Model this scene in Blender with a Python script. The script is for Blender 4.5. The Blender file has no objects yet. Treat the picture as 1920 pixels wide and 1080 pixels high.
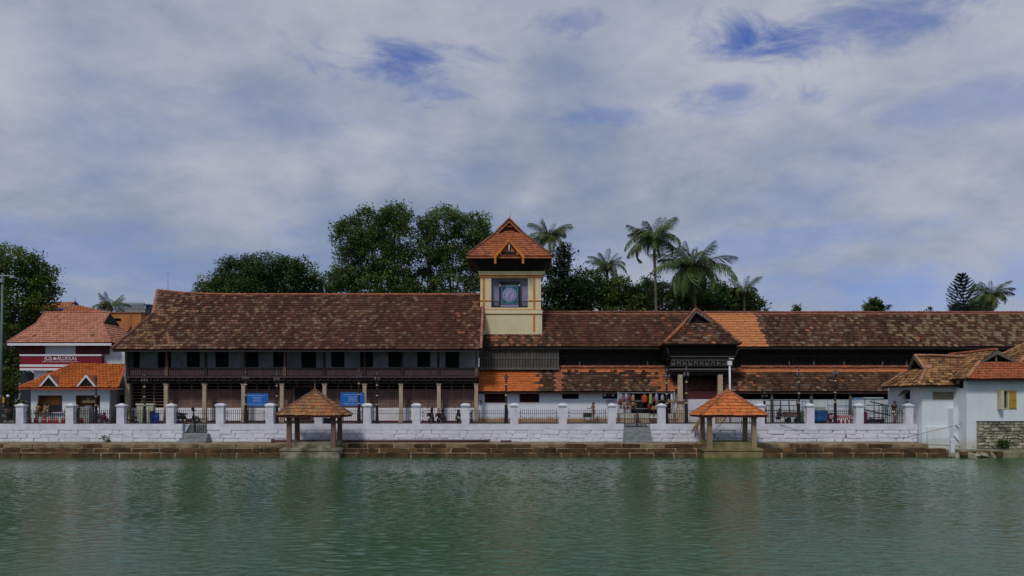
import bpy, bmesh, math, random
import numpy as np
from mathutils import Vector, Matrix, Euler, noise as mnoise

scene = bpy.context.scene
COL = scene.collection
R = random.Random(11)
PI = math.pi

# ------------------------------------------------------------------ camera, sky, sun
EYE, F, HOR = 4.2, 1600.0, 750.0          # eye height above the water, focal length in px, horizon row
cam_d = bpy.data.cameras.new('camera')
cam = bpy.data.objects.new('camera', cam_d)
COL.objects.link(cam)
cam.location = (0, 0, EYE)
cam.rotation_euler = (PI / 2, 0, 0)
cam_d.sensor_width = 36
cam_d.lens = F / 1920 * 36
cam_d.shift_y = 210 / 1920
cam_d.clip_end = 3000
scene.camera = cam
vs = scene.view_settings
scene.display_settings.display_device = 'sRGB'
vs.view_transform = 'Standard'
vs.look = 'None'
vs.gamma = 1
vs.use_curve_mapping = False
vs.exposure = 0.18

SUN_DIR = Vector((0.36, 0.72, -0.92)).normalized()
sun_d = bpy.data.lights.new('sun', 'SUN')
sun_d.energy = 1.5
sun_d.angle = math.radians(10)
sun_d.color = (1.0, 0.95, 0.88)
sun = bpy.data.objects.new('sun', sun_d)
COL.objects.link(sun)
sun.rotation_euler = SUN_DIR.to_track_quat('-Z', 'Y').to_euler()

world = bpy.data.worlds.new('World')
scene.world = world
world.use_nodes = True
SKY_STRENGTH = 0.1


class NT:
    """tiny node-tree writer"""
    def __init__(self, nt):
        self.nt = nt
        nt.nodes.clear()

    def n(self, typ, **kw):
        nd = self.nt.nodes.new(typ)
        for k, v in kw.items():
            setattr(nd, k, v)
        return nd

    def set(self, sock, v):
        if hasattr(v, 'is_output') or isinstance(v, bpy.types.NodeSocket):
            self.nt.links.new(v, sock)
        elif v is not None:
            sock.default_value = v

    def math(self, op, a, b=None, c=None, clamp=False):
        nd = self.n('ShaderNodeMath', operation=op, use_clamp=clamp)
        self.set(nd.inputs[0], a)
        self.set(nd.inputs[1], b)
        self.set(nd.inputs[2], c)
        return nd.outputs[0]

    def vmath(self, op, a, b=None):
        nd = self.n('ShaderNodeVectorMath', operation=op)
        self.set(nd.inputs[0], a)
        self.set(nd.inputs[1], b)
        return nd.outputs['Value'] if op in ('LENGTH', 'DOT_PRODUCT', 'DISTANCE') else nd.outputs[0]

    def noise(self, vec, scale, detail=4, rough=0.55, dist=0.0):
        nd = self.n('ShaderNodeTexNoise')
        self.set(nd.inputs['Vector'], vec)
        nd.inputs['Scale'].default_value = scale
        nd.inputs['Detail'].default_value = detail
        nd.inputs['Roughness'].default_value = rough
        nd.inputs['Distortion'].default_value = dist
        return nd.outputs[0]

    def remap(self, v, a, b, c=0.0, d=1.0, smooth=False):
        nd = self.n('ShaderNodeMapRange')
        if smooth:
            nd.interpolation_type = 'SMOOTHSTEP'
        self.set(nd.inputs[0], v)
        for i, x in enumerate((a, b, c, d)):
            nd.inputs[i + 1].default_value = x
        return nd.outputs[0]

    def mix(self, fac, a, b, blend='MIX'):
        nd = self.n('ShaderNodeMix', data_type='RGBA', blend_type=blend)
        self.set(nd.inputs[0], fac)
        self.set(nd.inputs[6], rgba(a))
        self.set(nd.inputs[7], rgba(b))
        return nd.outputs[2]


def rgba(c):
    if isinstance(c, (tuple, list)):
        return tuple(c) if len(c) == 4 else (c[0], c[1], c[2], 1.0)
    return c


def lin(r, g, b):
    def f(v):
        v /= 255.0
        return v / 12.92 if v <= 0.04045 else ((v + 0.055) / 1.055) ** 2.4
    return (f(r), f(g), f(b))


def pixdir(px, py):
    return Vector(((px - 960) / F, 1.0, (HOR - py) / F)).normalized()


def build_world():
    w = NT(world.node_tree)
    tc = w.n('ShaderNodeTexCoord')
    d = w.vmath('NORMALIZE', tc.outputs['Generated'])
    sep = w.n('ShaderNodeSeparateXYZ')
    w.set(sep.inputs[0], d)
    zc = w.math('ADD', w.math('MAXIMUM', sep.outputs[2], 0.0), 0.30)
    comb = w.n('ShaderNodeCombineXYZ')
    w.set(comb.inputs[0], w.math('DIVIDE', sep.outputs[0], zc))
    w.set(comb.inputs[1], w.math('DIVIDE', sep.outputs[1], zc))
    comb.inputs[2].default_value = 3.7
    p = comb.outputs[0]
    sky = w.n('ShaderNodeTexSky', sky_type='NISHITA')
    sky.sun_disc = False
    s = -SUN_DIR
    sky.sun_elevation = math.asin(s.z)
    sky.sun_rotation = math.atan2(s.x, s.y)
    sky.air_density = 1.0
    sky.dust_density = 0.6
    blue = w.mix(1.0, sky.outputs[0], (0.34, 0.45, 0.86), 'MULTIPLY')
    n1 = w.noise(p, 2.0, 9, 0.56, 0.15)
    n2 = w.noise(p, 1.25, 7, 0.58, 0.1)
    n3 = w.noise(p, 4.5, 6, 0.62, 0.5)
    n4 = w.noise(p, 4.2, 10, 0.58, 0.2)
    # breaks in the cloud, each at its own direction in the sky
    n5 = w.noise(w.vmath('MULTIPLY', d, (1.0, 1.0, 2.4)), 9.0, 9, 0.66, 0.7)
    holes = None
    for (px, py, wx, wz, amp) in ((1450, 72, .055, .022, 1.0), (1370, 185, .05, .02, .7), (745, 118, .07, .022, .95),
                                  (1070, 40, .03, .012, .6), (1120, 215, .05, .010, .5), (1640, 30, .09, .02, .75),
                                  (250, 165, .16, .018, .25), (1750, 540, .14, .022, .5), (190, 480, .16, .030, .4),
                                  (560, 440, .05, .012, .3), (1450, 455, .10, .016, .35), (1850, 200, .09, .025, .4)):
        c = pixdir(px, py)
        dv = w.vmath('SUBTRACT', d, tuple(c))
        dv = w.vmath('MULTIPLY', dv, (1 / wx, 0.0, 1 / wz))
        ln = w.vmath('LENGTH', dv)
        ln = w.math('ADD', ln, w.math('MULTIPLY', w.math('SUBTRACT', n5, 0.47), 5.0))
        near = w.remap(w.vmath('DISTANCE', d, tuple(c)), .4, .5, 1.0, 0.0)
        h = w.math('MULTIPLY', w.remap(ln, 0.2, 1.9, amp, 0.0, True), near)
        holes = h if holes is None else w.math('MAXIMUM', holes, h)
    thin = w.remap(n1, 0.34, 0.56, 0.24, 0.0, True)
    gap = w.math('MAXIMUM', thin, holes)
    gap = w.math('MULTIPLY', gap, w.remap(n3, 0.3, 0.6, 1.1, 0.75), clamp=True)
    k = 1.0 / SKY_STRENGTH
    grey = tuple(v * k for v in lin(125, 137, 160))
    pale = tuple(v * k for v in lin(170, 174, 185))
    tone = w.math('ADD', w.math('ADD', w.math('MULTIPLY', n2, 0.45), w.math('MULTIPLY', n1, 0.25)), w.math('MULTIPLY', n4, 0.30))
    cloud = w.mix(w.remap(tone, 0.38, 0.60, 0, 1, True), grey, pale)
    low = tuple(v * k for v in lin(130, 145, 172))
    cloud = w.mix(w.remap(sep.outputs[2], 0.05, 0.25, 0.55, 0.0), cloud, low)
    out = w.mix(gap, cloud, blue)
    bg = w.n('ShaderNodeBackground')
    w.set(bg.inputs[0], out)
    bg.inputs[1].default_value = SKY_STRENGTH
    o = w.n('ShaderNodeOutputWorld')
    w.set(o.inputs[0], bg.outputs[0])


build_world()

# ------------------------------------------------------------------ helpers
ORI = {}


def X(px, Y):
    return (px - 960) * Y / F


def Z(py, Y):
    return EYE + (HOR - py) * Y / F


def P(px, py, Y):
    return Vector((X(px, Y), Y, Z(py, Y)))


def origin(o):
    return ORI[o.name] if o is not None else Vector((0, 0, 0))


def tag(o, label=None, cat=None, group=None, kind=None):
    if label:
        o['label'] = label
    if cat:
        o['category'] = cat
    if group:
        o['group'] = group
    if kind:
        o['kind'] = kind
    return o


def thing(name, label, cat, loc=(0, 0, 0), group=None, rz=0.0):
    o = bpy.data.objects.new(name, None)
    COL.objects.link(o)
    o.location = loc
    o.rotation_euler = (0, 0, rz)
    o.empty_display_size = 0.2
    ORI[o.name] = Vector(loc)
    return tag(o, label, cat, group)


def link(name, me, parent=None, loc=None, kind=None):
    o = bpy.data.objects.new(name, me)
    COL.objects.link(o)
    if parent is not None:
        o.parent = parent
        ORI[o.name] = ORI[parent.name].copy()
        if loc is not None:
            o.location = Vector(loc) - ORI[parent.name]
    else:
        ORI[o.name] = Vector((0, 0, 0))
        if loc is not None:
            o.location = loc
    if kind:
        o['kind'] = kind
    return o


def dup(o, loc, rz=None, label=None, scale=None, group=None):
    """copy of a thing with copies of its parts and sub-parts, meshes shared"""
    r = o.copy()
    COL.objects.link(r)
    r.location = loc
    ORI[r.name] = Vector(loc)
    if rz is not None:
        r.rotation_euler = (0, 0, rz)
    if scale is not None:
        r.scale = scale
    if label:
        r['label'] = label
    if group:
        r['group'] = group
    for c in o.children:
        c2 = c.copy()
        COL.objects.link(c2)
        c2.parent = r
        for g in c.children:
            g2 = g.copy()
            COL.objects.link(g2)
            g2.parent = c2
    return r


class MB:
    def __init__(self):
        self.v, self.f, self.t, self.sm = [], [], [], []
        self.tinted = False

    def add(self, vs_, fs_, tint=None, smooth=False):
        b = len(self.v)
        self.v.extend([tuple(q) for q in vs_])
        for f in fs_:
            self.f.append(tuple(i + b for i in f))
            self.t.append(tint or (1, 1, 1))
            self.sm.append(smooth)
        if tint:
            self.tinted = True
        return self

    def box(self, x0, x1, y0, y1, z0, z1, tint=None):
        vs_ = [(x0, y0, z0), (x1, y0, z0), (x1, y1, z0), (x0, y1, z0), (x0, y0, z1), (x1, y0, z1), (x1, y1, z1), (x0, y1, z1)]
        return self.add(vs_, [(0, 3, 2, 1), (4, 5, 6, 7), (0, 1, 5, 4), (1, 2, 6, 5), (2, 3, 7, 6), (3, 0, 4, 7)], tint)

    def frustum(self, cx, cy, z0, z1, ax, ay, bx, by, tint=None):
        vs_ = [(cx - ax, cy - ay, z0), (cx + ax, cy - ay, z0), (cx + ax, cy + ay, z0), (cx - ax, cy + ay, z0),
               (cx - bx, cy - by, z1), (cx + bx, cy - by, z1), (cx + bx, cy + by, z1), (cx - bx, cy + by, z1)]
        return self.add(vs_, [(0, 3, 2, 1), (4, 5, 6, 7), (0, 1, 5, 4), (1, 2, 6, 5), (2, 3, 7, 6), (3, 0, 4, 7)], tint)

    def poly_slab(self, pts, n, th, tint=None):
        """planar polygon thickened by th along -n"""
        k = len(pts)
        n = Vector(n)
        vs_ = [Vector(q) for q in pts] + [Vector(q) - n * th for q in pts]
        fs_ = [tuple(range(k)), tuple(range(2 * k - 1, k - 1, -1))]
        fs_ += [(i, i + k, (i + 1) % k + k, (i + 1) % k) for i in range(k)]
        return self.add(vs_, fs_, tint)

    def tube(self, pts, rad, seg=8, cap=True, tint=None, smooth=True):
        pts = [Vector(q) for q in pts]
        if not hasattr(rad, '__len__'):
            rad = [rad] * len(pts)
        rings = []
        for i, q in enumerate(pts):
            d = (pts[min(i + 1, len(pts) - 1)] - pts[max(i - 1, 0)])
            d = d.normalized() if d.length > 1e-9 else Vector((0, 0, 1))
            a = d.cross(Vector((0, 0, 1)))
            if a.length < 1e-3:
                a = Vector((1, 0, 0))
            a.normalize()
            b = a.cross(d)
            rings.append([q + (a * math.cos(2 * PI * k / seg) + b * math.sin(2 * PI * k / seg)) * rad[i] for k in range(seg)])
        vs_ = [q for r in rings for q in r]
        fs_ = []
        for i in range(len(pts) - 1):
            for k in range(seg):
                fs_.append((i * seg + k, i * seg + (k + 1) % seg, (i + 1) * seg + (k + 1) % seg, (i + 1) * seg + k))
        self.add(vs_, fs_, tint, smooth)
        if cap:
            b = len(self.v) - len(vs_)
            self.f.append(tuple(b + k for k in range(seg))[::-1])
            self.f.append(tuple(b + (len(pts) - 1) * seg + k for k in range(seg)))
            self.t += [tint or (1, 1, 1)] * 2
            self.sm += [False] * 2
        return self

    def lathe(self, prof, c=(0, 0, 0), seg=12, tint=None, smooth=False):
        pts = [(c[0], c[1], c[2] + z) for r, z in prof]
        vs_, fs_ = [], []
        for (r, z) in prof:
            for k in range(seg):
                a = 2 * PI * k / seg
                vs_.append((c[0] + r * math.cos(a), c[1] + r * math.sin(a), c[2] + z))
        for i in range(len(prof) - 1):
            for k in range(seg):
                fs_.append((i * seg + k, i * seg + (k + 1) % seg, (i + 1) * seg + (k + 1) % seg, (i + 1) * seg + k))
        fs_.append(tuple(range(seg))[::-1])
        fs_.append(tuple((len(prof) - 1) * seg + k for k in range(seg)))
        return self.add(vs_, fs_, tint, smooth)

    def loft(self, secs, seg=10, tint=None, smooth=True, power=0.6):
        """rounded sections along y: (y, zc, half_width, half_height)"""
        vs_, fs_ = [], []
        for (y, zc, hw, hh) in secs:
            for k in range(seg):
                a = 2 * PI * k / seg
                c, s = math.cos(a), math.sin(a)
                vs_.append((hw * math.copysign(abs(c) ** power, c), y, zc + hh * math.copysign(abs(s) ** power, s)))
        for i in range(len(secs) - 1):
            for k in range(seg):
                fs_.append((i * seg + k, (i + 1) * seg + k, (i + 1) * seg + (k + 1) % seg, i * seg + (k + 1) % seg))
        fs_.append(tuple(range(seg)))
        fs_.append(tuple((len(secs) - 1) * seg + k for k in range(seg))[::-1])
        return self.add(vs_, fs_, tint, smooth)

    def mesh(self, name, mat=None, off=None):
        me = bpy.data.meshes.new(name)
        v = self.v
        if off is not None and Vector(off).length > 0:
            ox, oy, oz = off
            v = [(a - ox, b - oy, c - oz) for a, b, c in v]
        me.from_pydata(v, [], self.f)
        if any(self.sm):
            me.polygons.foreach_set('use_smooth', self.sm)
        if self.tinted:
            at = me.color_attributes.new('tint', 'FLOAT_COLOR', 'CORNER')
            cnt = np.array([len(f) for f in self.f])
            arr = np.repeat(np.array(self.t, dtype=np.float32), cnt, axis=0)
            arr = np.concatenate([arr, np.ones((len(arr), 1), np.float32)], axis=1)
            at.data.foreach_set('color', arr.ravel())
        if mat is not None:
            me.materials.append(mat)
        me.update()
        return me

    def build(self, name, mat=None, parent=None, kind=None):
        return link(name, self.mesh(name, mat, origin(parent)), parent, None, kind)


def np_mesh(name, v, q, tint, mat):
    me = bpy.data.meshes.new(name)
    nv, nq = len(v), len(q)
    me.vertices.add(nv)
    me.vertices.foreach_set('co', v.astype(np.float32).ravel())
    me.loops.add(nq * 4)
    me.loops.foreach_set('vertex_index', q.astype(np.int32).ravel())
    me.polygons.add(nq)
    me.polygons.foreach_set('loop_start', np.arange(0, nq * 4, 4, dtype=np.int32))
    me.update(calc_edges=True)
    at = me.color_attributes.new('tint', 'FLOAT_COLOR', 'CORNER')
    arr = np.repeat(tint.astype(np.float32), 4, axis=0)
    arr = np.concatenate([arr, np.ones((len(arr), 1), np.float32)], axis=1)
    at.data.foreach_set('color', arr.ravel())
    me.materials.append(mat)
    me.validate()
    return me


# ------------------------------------------------------------------ materials
MATS = {}


def M(name, col, col2=None, scale=2.0, rough=0.8, bump=0.0, bscale=25.0, tint=False, metal=0.0, spec=0.35, vary=0.0,
      stretch=(1, 1, 1), lo=0.35, hi=0.65, translucent=0.0):
    if name in MATS:
        return MATS[name]
    m = bpy.data.materials.new(name)
    m.use_nodes = True
    w = NT(m.node_tree)
    geo = w.n('ShaderNodeNewGeometry')
    pos = geo.outputs['Position']
    if stretch != (1, 1, 1):
        pos = w.vmath('MULTIPLY', pos, stretch)
    fac = w.remap(w.noise(pos, scale, 6, 0.6), lo, hi)
    c = w.mix(fac, col, col2 if col2 else tuple(min(1, v * 0.78) for v in col))
    if tint:
        a = w.n('ShaderNodeAttribute', attribute_name='tint')
        c = w.mix(1.0, c, a.outputs['Color'], 'MULTIPLY')
    if vary:
        oi = w.n('ShaderNodeObjectInfo')
        hsv = w.n('ShaderNodeHueSaturation')
        w.set(hsv.inputs['Value'], w.remap(oi.outputs['Random'], 0, 1, 1 - vary, 1 + vary))
        w.set(hsv.inputs['Color'], c)
        c = hsv.outputs[0]
    b = w.n('ShaderNodeBsdfPrincipled')
    w.set(b.inputs['Base Color'], c)
    b.inputs['Roughness'].default_value = rough
    b.inputs['Metallic'].default_value = metal
    b.inputs['Specular IOR Level'].default_value = spec
    if bump:
        bp = w.n('ShaderNodeBump')
        bp.inputs['Strength'].default_value = bump
        bp.inputs['Distance'].default_value = 0.05
        w.set(bp.inputs['Height'], w.noise(pos, bscale, 5, 0.6))
        w.set(b.inputs['Normal'], bp.outputs[0])
    sh = b.outputs[0]
    if translucent:
        tr = w.n('ShaderNodeBsdfTranslucent')
        w.set(tr.inputs[0], c)
        mx = w.n('ShaderNodeMixShader')
        mx.inputs[0].default_value = translucent
        w.set(mx.inputs[1], sh)
        w.set(mx.inputs[2], tr.outputs[0])
        sh = mx.outputs[0]
    o = w.n('ShaderNodeOutputMaterial')
    w.set(o.inputs[0], sh)
    MATS[name] = m
    return m


def stain_wall(name, col, dirt, z0, z1, streak=(0.30, 0.29, 0.26), amount=0.5):
    """whitewash with an uneven splash of earth along its foot and faint rain streaks"""
    if name in MATS:
        return MATS[name]
    m = bpy.data.materials.new(name)
    m.use_nodes = True
    w = NT(m.node_tree)
    geo = w.n('ShaderNodeNewGeometry')
    pos = geo.outputs['Position']
    sep = w.n('ShaderNodeSeparateXYZ')
    w.set(sep.inputs[0], pos)
    n = w.noise(pos, 1.6, 6, 0.65)
    hgt = w.math('ADD', sep.outputs[2], w.math('MULTIPLY', w.math('SUBTRACT', n, 0.5), (z1 - z0) * 1.6))
    foot = w.remap(hgt, z0, z1, 1.0, 0.0, True)
    st = w.noise(w.vmath('MULTIPLY', pos, (1.0, 1.0, 0.30)), 1.1, 7, 0.7)
    c = w.mix(w.remap(st, 0.52, 0.75, 0.0, amount), col, streak)
    c = w.mix(w.remap(w.noise(pos, 0.7, 5, 0.6), 0.45, 0.7, 0, 0.35), c, tuple(v * 0.75 for v in col))
    c = w.mix(foot, c, dirt)
    b = w.n('ShaderNodeBsdfPrincipled')
    w.set(b.inputs['Base Color'], c)
    b.inputs['Roughness'].default_value = 0.9
    b.inputs['Specular IOR Level'].default_value = 0.2
    bp = w.n('ShaderNodeBump')
    bp.inputs['Strength'].default_value = 0.25
    bp.inputs['Distance'].default_value = 0.03
    w.set(bp.inputs['Height'], w.noise(pos, 9, 6, 0.65))
    w.set(b.inputs['Normal'], bp.outputs[0])
    o = w.n('ShaderNodeOutputMaterial')
    w.set(o.inputs[0], b.outputs[0])
    MATS[name] = m
    return m


WHITE = (0.68, 0.69, 0.74)
m_white = M('whitewash', WHITE, (0.52, 0.53, 0.62), 1.2, 0.9, 0.3, 9)
m_white_rough = stain_wall('whitewashed_stone', (0.66, 0.67, 0.75), (0.24, 0.22, 0.20), 0.80, 1.04, (0.40, 0.39, 0.38), .45)
m_joint_pale = M('whitewashed_joint', (0.54, 0.55, 0.62), (0.36, 0.36, 0.42), 2.0, 0.95)
m_joint_dark = M('stained_joint', (0.50, 0.49, 0.54), (0.07, 0.045, 0.06), 0.9, 0.95, lo=.46, hi=.60)
m_shop_white = stain_wall('shop_white_paint', (0.66, 0.70, 0.74), (0.44, 0.43, 0.40), 2.2, 2.6, (0.42, 0.43, 0.42), .45)
m_stain_white = stain_wall('splashed_whitewash', (0.68, 0.71, 0.78), (0.34, 0.21, 0.12), 2.45, 2.85, amount=.3)
m_house_white = stain_wall('damp_whitewash', (0.66, 0.72, 0.76), (0.50, 0.53, 0.48), 0.6, 1.5, (0.42, 0.46, 0.38), 0.28)
m_dark_wood = M('dark_timber', (0.030, 0.021, 0.018), (0.012, 0.009, 0.008), 3, 0.75, 0.3, 30, stretch=(1, 1, 0.2))
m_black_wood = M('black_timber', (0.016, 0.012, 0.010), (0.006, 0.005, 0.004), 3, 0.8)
m_purple_wood = M('plum_painted_timber', (0.085, 0.045, 0.052), (0.05, 0.028, 0.034), 2.5, 0.7)
m_brown_wood = M('brown_timber', (0.16, 0.085, 0.060), (0.10, 0.055, 0.040), 3, 0.75)
m_lattice = M('lattice_timber', (0.25, 0.155, 0.125), (0.16, 0.10, 0.08), 1.5, 0.8)
m_grey_wood = M('weathered_timber', (0.15, 0.14, 0.125), (0.075, 0.07, 0.062), 3, 0.85, stretch=(3, 3, 0.3))
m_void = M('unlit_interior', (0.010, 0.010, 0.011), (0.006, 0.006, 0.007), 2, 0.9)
m_stone_col = M('pale_granite', (0.46, 0.38, 0.27), (0.34, 0.27, 0.18), 3, 0.85, 0.3, 20)
m_laterite = M('laterite_block', (0.135, 0.070, 0.027), (0.035, 0.024, 0.012), 1.5, 0.95, 0.8, 9, vary=0.32)
m_laterite_top = M('worn_ledge_stone', (0.33, 0.26, 0.15), (0.13, 0.085, 0.04), 1.2, 0.95, 0.5, 9)
m_mortar = M('pale_mortar', (0.42, 0.36, 0.24), (0.16, 0.11, 0.06), 1.5, 0.95)
m_step_grey = M('grey_step_stone', (0.27, 0.29, 0.30), (0.17, 0.185, 0.18), 2.5, 0.9, 0.4, 12)
m_tile = M('roof_tile', (1, 1, 1), (0.72, 0.70, 0.68), 4.0, 0.85, 0.35, 30, tint=True, spec=0.2)
m_ridge_orange = M('ridge_tile_orange', (0.40, 0.125, 0.055), (0.22, 0.075, 0.04), 2.2, 0.85, 0.3, 20, vary=0.2)
m_ridge_pink = M('ridge_tile_pink', (0.42, 0.17, 0.13), (0.26, 0.11, 0.08), 2.2, 0.85, vary=0.18)
m_ridge_brown = M('ridge_tile_brown', (0.20, 0.085, 0.06), (0.10, 0.05, 0.035), 2.2, 0.85, vary=0.25)
m_deck = M('roof_batten_board', (0.05, 0.03, 0.022), (0.03, 0.02, 0.016), 3, 0.9)
m_iron = M('black_iron', (0.018, 0.017, 0.022), (0.03, 0.022, 0.02), 6, 0.5, metal=0.3)
m_lamp_iron = M('lamp_iron', (0.014, 0.012, 0.016), (0.022, 0.018, 0.022), 3, 0.42)
m_gold = M('gilded_band', (0.52, 0.42, 0.22), (0.40, 0.31, 0.14), 6, 0.4, metal=0.2)
m_lamp_glass = M('frosted_lamp_glass', (0.13, 0.13, 0.16), (0.09, 0.09, 0.11), 6, 0.25, spec=0.5)
m_maroon = M('maroon_sign_board', (0.22, 0.006, 0.022), (0.17, 0.005, 0.018), 1.0, 0.4)
m_maroon_wood = M('maroon_screen', (0.10, 0.016, 0.02), (0.06, 0.011, 0.014), 1.0, 0.7)
m_red = M('red_paint', (0.46, 0.02, 0.035), (0.34, 0.018, 0.028), 3, 0.6)
m_orange_wall = M('orange_wall_paint', (0.50, 0.19, 0.065), (0.40, 0.15, 0.05), 1.0, 0.85)
m_orange = M('orange_trim_paint', (0.62, 0.20, 0.03), (0.5, 0.15, 0.02), 2, 0.7)
m_orange_wood = M('orange_stained_timber', (0.42, 0.14, 0.045), (0.30, 0.09, 0.03), 3, 0.7)
m_cream = stain_wall('cream_plaster', (0.66, 0.58, 0.36), (0.40, 0.36, 0.22), 9.6, 10.2, (0.46, 0.42, 0.28), .55)
m_violet = M('violet_plaster', (0.25, 0.235, 0.37), (0.20, 0.185, 0.31), 2, 0.8)
m_teal = M('teal_plaque', (0.07, 0.19, 0.24), (0.04, 0.13, 0.17), 4, 0.5)
m_lilac = M('lilac_dial', (0.34, 0.32, 0.52), (0.28, 0.27, 0.46), 4, 0.5)
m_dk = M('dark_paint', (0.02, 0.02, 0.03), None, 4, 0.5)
m_blue = M('blue_sign_board', (0.012, 0.13, 0.52), (0.012, 0.11, 0.44), 1.5, 0.4)
m_blue_text = M('pale_sign_print', (0.30, 0.45, 0.72), None, 4, 0.5)
m_blue_plastic = M('blue_plastic', (0.012, 0.06, 0.46), (0.010, 0.045, 0.34), 4, 0.35, spec=0.5)
m_tarp = M('blue_tarpaulin', (0.012, 0.12, 0.36), (0.008, 0.07, 0.24), 3, 0.6, 0.8, 5)
m_yellow = M('yellow_paint', (0.60, 0.33, 0.02), (0.48, 0.25, 0.015), 4, 0.5)
m_ochre = M('ochre_shutter', (0.46, 0.27, 0.025), (0.33, 0.18, 0.015), 3, 0.7, stretch=(4, 4, 0.4))
m_cream_wood = M('cream_painted_timber', (0.55, 0.50, 0.30), (0.44, 0.40, 0.24), 3, 0.7)
m_board = M('faded_plank_board', (0.30, 0.24, 0.15), (0.19, 0.15, 0.10), 3, 0.85, stretch=(0.4, 3, 3))
m_white_paint = M('white_gloss_paint', (0.72, 0.72, 0.76), (0.60, 0.60, 0.64), 3, 0.5)
m_grey_metal = M('galvanised_metal', (0.40, 0.44, 0.50), (0.30, 0.33, 0.38), 5, 0.45, metal=0.3)
m_pole = M('green_grey_paint', (0.13, 0.18, 0.16), (0.09, 0.13, 0.115), 2, 0.6)
m_pipe = M('plum_pipe', (0.15, 0.075, 0.085), (0.10, 0.05, 0.06), 2, 0.5)
m_ground = M('street_paving', (0.24, 0.20, 0.165), (0.15, 0.12, 0.10), 0.6, 0.9, 0.3, 8)
m_asphalt = M('asphalt', (0.055, 0.055, 0.056), (0.04, 0.04, 0.04), 1.0, 0.95)
m_concrete = M('mossy_concrete', (0.32, 0.29, 0.19), (0.13, 0.13, 0.07), 0.9, 0.95, 0.5, 6)
m_rubble = M('rubble_stone', (0.36, 0.34, 0.25), (0.19, 0.18, 0.13), 2.0, 0.95, 0.8, 9, vary=0.45)
m_rubble_mortar = M('rubble_mortar', (0.33, 0.31, 0.24), (0.2, 0.19, 0.14), 2, 0.95)
m_bark = M('tree_bark', (0.15, 0.13, 0.10), (0.08, 0.07, 0.055), 4, 0.9, 0.6, 12)
m_leaf = M('tree_leaf', (1, 1, 1), (0.8, 0.85, 0.75), 3, 0.55, tint=True, translucent=0.32, spec=0.3)
m_frond = M('palm_leaflet', (1, 1, 1), (0.8, 0.82, 0.75), 3, 0.5, tint=True, translucent=0.2, spec=0.35)
m_tyre = M('tyre_rubber', (0.012, 0.012, 0.013), None, 4, 0.8)
m_chrome = M('chrome', (0.55, 0.55, 0.58), None, 4, 0.2, metal=0.9)
m_black_body = M('black_bodywork', (0.014, 0.014, 0.018), None, 4, 0.25, spec=0.5)
m_plum_body = M('plum_bodywork', (0.040, 0.018, 0.045), None, 4, 0.25, spec=0.5)
m_silver_body = M('silver_bodywork', (0.40, 0.40, 0.45), None, 4, 0.3, metal=0.3)
m_seat = M('vinyl_seat', (0.014, 0.013, 0.014), None, 4, 0.6)
m_tail = M('red_lamp_lens', (0.40, 0.012, 0.015), None, 4, 0.2)
m_plate = M('white_number_plate', (0.72, 0.72, 0.70), None, 4, 0.5)
m_plateY = M('pale_green_plate', (0.48, 0.52, 0.35), None, 4, 0.5)
m_cabinet = M('beige_cabinet_paint', (0.42, 0.43, 0.33), (0.34, 0.35, 0.26), 2, 0.6)
m_cable = M('cable_sheath', (0.10, 0.10, 0.12), None, 3, 0.7)
m_green_paint = M('dull_green_paint', (0.06, 0.12, 0.08), (0.04, 0.08, 0.05), 3, 0.6)
m_teal_frame = M('blue_green_steel', (0.045, 0.10, 0.14), (0.03, 0.07, 0.10), 3, 0.5)
m_dry = M('dry_palm_leaf', (0.28, 0.18, 0.07), (0.18, 0.11, 0.045), 3, 0.9)

# ------------------------------------------------------------------ roofs
C_MAROON, C_BROWN, C_LICHEN, C_GREY = (.098, .038, .026), (.125, .057, .034), (.205, .135, .085), (.150, .100, .068)
C_ORANGE, C_SOOT, C_SALMON = (.56, .155, .042), (.055, .034, .020), (.52, .235, .150)


def jit(c, r, k=0.15):
    f = 1 + r.uniform(-k, k)
    return tuple(v * f * (1 + r.uniform(-0.05, 0.05)) for v in c)


def weathered(r, p, lich=0.5, soot=0.0, orange=0.0, seed=0.0, old=0.0):
    """a tile's own fired colour and lichen: patches that come from slow noise over the roof"""
    a = mnoise.noise(Vector((p.x * 0.22 + seed, p.y * 0.3, p.z * 0.3)))
    b = mnoise.noise(Vector((p.x * 0.9 + seed, p.y * 1.1 + 7, p.z * 1.1)))
    sd = .86 + .34 * mnoise.noise(Vector((p.x * 1.5 + seed, p.z * .22, 3.3)))
    c = _weathered(r, p, lich, soot, orange, old, a, b)
    return tuple(v * sd for v in c)


def _weathered(r, p, lich, soot, orange, old, a, b):
    x = r.random()
    t = lich * (0.26 + 0.40 * max(0, a + 0.25) + 0.25 * max(0, b))
    if orange and x < orange * (0.4 + 2.4 * max(0, b + a)):
        return jit((.36, .13, .055), r, .25)
    if soot and r.random() < soot * (0.45 + 1.1 * max(-.2, a - b * 0.6)):
        return jit(C_SOOT, r, .3)
    if r.random() < t:
        return jit(C_LICHEN if r.random() < 0.6 else C_GREY, r, .28)
    if r.random() < old:
        return jit((.095, .052, .030) if r.random() < .6 else (.13, .066, .036), r, .3)
    return jit(C_MAROON if r.random() < 0.6 - 0.4 * a else C_BROWN, r, .25)


def frame(pts):
    A, B, C = Vector(pts[0]), Vector(pts[1]), Vector(pts[2])
    U = (B - A).normalized()
    N = U.cross(C - A).normalized()
    if N.z < 0:
        N = -N
    V = N.cross(U).normalized()
    if V.z < 0:
        V = -V
    return A, U, V, N


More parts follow.
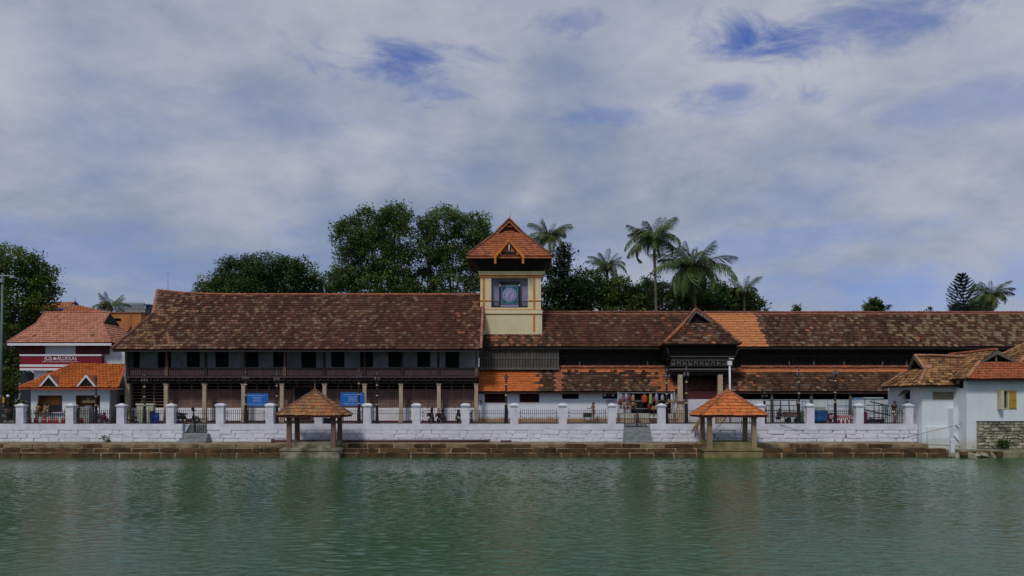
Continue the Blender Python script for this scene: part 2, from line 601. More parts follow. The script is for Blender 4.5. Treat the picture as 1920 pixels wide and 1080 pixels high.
def tiles_on(pts, w, e, colf, lift=0.055, warp=None, rr=None, bow=0.03, th=0.05):
    """yield (verts, faces, colour) of every tile on a planar roof face; pts starts with the eave, left to right"""
    rr = rr or random.Random(5)
    A, U, V, N = frame(pts)
    uv = [((Vector(q) - A).dot(U), (Vector(q) - A).dot(V)) for q in pts]
    vmax = max(q[1] for q in uv)

    def span(v):
        v = min(max(v, 1e-4), vmax - 1e-4)
        xs = []
        for i in range(len(uv)):
            (u0, v0), (u1, v1) = uv[i], uv[(i + 1) % len(uv)]
            if (v0 <= v < v1) or (v1 <= v < v0):
                xs.append(u0 + (u1 - u0) * (v - v0) / (v1 - v0))
        return (min(xs), max(xs)) if len(xs) > 1 else None
    rows = max(1, round(vmax / e))
    e = vmax / rows
    for j in range(rows):
        v0, v1 = j * e - 0.02, min((j + 1) * e + 0.03, vmax)
        s0, s1 = span(v0), span(v1)
        if not s0 or not s1:
            continue
        lo, hi = min(s0[0], s1[0]), max(s0[1], s1[1])
        off = (j % 2) * 0.5 * w
        i0 = int((lo - off) // w)
        u = off + i0 * w
        while u < hi:
            us = [u + w * k for k in (0.0, 0.28, 0.56, 0.97)]
            u += w
            l0 = [min(max(q, s0[0]), s0[1]) for q in us]
            l1 = [min(max(q, s1[0]), s1[1]) for q in us]
            if l0[3] - l0[0] + l1[3] - l1[0] < 0.3 * w:
                continue
            dz = rr.uniform(-0.008, 0.014)
            sk = rr.uniform(-0.014, 0.014)
            hs = [0.0, bow, 0.004, bow * 0.75]
            vv = []
            for k in range(4):
                q = A + U * l0[k] + V * (v0 + sk) + N * (lift + hs[k] + dz)
                vv.append(q)
            for k in range(4):
                vv.append(A + U * l1[k] + V * v1 + N * (0.008 + hs[k] * 0.9))
            for k in range(4):
                vv.append(A + U * l0[k] + V * (v0 + sk) + N * (lift + hs[k] + dz - th))
            vv = [q + Vector((0, 0, .035 + .045 * mnoise.noise(Vector((q.x * .35, q.y * .8, 5.0))) + .012 * mnoise.noise(Vector((q.x * 1.6, q.y * 2.0, 1.0))))) for q in vv]
            if warp:
                vv = [q + Vector((0, 0, warp(q))) for q in vv]
            fc = [(k, k + 1, k + 5, k + 4) for k in range(3)] + [(k + 8, k + 9, k + 1, k) for k in range(3)] + [(8, 0, 4), (3, 11, 7)]
            mid = (vv[0] + vv[7]) * 0.5
            yield vv, fc, colf(rr, mid, j, rows)


def roof_face(parent, pts, w, e, colf, deck=0.10, tiles=True, warp=None, rr=None, mat=None, single=False, name='roof_tiles', **kw):
    pts = [Vector(q) for q in pts]
    A, U, V, N = frame(pts)
    mb = MB()
    if warp:
        # a warped face gets a deck of narrow strips so that it follows the flare
        mb.poly_slab([q - N * 0.06 for q in pts], N, deck)
    else:
        mb.poly_slab([q - N * 0.004 for q in pts], N, deck)
    mb.build('roof_deck', m_deck, parent)
    if not tiles:
        return
    tb = MB()
    n = 0
    for vv, fc, c in tiles_on(pts, w, e, colf, warp=warp, rr=rr, **kw):
        if single and n < single:
            one = MB().add(vv, fc, c)
            one.build('roof_tile', mat or m_tile, parent)
        else:
            tb.add(vv, fc, c)
        n += 1
    if tb.v:
        tb.build(name, mat or m_tile, parent, 'stuff')


RIDGE = {}


def ridge(parent, pts, mat, r=0.13, step=0.42, lift=0.03):
    """overlapping half-round cap tiles laid along a ridge or hip"""
    key = (mat.name, round(r, 3), round(step, 3))
    if key not in RIDGE:
        mb = MB()
        seg = 6
        vs_, fs_ = [], []
        for (x, rad) in ((-step * 0.5, r * 1.12), (step * 0.58, r * 0.92)):
            for k in range(seg + 1):
                a = PI * k / seg
                vs_.append((x, rad * math.cos(a), rad * math.sin(a) - 0.02))
        for k in range(seg):
            fs_.append((k, k + 1, k + seg + 2, k + seg + 1))
        fs_.append(tuple(range(seg, -1, -1)))
        fs_.append(tuple(range(seg + 1, 2 * seg + 2)))
        mb.add(vs_, fs_)
        RIDGE[key] = mb.mesh('ridge_tile', mat)
    me = RIDGE[key]
    for a, b in zip(pts[:-1], pts[1:]):
        a, b = Vector(a), Vector(b)
        d = b - a
        n = max(1, round(d.length / step))
        d.normalize()
        y = Vector((0, 0, 1)).cross(d)
        if y.length < 1e-3:
            y = Vector((0, 1, 0))
        y.normalize()
        z = d.cross(y)
        rot = Matrix((d, y, z)).transposed()
        L = (b - a).length
        for i in range(n):
            q = a + d * ((i + 0.5) * L / n) + z * (lift + R.uniform(-.01, .01))
            o = link('ridge_tile', me, parent)
            o.matrix_local = Matrix.Translation(q - origin(parent)) @ rot.to_4x4() @ Matrix.Diagonal((L / n / step, 1, 1, 1))


def wall_cells(mb, x0, x1, y0, y1, z0, z1, holes):
    """a wall slab with rectangular openings (xa, xb, za, zb)"""
    xs = sorted({x0, x1} | {min(max(h[i], x0), x1) for h in holes for i in (0, 1)})
    zs = sorted({z0, z1} | {min(max(h[i], z0), z1) for h in holes for i in (2, 3)})
    for i in range(len(xs) - 1):
        run = None
        for k in range(len(zs) - 1):
            cx, cz = (xs[i] + xs[i + 1]) / 2, (zs[k] + zs[k + 1]) / 2
            solid = not any(h[0] < cx < h[1] and h[2] < cz < h[3] for h in holes)
            if solid:
                run = (run[0], zs[k + 1]) if run else (zs[k], zs[k + 1])
            if (not solid or k == len(zs) - 2) and run:
                mb.box(xs[i], xs[i + 1], y0, y1, run[0], run[1])
                run = None
    return mb


def frame_bars(mb, x0, x1, y0, y1, z0, z1, t):
    mb.box(x0, x0 + t, y0, y1, z0, z1)
    mb.box(x1 - t, x1, y0, y1, z0, z1)
    mb.box(x0 + t, x1 - t, y0, y1, z0, z0 + t)
    mb.box(x0 + t, x1 - t, y0, y1, z1 - t, z1)
    return mb


STREET = 2.3

# ------------------------------------------------------------------ water, ground, bank
def build_water():
    m = bpy.data.materials.new('pond_water')
    m.use_nodes = True
    w = NT(m.node_tree)
    geo = w.n('ShaderNodeNewGeometry')
    pos = geo.outputs['Position']
    b = w.n('ShaderNodeBsdfPrincipled')
    murk = w.mix(w.remap(w.noise(pos, 0.05, 4, 0.6), 0.35, 0.65), (0.019, 0.078, 0.034), (0.032, 0.092, 0.036))
    w.set(b.inputs['Base Color'], murk)
    b.inputs['Roughness'].default_value = 0.06
    b.inputs['IOR'].default_value = 1.33
    b.inputs['Specular IOR Level'].default_value = 0.5
    # the finest ruffle, in calmer and rougher patches, on top of the modelled waves
    n2 = w.noise(w.vmath('MULTIPLY', pos, (0.6, 1.0, 1.0)), 5.5, 4, 0.62, 0.4)
    patch = w.remap(w.noise(w.vmath('MULTIPLY', pos, (0.4, 0.25, 1.0)), 0.18, 4, 0.6), 0.36, 0.62, 0.2, 1.0)
    bp = w.n('ShaderNodeBump')
    bp.inputs['Strength'].default_value = 1.0
    bp.inputs['Distance'].default_value = 0.035
    w.set(bp.inputs['Height'], w.math('MULTIPLY', n2, patch))
    w.set(b.inputs['Normal'], bp.outputs[0])
    o = w.n('ShaderNodeOutputMaterial')
    w.set(o.inputs[0], b.outputs[0])
    r = np.random.RandomState(4)
    gx = np.arange(-48, 48.01, .11)
    gy = []
    y = 14.0
    while y < 62.9:
        gy.append(y)
        y += .06 + .0012 * (y - 14)
    gy = np.array(gy + [62.9])
    XX, YY = np.meshgrid(gx, gy)
    H = np.zeros_like(XX)
    n = 64
    lam = np.exp(r.uniform(math.log(.22), math.log(.75), n))
    th = r.normal(0, .75, n) + .18
    slope = WAVE_SLOPE * math.sqrt(2.0 / n)
    env = np.zeros((3,) + XX.shape)
    for e in range(3):
        for q in range(6):
            kx, ky = r.normal(0, .10), r.normal(0, .16)
            env[e] += np.sin(kx * XX + ky * YY + r.rand() * 6.28)
    env = 1.0 + .26 * np.clip(env, -3, 3)
    for i in range(n):
        kk = 2 * PI / lam[i]
        ph = kk * (math.sin(th[i]) * XX + math.cos(th[i]) * YY) + r.rand() * 6.28 + .5 * np.sin(.45 * XX + i) + .4 * np.sin(.37 * YY + 2 * i)
        H += env[i % 3] * slope / kk * np.sin(ph)
    edge = np.clip((62.9 - YY) / 1.0, 0, 1) * np.clip((48 - np.abs(XX)) / 2, 0, 1) * np.clip((YY - 14) / 1.0, 0, 1)
    H *= edge
    v = np.stack([XX, YY, H], -1).reshape(-1, 3)
    ny, nx = XX.shape
    idx = np.arange(ny * nx).reshape(ny, nx)
    q = np.stack([idx[:-1, :-1], idx[:-1, 1:], idx[1:, 1:], idx[1:, :-1]], -1).reshape(-1, 4)
    k0 = len(v)
    v = np.concatenate([v, np.array([(-260, -80, 0), (260, -80, 0), (260, 14, 0), (-260, 14, 0), (-260, 62.9, 0), (-48, 62.9, 0), (-48, 14, 0), (48, 14, 0), (48, 62.9, 0), (260, 62.9, 0)], float)])
    q = np.concatenate([q, np.array([(0, 1, 2, 3), (3, 6, 5, 4), (7, 2, 9, 8)]) + k0])
    me = bpy.data.meshes.new('pond_water')
    me.vertices.add(len(v))
    me.vertices.foreach_set('co', v.astype(np.float32).ravel())
    me.loops.add(len(q) * 4)
    me.loops.foreach_set('vertex_index', q.astype(np.int32).ravel())
    me.polygons.add(len(q))
    me.polygons.foreach_set('loop_start', np.arange(0, len(q) * 4, 4, dtype=np.int32))
    me.polygons.foreach_set('use_smooth', np.ones(len(q), dtype=bool))
    me.update(calc_edges=True)
    me.materials.append(m)
    link('pond_water', me, None, None, 'structure')


WAVE_SLOPE = 0.10
build_water()
WALL_Y = 66.6
GAPS = [(X(342, WALL_Y), X(388, WALL_Y)), (X(1170, WALL_Y), X(1219, WALL_Y))]
g = MB()
gz = STREET - 0.02
xs = [-400, GAPS[0][0], GAPS[0][1], GAPS[1][0], GAPS[1][1], 400]
for i in range(5):
    y0 = 66.7 if i % 2 == 0 else 68.3
    g.add([(xs[i], y0, gz), (xs[i + 1], y0, gz), (xs[i + 1], 900, gz), (xs[i], 900, gz)], [(0, 1, 2, 3)])
g.build('street_ground', m_ground, None, 'structure')
rd = MB()
rd.add([(-120, 68.9, gz + .004), (X(1700, 70), 68.9, gz + .004), (X(1700, 70), 71.4, gz + .004), (-120, 71.4, gz + .004)], [(0, 1, 2, 3)])
rd.build('street', m_asphalt, None, 'structure')


def stone_mesh(seed, mat, j=0.07, bev=0.10):
    """unit block (-.5..+.5) with knocked corners and an uneven face"""
    r = random.Random(seed)
    bm = bmesh.new()
    bmesh.ops.create_cube(bm, size=1.0)
    bmesh.ops.bevel(bm, geom=bm.edges[:], offset=bev, segments=1, affect='EDGES')
    for v in bm.verts:
        v.co += Vector((r.uniform(-j, j), r.uniform(-j, j), r.uniform(-j, j)))
    me = bpy.data.meshes.new('stone')
    bm.to_mesh(me)
    bm.free()
    me.materials.append(mat)
    return me


# embankment: three courses of laterite down to the water, joints of pale mortar behind them
bank = MB()
bank.box(-130, 31.25, 64.06, 66.72, -1.0, 0.885)
bank.box(-130, 31.95, 63.46, 64.06, -1.0, 0.585)
bank.box(-130, 33.4, 62.86, 63.46, -1.0, 0.285)
steps = thing('water_steps', None, None, (0, 63, 0))
steps['kind'] = 'structure'
bank.build('step_core', m_mortar, steps)
blk = [stone_mesh(s, m_laterite, 0.03, 0.06) for s in range(7)]
blkp = [stone_mesh(s + 40, m_laterite_top, 0.03, 0.06) for s in range(4)]
for row, (y, z0, xe) in enumerate(((62.8, 0.0, 33.5), (63.4, 0.3, 32.3), (64.0, 0.6, 31.3))):
    x = -43.0
    while x < xe - 0.3:
        ln = R.choice((0.8, 1.1, 1.4, 1.7, 2.1)) * R.uniform(0.9, 1.1)
        ln = min(ln, xe - x)
        pale = row == 2 and R.random() < (0.75 if x < -17 or 10 < x < 20 else 0.4)
        o = link('stone', R.choice(blkp if pale else blk), steps)
        hz = 0.30 if row else 0.55
        o.scale = (ln - 0.035, 0.75, hz - R.uniform(0.012, 0.03))
        o.location = Vector((x + ln / 2, y + 0.37 + R.uniform(-.03, .03), z0 + 0.3 - hz / 2)) - origin(steps)
        o.rotation_euler = (0, 0, R.choice((0, PI)))
        x += ln
pt = MB()
pt.box(-130, 31.2, 64.72, WALL_Y + .02, 0.70, 0.905)
pt.build('bank_path', m_laterite_top, None, 'structure')

# ------------------------------------------------------------------ whitewashed retaining wall with piers and railings
ROWS = [(0.9, 1.21), (1.21, 1.53), (1.53, 1.86)]
stn = [stone_mesh(s + 80, m_white_rough, 0.05, 0.09) for s in range(8)]


def retaining(px0, px1, label, dark):
    x0, x1 = X(px0, WALL_Y), X(px1, WALL_Y)
    t = thing('retaining_wall', label, 'wall', ((x0 + x1) / 2, WALL_Y, 0.9), 'whitewashed bank wall lengths')
    mb = MB()
    mb.box(x0, x1, WALL_Y + 0.05, WALL_Y + 0.55, 0.5, 1.87)
    mb.build('wall_core', m_joint_dark if dark else m_joint_pale, t)
    cp = MB()
    n = max(1, int((x1 - x0) / 3.8))
    for i in range(n):
        a, b = x0 + (x1 - x0) * i / n, x0 + (x1 - x0) * (i + 1) / n
        cp.box(a, b, WALL_Y - R.uniform(0.0, .018), WALL_Y + 0.58, 1.865, 2.335 + R.uniform(-.008, .008))
    cp.build('plaster_coping', m_white, t)
    for k, (z0, z1) in enumerate(ROWS):
        x = x0
        while x < x1 - 0.15:
            ln = min(R.uniform(0.5, 1.5), x1 - x)
            if x < X(-40, WALL_Y) - 2:
                x += ln
                continue
            gap = R.uniform(.02, .06) if dark else R.uniform(0.008, .025)
            o = link('stone', R.choice(stn), t)
            o.scale = (ln - gap, 0.4, z1 - z0 - gap * R.uniform(.5, 1.0))
            o.location = Vector((x + ln / 2, WALL_Y + 0.2 + R.uniform(-.02, .03), (z0 + z1) / 2)) - origin(t)
            o.rotation_euler = (0, R.uniform(-.012, .012), R.choice((0, PI)))
            x += ln
    return t


retaining(-140, 342, 'whitewashed stone wall left of the narrow gated steps', False)
retaining(388, 1170, 'long whitewashed stone wall between the two flights of steps', False)
retaining(1219, 1721, 'whitewashed stone wall with dark open joints right of the blue-grey steps', True)


def make_pier(round_cap):
    t = thing('wall_pier', 'x', 'pier')
    s = MB()
    s.frustum(0, 0, 0, 1.34, .30, .28, .29, .27)
    s.build('shaft', m_white, t)
    c = MB()
    c.box(-.345, .345, -.325, .325, 1.34, 1.42)
    if round_cap:
        c.frustum(0, 0, 1.42, 1.50, .385, .365, .37, .35)
        c.frustum(0, 0, 1.50, 1.585, .37, .35, .26, .25)
        c.frustum(0, 0, 1.585, 1.63, .26, .25, .08, .08)
    else:
        c.box(-.385, .385, -.365, .365, 1.42, 1.455)
        c.frustum(0, 0, 1.455, 1.62, .385, .365, .05, .05)
    c.build('cap', m_white, t)
    return t


pier_pyr, pier_rnd = make_pier(False), make_pier(True)
PIERS = [(-52, 0, 'white pier at the far left edge of the bank wall'),
         (40, 0, 'white pier between the parked motorcycle and the red barrier boards'),
         (133, 0, 'white pier in front of the small ticket house, between its two openings'),
         (228, 0, 'white pier just right of the seated woman in maroon'),
         (321, 0, 'white pier between the two blue drums, left of the narrow steps'),
         (414, 1, 'white round-capped pier first to the right of the narrow steps'),
         (507, 1, 'white round-capped pier just left of the weathered water pavilion'),
         (598, 1, 'white pier seen beneath the roof of the left water pavilion'),
         (689, 1, 'white round-capped pier below the right end of the second blue board'),
         (781, 1, 'white round-capped pier left of the parked scooters'),
         (873, 1, 'white round-capped pier standing among the parked scooters'),
         (964, 1, 'white round-capped pier right of the tall lamp by the white house'),
         (1055, 1, 'white round-capped pier below the single black window opening'),
         (1147, 0, 'white pier left of the blue-grey gated steps'),
         (1240, 0, 'white pier right of the blue-grey gated steps, by a tapered lamp'),
         (1332, 0, 'white pier seen beneath the roof of the orange water pavilion'),
         (1425, 0, 'white pier partly behind the right eave of the orange pavilion'),
         (1518, 0, 'white pier left of the blue tarpaulin bundle'),
         (1610, 0, 'white pier between the striped barrier and the steel trolley'),
         (1703, 0, 'white end pier against the corner of the white house')]
for i, (px, k, lab) in enumerate(PIERS):
    src = pier_rnd if k else pier_pyr
    loc = (X(px, 66.85), 66.88, STREET + 0.025)
    dup(src, loc, 0, lab, None, 'white piers of the bank wall')
for o in (pier_pyr, pier_rnd):
    for c in list(o.children):
        bpy.data.objects.remove(c)
    bpy.data.objects.remove(o)

bar = MB()
bar.box(-.013, .013, -.013, .013, 0, 1.0)
bar.frustum(0, 0, 1.0, 1.03, .03, .02, .03, .02)
bar.frustum(0, 0, 1.03, 1.13, .03, .02, .002, .002)
bar_me = bar.mesh('bar', m_iron)
scroll = MB()
for z in (0.28, 0.62, 0.92):
    for s in (-1, 1):
        pts = [(s * .085 * math.sin(a) * (1 - a / 9), 0, z + .075 * math.cos(a) * (1 - a / 9)) for a in np.linspace(0, 5.2, 10)]
        scroll.tube(pts, .011, 4, True)
scroll.box(-.016, .016, -.016, .016, 0, 1.2)
scroll_me = scroll.mesh('scroll', m_iron)


def railing(px0, px1, label, bars=17):
    Y = 66.92
    x0, x1 = X(px0, Y), X(px1, Y)
    t = thing('iron_railing', label, 'railing', ((x0 + x1) / 2, Y, STREET + .03), 'black iron railings between the piers')
    for z in (0.10, 0.80):
        rb = MB()
        rb.box(x0, x1, Y - .012, Y + .012, STREET + .03 + z, STREET + .06 + z)
        rb.build('rail', m_iron, t)
    wd = x1 - x0
    for s in (x0 + 0.16, x1 - 0.16):
        if wd > 1.2:
            link('scroll', scroll_me, t, (s, Y, STREET + .03))
    n = max(2, int(round(bars * wd / 3.2)))
    for i in range(n):
        link('bar', bar_me, t, (x0 + .32 + (wd - .64) * i / (n - 1), Y + .014, STREET + .03))


RAIL_L = {0: 'black railing at the far left in front of the motorcycle', 1: 'black railing in front of the two khaki policemen',
          2: 'black railing in front of the seated woman in maroon', 3: 'black railing in front of the beige cabinets and blue drum',
          4: 'black railing behind the toppled-looking scooter above the narrow gate', 5: 'black railing below the left blue board',
          6: 'black railing left of and behind the weathered pavilion roof', 7: 'black railing right of the weathered pavilion, below the second blue board',
          8: 'black railing behind one lamp post, between blue board and scooters', 9: 'black railing in front of two parked scooters',
          10: 'black railing at the left end of the white windowed house', 11: 'black railing in front of the rust-stained wall below the grated window',
          12: 'black railing in front of the bare-chested man', 14: 'black railing right of the goods stall, in front of a lamp',
          15: 'black railing seen through the orange pavilion', 16: 'black railing in front of the dark market frame',
          17: 'black railing in front of the blue tarpaulin and striped barrier', 18: 'black railing in front of the trolley and the man in black'}
for i in range(len(PIERS) - 1):
    a, b = PIERS[i][0] + 8, PIERS[i + 1][0] - 8
    if i == 13:
        railing(a, 1170, 'short black railing left of the tall gate')
        railing(1220, b, 'short black railing right of the tall gate')
    else:
        railing(a, b, RAIL_L[i])


def flight(px0, px1, n, ztop, ybot, ytop, label, flare):
    x0, x1 = X(px0, 66.0), X(px1, 66.0)
    t = thing('stone_steps', label, 'steps', ((x0 + x1) / 2, ybot, 0.9), 'stone steps through the bank wall')
    for k in range(n):
        mb = MB()
        z0 = 0.9 + (ztop - 0.9) * k / n
        z1 = 0.9 + (ztop - 0.9) * (k + 1) / n
        f = flare * max(0, 1 - k / n * 1.3)
        y0 = ybot + (ytop - ybot) * k / n
        far = 68.3
        mb.box(x0 - f if y0 < 66.5 else x0 + .02, x1 + f * .4 if y0 < 66.5 else x1 - .02, y0, 66.55, z0, z1 - .012 * (k % 2))
        mb.build('step', m_step_grey, t)
    up = MB()
    up.box(GAPS[0][0] + .01 if px0 < 600 else GAPS[1][0] + .01, GAPS[0][1] - .01 if px0 < 600 else GAPS[1][1] - .01, 66.55, 68.4, 0.6, ztop - .004)
    up.build('landing', m_step_grey, t)
    gx0, gx1 = GAPS[0] if px0 < 600 else GAPS[1]
    for k in range(4):
        zz = ztop + (STREET - .03 - ztop) * (k + 1) / 4
        mb = MB()
        mb.box(gx0 + .02, gx1 - .02, 67.25 + .27 * k, 68.35, zz - (STREET - ztop) / 4, zz)
        mb.build('step', m_step_grey, t)
    return t


flight(344, 388, 4, 1.62, 65.3, 66.5, 'narrow grey stone steps below the low iron gate', 0.28)
flight(1171, 1219, 6, 2.06, 65.1, 66.5, 'blue-grey stone steps below the tall iron gate', 0.06)
for (px0, px1, z0, z1, lab) in ((343, 388, 1.64, 2.75, 'low black iron gate at the head of the narrow steps'),
                                (1170, 1219, 2.08, 3.5, 'tall black double iron gate above the blue-grey steps')):
    Y = 67.0
    x0, x1 = X(px0, Y), X(px1, Y)
    t = thing('iron_gate', lab, 'gate', ((x0 + x1) / 2, Y, z0), 'iron gates of the bank wall')
    fr = MB()
    for (a, b) in ((x0, (x0 + x1) / 2 - .01), ((x0 + x1) / 2 + .01, x1)):
        frame_bars(fr, a, b, Y - .02, Y + .02, z0, z1, .045)
        fr.box(a + .045, b - .045, Y - .018, Y + .018, z0 + (z1 - z0) * .45, z0 + (z1 - z0) * .45 + .035)
    fr.build('gate_frame', m_iron, t)
    n = 12
    for i in range(n):
        x = x0 + .1 + (x1 - x0 - .2) * i / (n - 1)
        o = link('bar', bar_me, t, (x, Y - .035, z0))
        o.scale = (1, 1, (z1 - z0 + .06) / 1.13)
    lk = MB()
    lk.box((x0 + x1) / 2 - .09, (x0 + x1) / 2 + .09, Y - .07, Y - .055, z0 + (z1 - z0) * .32, z0 + (z1 - z0) * .32 + .13)
    lk.build('lock', m_iron, t)

# plum pipe lying along the foot of the wall
pp = thing('water_pipe', 'long plum-coloured pipe lying along the foot of the white wall', 'pipe', (X(700, 66.2), 66.2, .9))
MB().tube([(X(512, 66.2), 66.25, 1.03), (X(700, 66.2), 66.2, 1.03), (X(918, 66.2), 66.25, 1.03)], .11, 10).build('pipe_run', m_pipe, pp)
MB().tube([(X(510, 66.2) - .06, 66.25, 1.03), (X(510, 66.2) + .14, 66.25, 1.03)], .17, 10).build('flange', m_pipe, pp)
MB().tube([(X(918, 66.2) - .1, 66.25, 1.03), (X(918, 66.2) + .05, 66.25, 1.03)], .17, 10).build('flange', m_pipe, pp)
pp2 = thing('pipe_offcut', 'short offcut of reddish pipe at the foot of the wall, right of the long pipe', 'pipe', (X(949, 66.2), 66.2, .9))
MB().tube([(X(939, 66.2), 66.2, 1.0), (X(959, 66.2), 66.2, 1.0)], .085, 8).build('pipe_run', m_pipe, pp2)

# ------------------------------------------------------------------ the two small pavilions at the water's edge
def pavilion(cx, label, old):
    t = thing('water_pavilion', label, 'pavilion', (cx, 63.65, 0), 'tiled pavilions on the water steps')
    m_p = M('rust_washed_plaster', (0.20, 0.105, 0.085), (0.13, 0.075, 0.06), 1.6, 0.85) if old else \
        M('tan_washed_plaster', (0.33, 0.235, 0.135), (0.20, 0.15, 0.085), 1.6, 0.85)
    m_base = M('mossy_plinth_stone', (0.30, 0.275, 0.20), (0.09, 0.085, 0.045), 1.1, 0.95, 0.6, 7, lo=.4, hi=.6) if old else \
        M('yellowed_plinth_stone', (0.28, 0.225, 0.10), (0.10, 0.085, 0.038), 1.0, 0.95, 0.6, 7)
    mb = MB()
    mb.box(cx - 2.12, cx + 2.12, 61.95, 65.9, -1.0, 0.42)
    mb.build('plinth', m_base, t)
    mb = MB()
    for k, (z0, z1, ex) in enumerate(((0.42, 0.50, .05), (0.50, 0.62, .14), (0.62, 0.70, .05))):
        mb.box(cx - 2.05 - ex, cx + 2.05 + ex, 62.05 - ex, 65.8 + ex, z0, z1)
    mb.build('plinth_moulding', m_base, t)
    sl = MB()
    wx, y0, y1 = 1.62, 62.5, 64.85
    sl.box(cx - wx + .2, cx + wx - .2, y0 - .12, y0 + .18, .70, 1.13)
    sl.box(cx - wx + .2, cx + wx - .2, y1 - .15, y1 + .15, .70, 1.13)
    sl.box(cx - wx - .15, cx - wx + .15, y0 + .2, y1 - .2, .70, 1.13)
    sl.box(cx + wx - .15, cx + wx + .15, y0 + .2, y1 - .2, .70, 1.13)
    sl.build('bench_sill', m_base, t)
    for sx in (-1, 1):
        for y in (y0, y1):
            p = MB()
            p.frustum(cx + sx * wx, y, .70, 1.2, .19, .19, .17, .17)
            p.frustum(cx + sx * wx, y, 1.2, 2.86, .165, .165, .15, .15)
            p.frustum(cx + sx * wx, y, 2.86, 2.98, .2, .2, .24, .24)
            p.build('post', m_p, t)
    ez = 3.04
    bm_ = MB()
    for (a, b, c, d) in ((cx - wx - .25, cx + wx + .25, y0 - .12, y0 + .12), (cx - wx - .25, cx + wx + .25, y1 - .12, y1 + .12)):
        bm_.box(a, b, c, d, 2.98, 3.16)
    bm_.box(cx - wx - .1, cx - wx + .1, y0 + .12, y1 - .12, 2.98, 3.16)
    bm_.box(cx + wx - .1, cx + wx + .1, y0 + .12, y1 - .12, 2.98, 3.16)
    bm_.build('beam', m_dark_wood, t)
    hx, hy = 2.42, 1.86
    ap = Vector((cx, 63.65, ez + 1.88))
    c = [Vector((cx - hx, 63.65 - hy, ez)), Vector((cx + hx, 63.65 - hy, ez)), Vector((cx + hx, 63.65 + hy, ez)), Vector((cx - hx, 63.65 + hy, ez))]

    def colf(r, p, j, n):
        a = mnoise.noise(p * 0.8 + Vector((cx, 0, 0)))
        if old:
            if r.random() < .22 + .4 * max(0, a):
                return jit((.30, .19, .10), r, .25)
            return jit((.38, .165, .072) if r.random() < .7 else (.27, .125, .06), r, .2)
        return jit((.60, .185, .055) if r.random() < .85 else (.42, .14, .05), r, .14)
    for k in range(4):
        side = k in (0, 1, 3)
        roof_face(t, [c[k], c[(k + 1) % 4], ap], .27, .335, colf, deck=.07, single=75 if k in (0,) else 60 if side else 0,
                  bow=.022, lift=.06, rr=random.Random(k + 3), name='roof_tiles_rear' if not side else 'roof_tiles_top')
    rm = m_ridge_brown if old else m_ridge_orange
    for k in range(4):
        ridge(t, [c[k] + Vector((0, 0, .05)), ap], rm, .105, .33, .03)
    ef = MB()
    for k in range(4):
        a, b = c[k], c[(k + 1) % 4]
        d = (b - a).normalized()
        nrm = Vector((d.y, -d.x, 0))
        q = [a - nrm * .03, b - nrm * .03]
        ef.add([q[0] + Vector((0, 0, -.10)), q[1] + Vector((0, 0, -.10)), q[1] + Vector((0, 0, -.012)), q[0] + Vector((0, 0, -.012)),
                q[0] - nrm * .06 + Vector((0, 0, -.10)), q[1] - nrm * .06 + Vector((0, 0, -.10)), q[1] - nrm * .06 + Vector((0, 0, -.012)), q[0] - nrm * .06 + Vector((0, 0, -.012))],
               [(0, 1, 2, 3), (5, 4, 7, 6), (0, 4, 5, 1), (3, 2, 6, 7), (1, 5, 6, 2), (0, 3, 7, 4)])
    ef.build('eave_board', m_maroon_wood, t)
    fn = MB()
    if old:
        fn.lathe([(.17, 0), (.13, .1), (.05, .18), (.09, .27), (.035, .36), (.05, .46), (.012, .54), (.006, .85)], ap + Vector((0, 0, -.02)), 10, smooth=True)
    else:
        fn.lathe([(.2, 0), (.15, .12), (.06, .17), (.01, .2)], ap + Vector((0, 0, -.03)), 10, smooth=True)
    fn.build('finial', rm, t)
    return t


pavilion(X(580, 61.9), 'weathered tiled pavilion with rust-brown posts and a spike finial', True)
pavilion(X(1376.5, 61.8), 'orange tiled pavilion with tan posts on a yellowed plinth', False)
dl = thing('dry_palm_frond', 'dead brown palm leaf leaning at the left posts of the orange pavilion', 'palm leaf', (X(1308, 62.2), 62.2, 2.0))
for k in range(9):
    a = R.uniform(-.5, .5)
    MB().tube([(X(1311, 62.2) + .05 * k, 62.2, 2.95), (X(1309, 62.2) - .2 + a * .3, 62.1, 2.3), (X(1306, 62.2) - .3 + a * .8, 62.1, 1.55 + R.uniform(-.2, .3))],
              [.02, .05, .006], 4).build('leaflet', m_dry, dl)
for (a, b, lab) in (((1366, 778), (1341, 806), 'bent dead branch hanging under the orange pavilion eave'), ((1389, 779), (1387, 812), 'thin dangling cord under the orange pavilion eave, right of the branch')):
    q = thing('hanging_twig', lab, 'twig', tuple(P(*a, 63.6)))
    p0, p1 = P(*a, 63.6), P(*b, 63.6)
    MB().tube([p0 + Vector((0, 0, .1)), (p0 + p1) / 2 + Vector((.12, 0, .1)), p1], [.03, .028, .012], 5).build('stem', m_dk, q)

# ------------------------------------------------------------------ the long two-storey timber palace (left block)
BY = 72.0


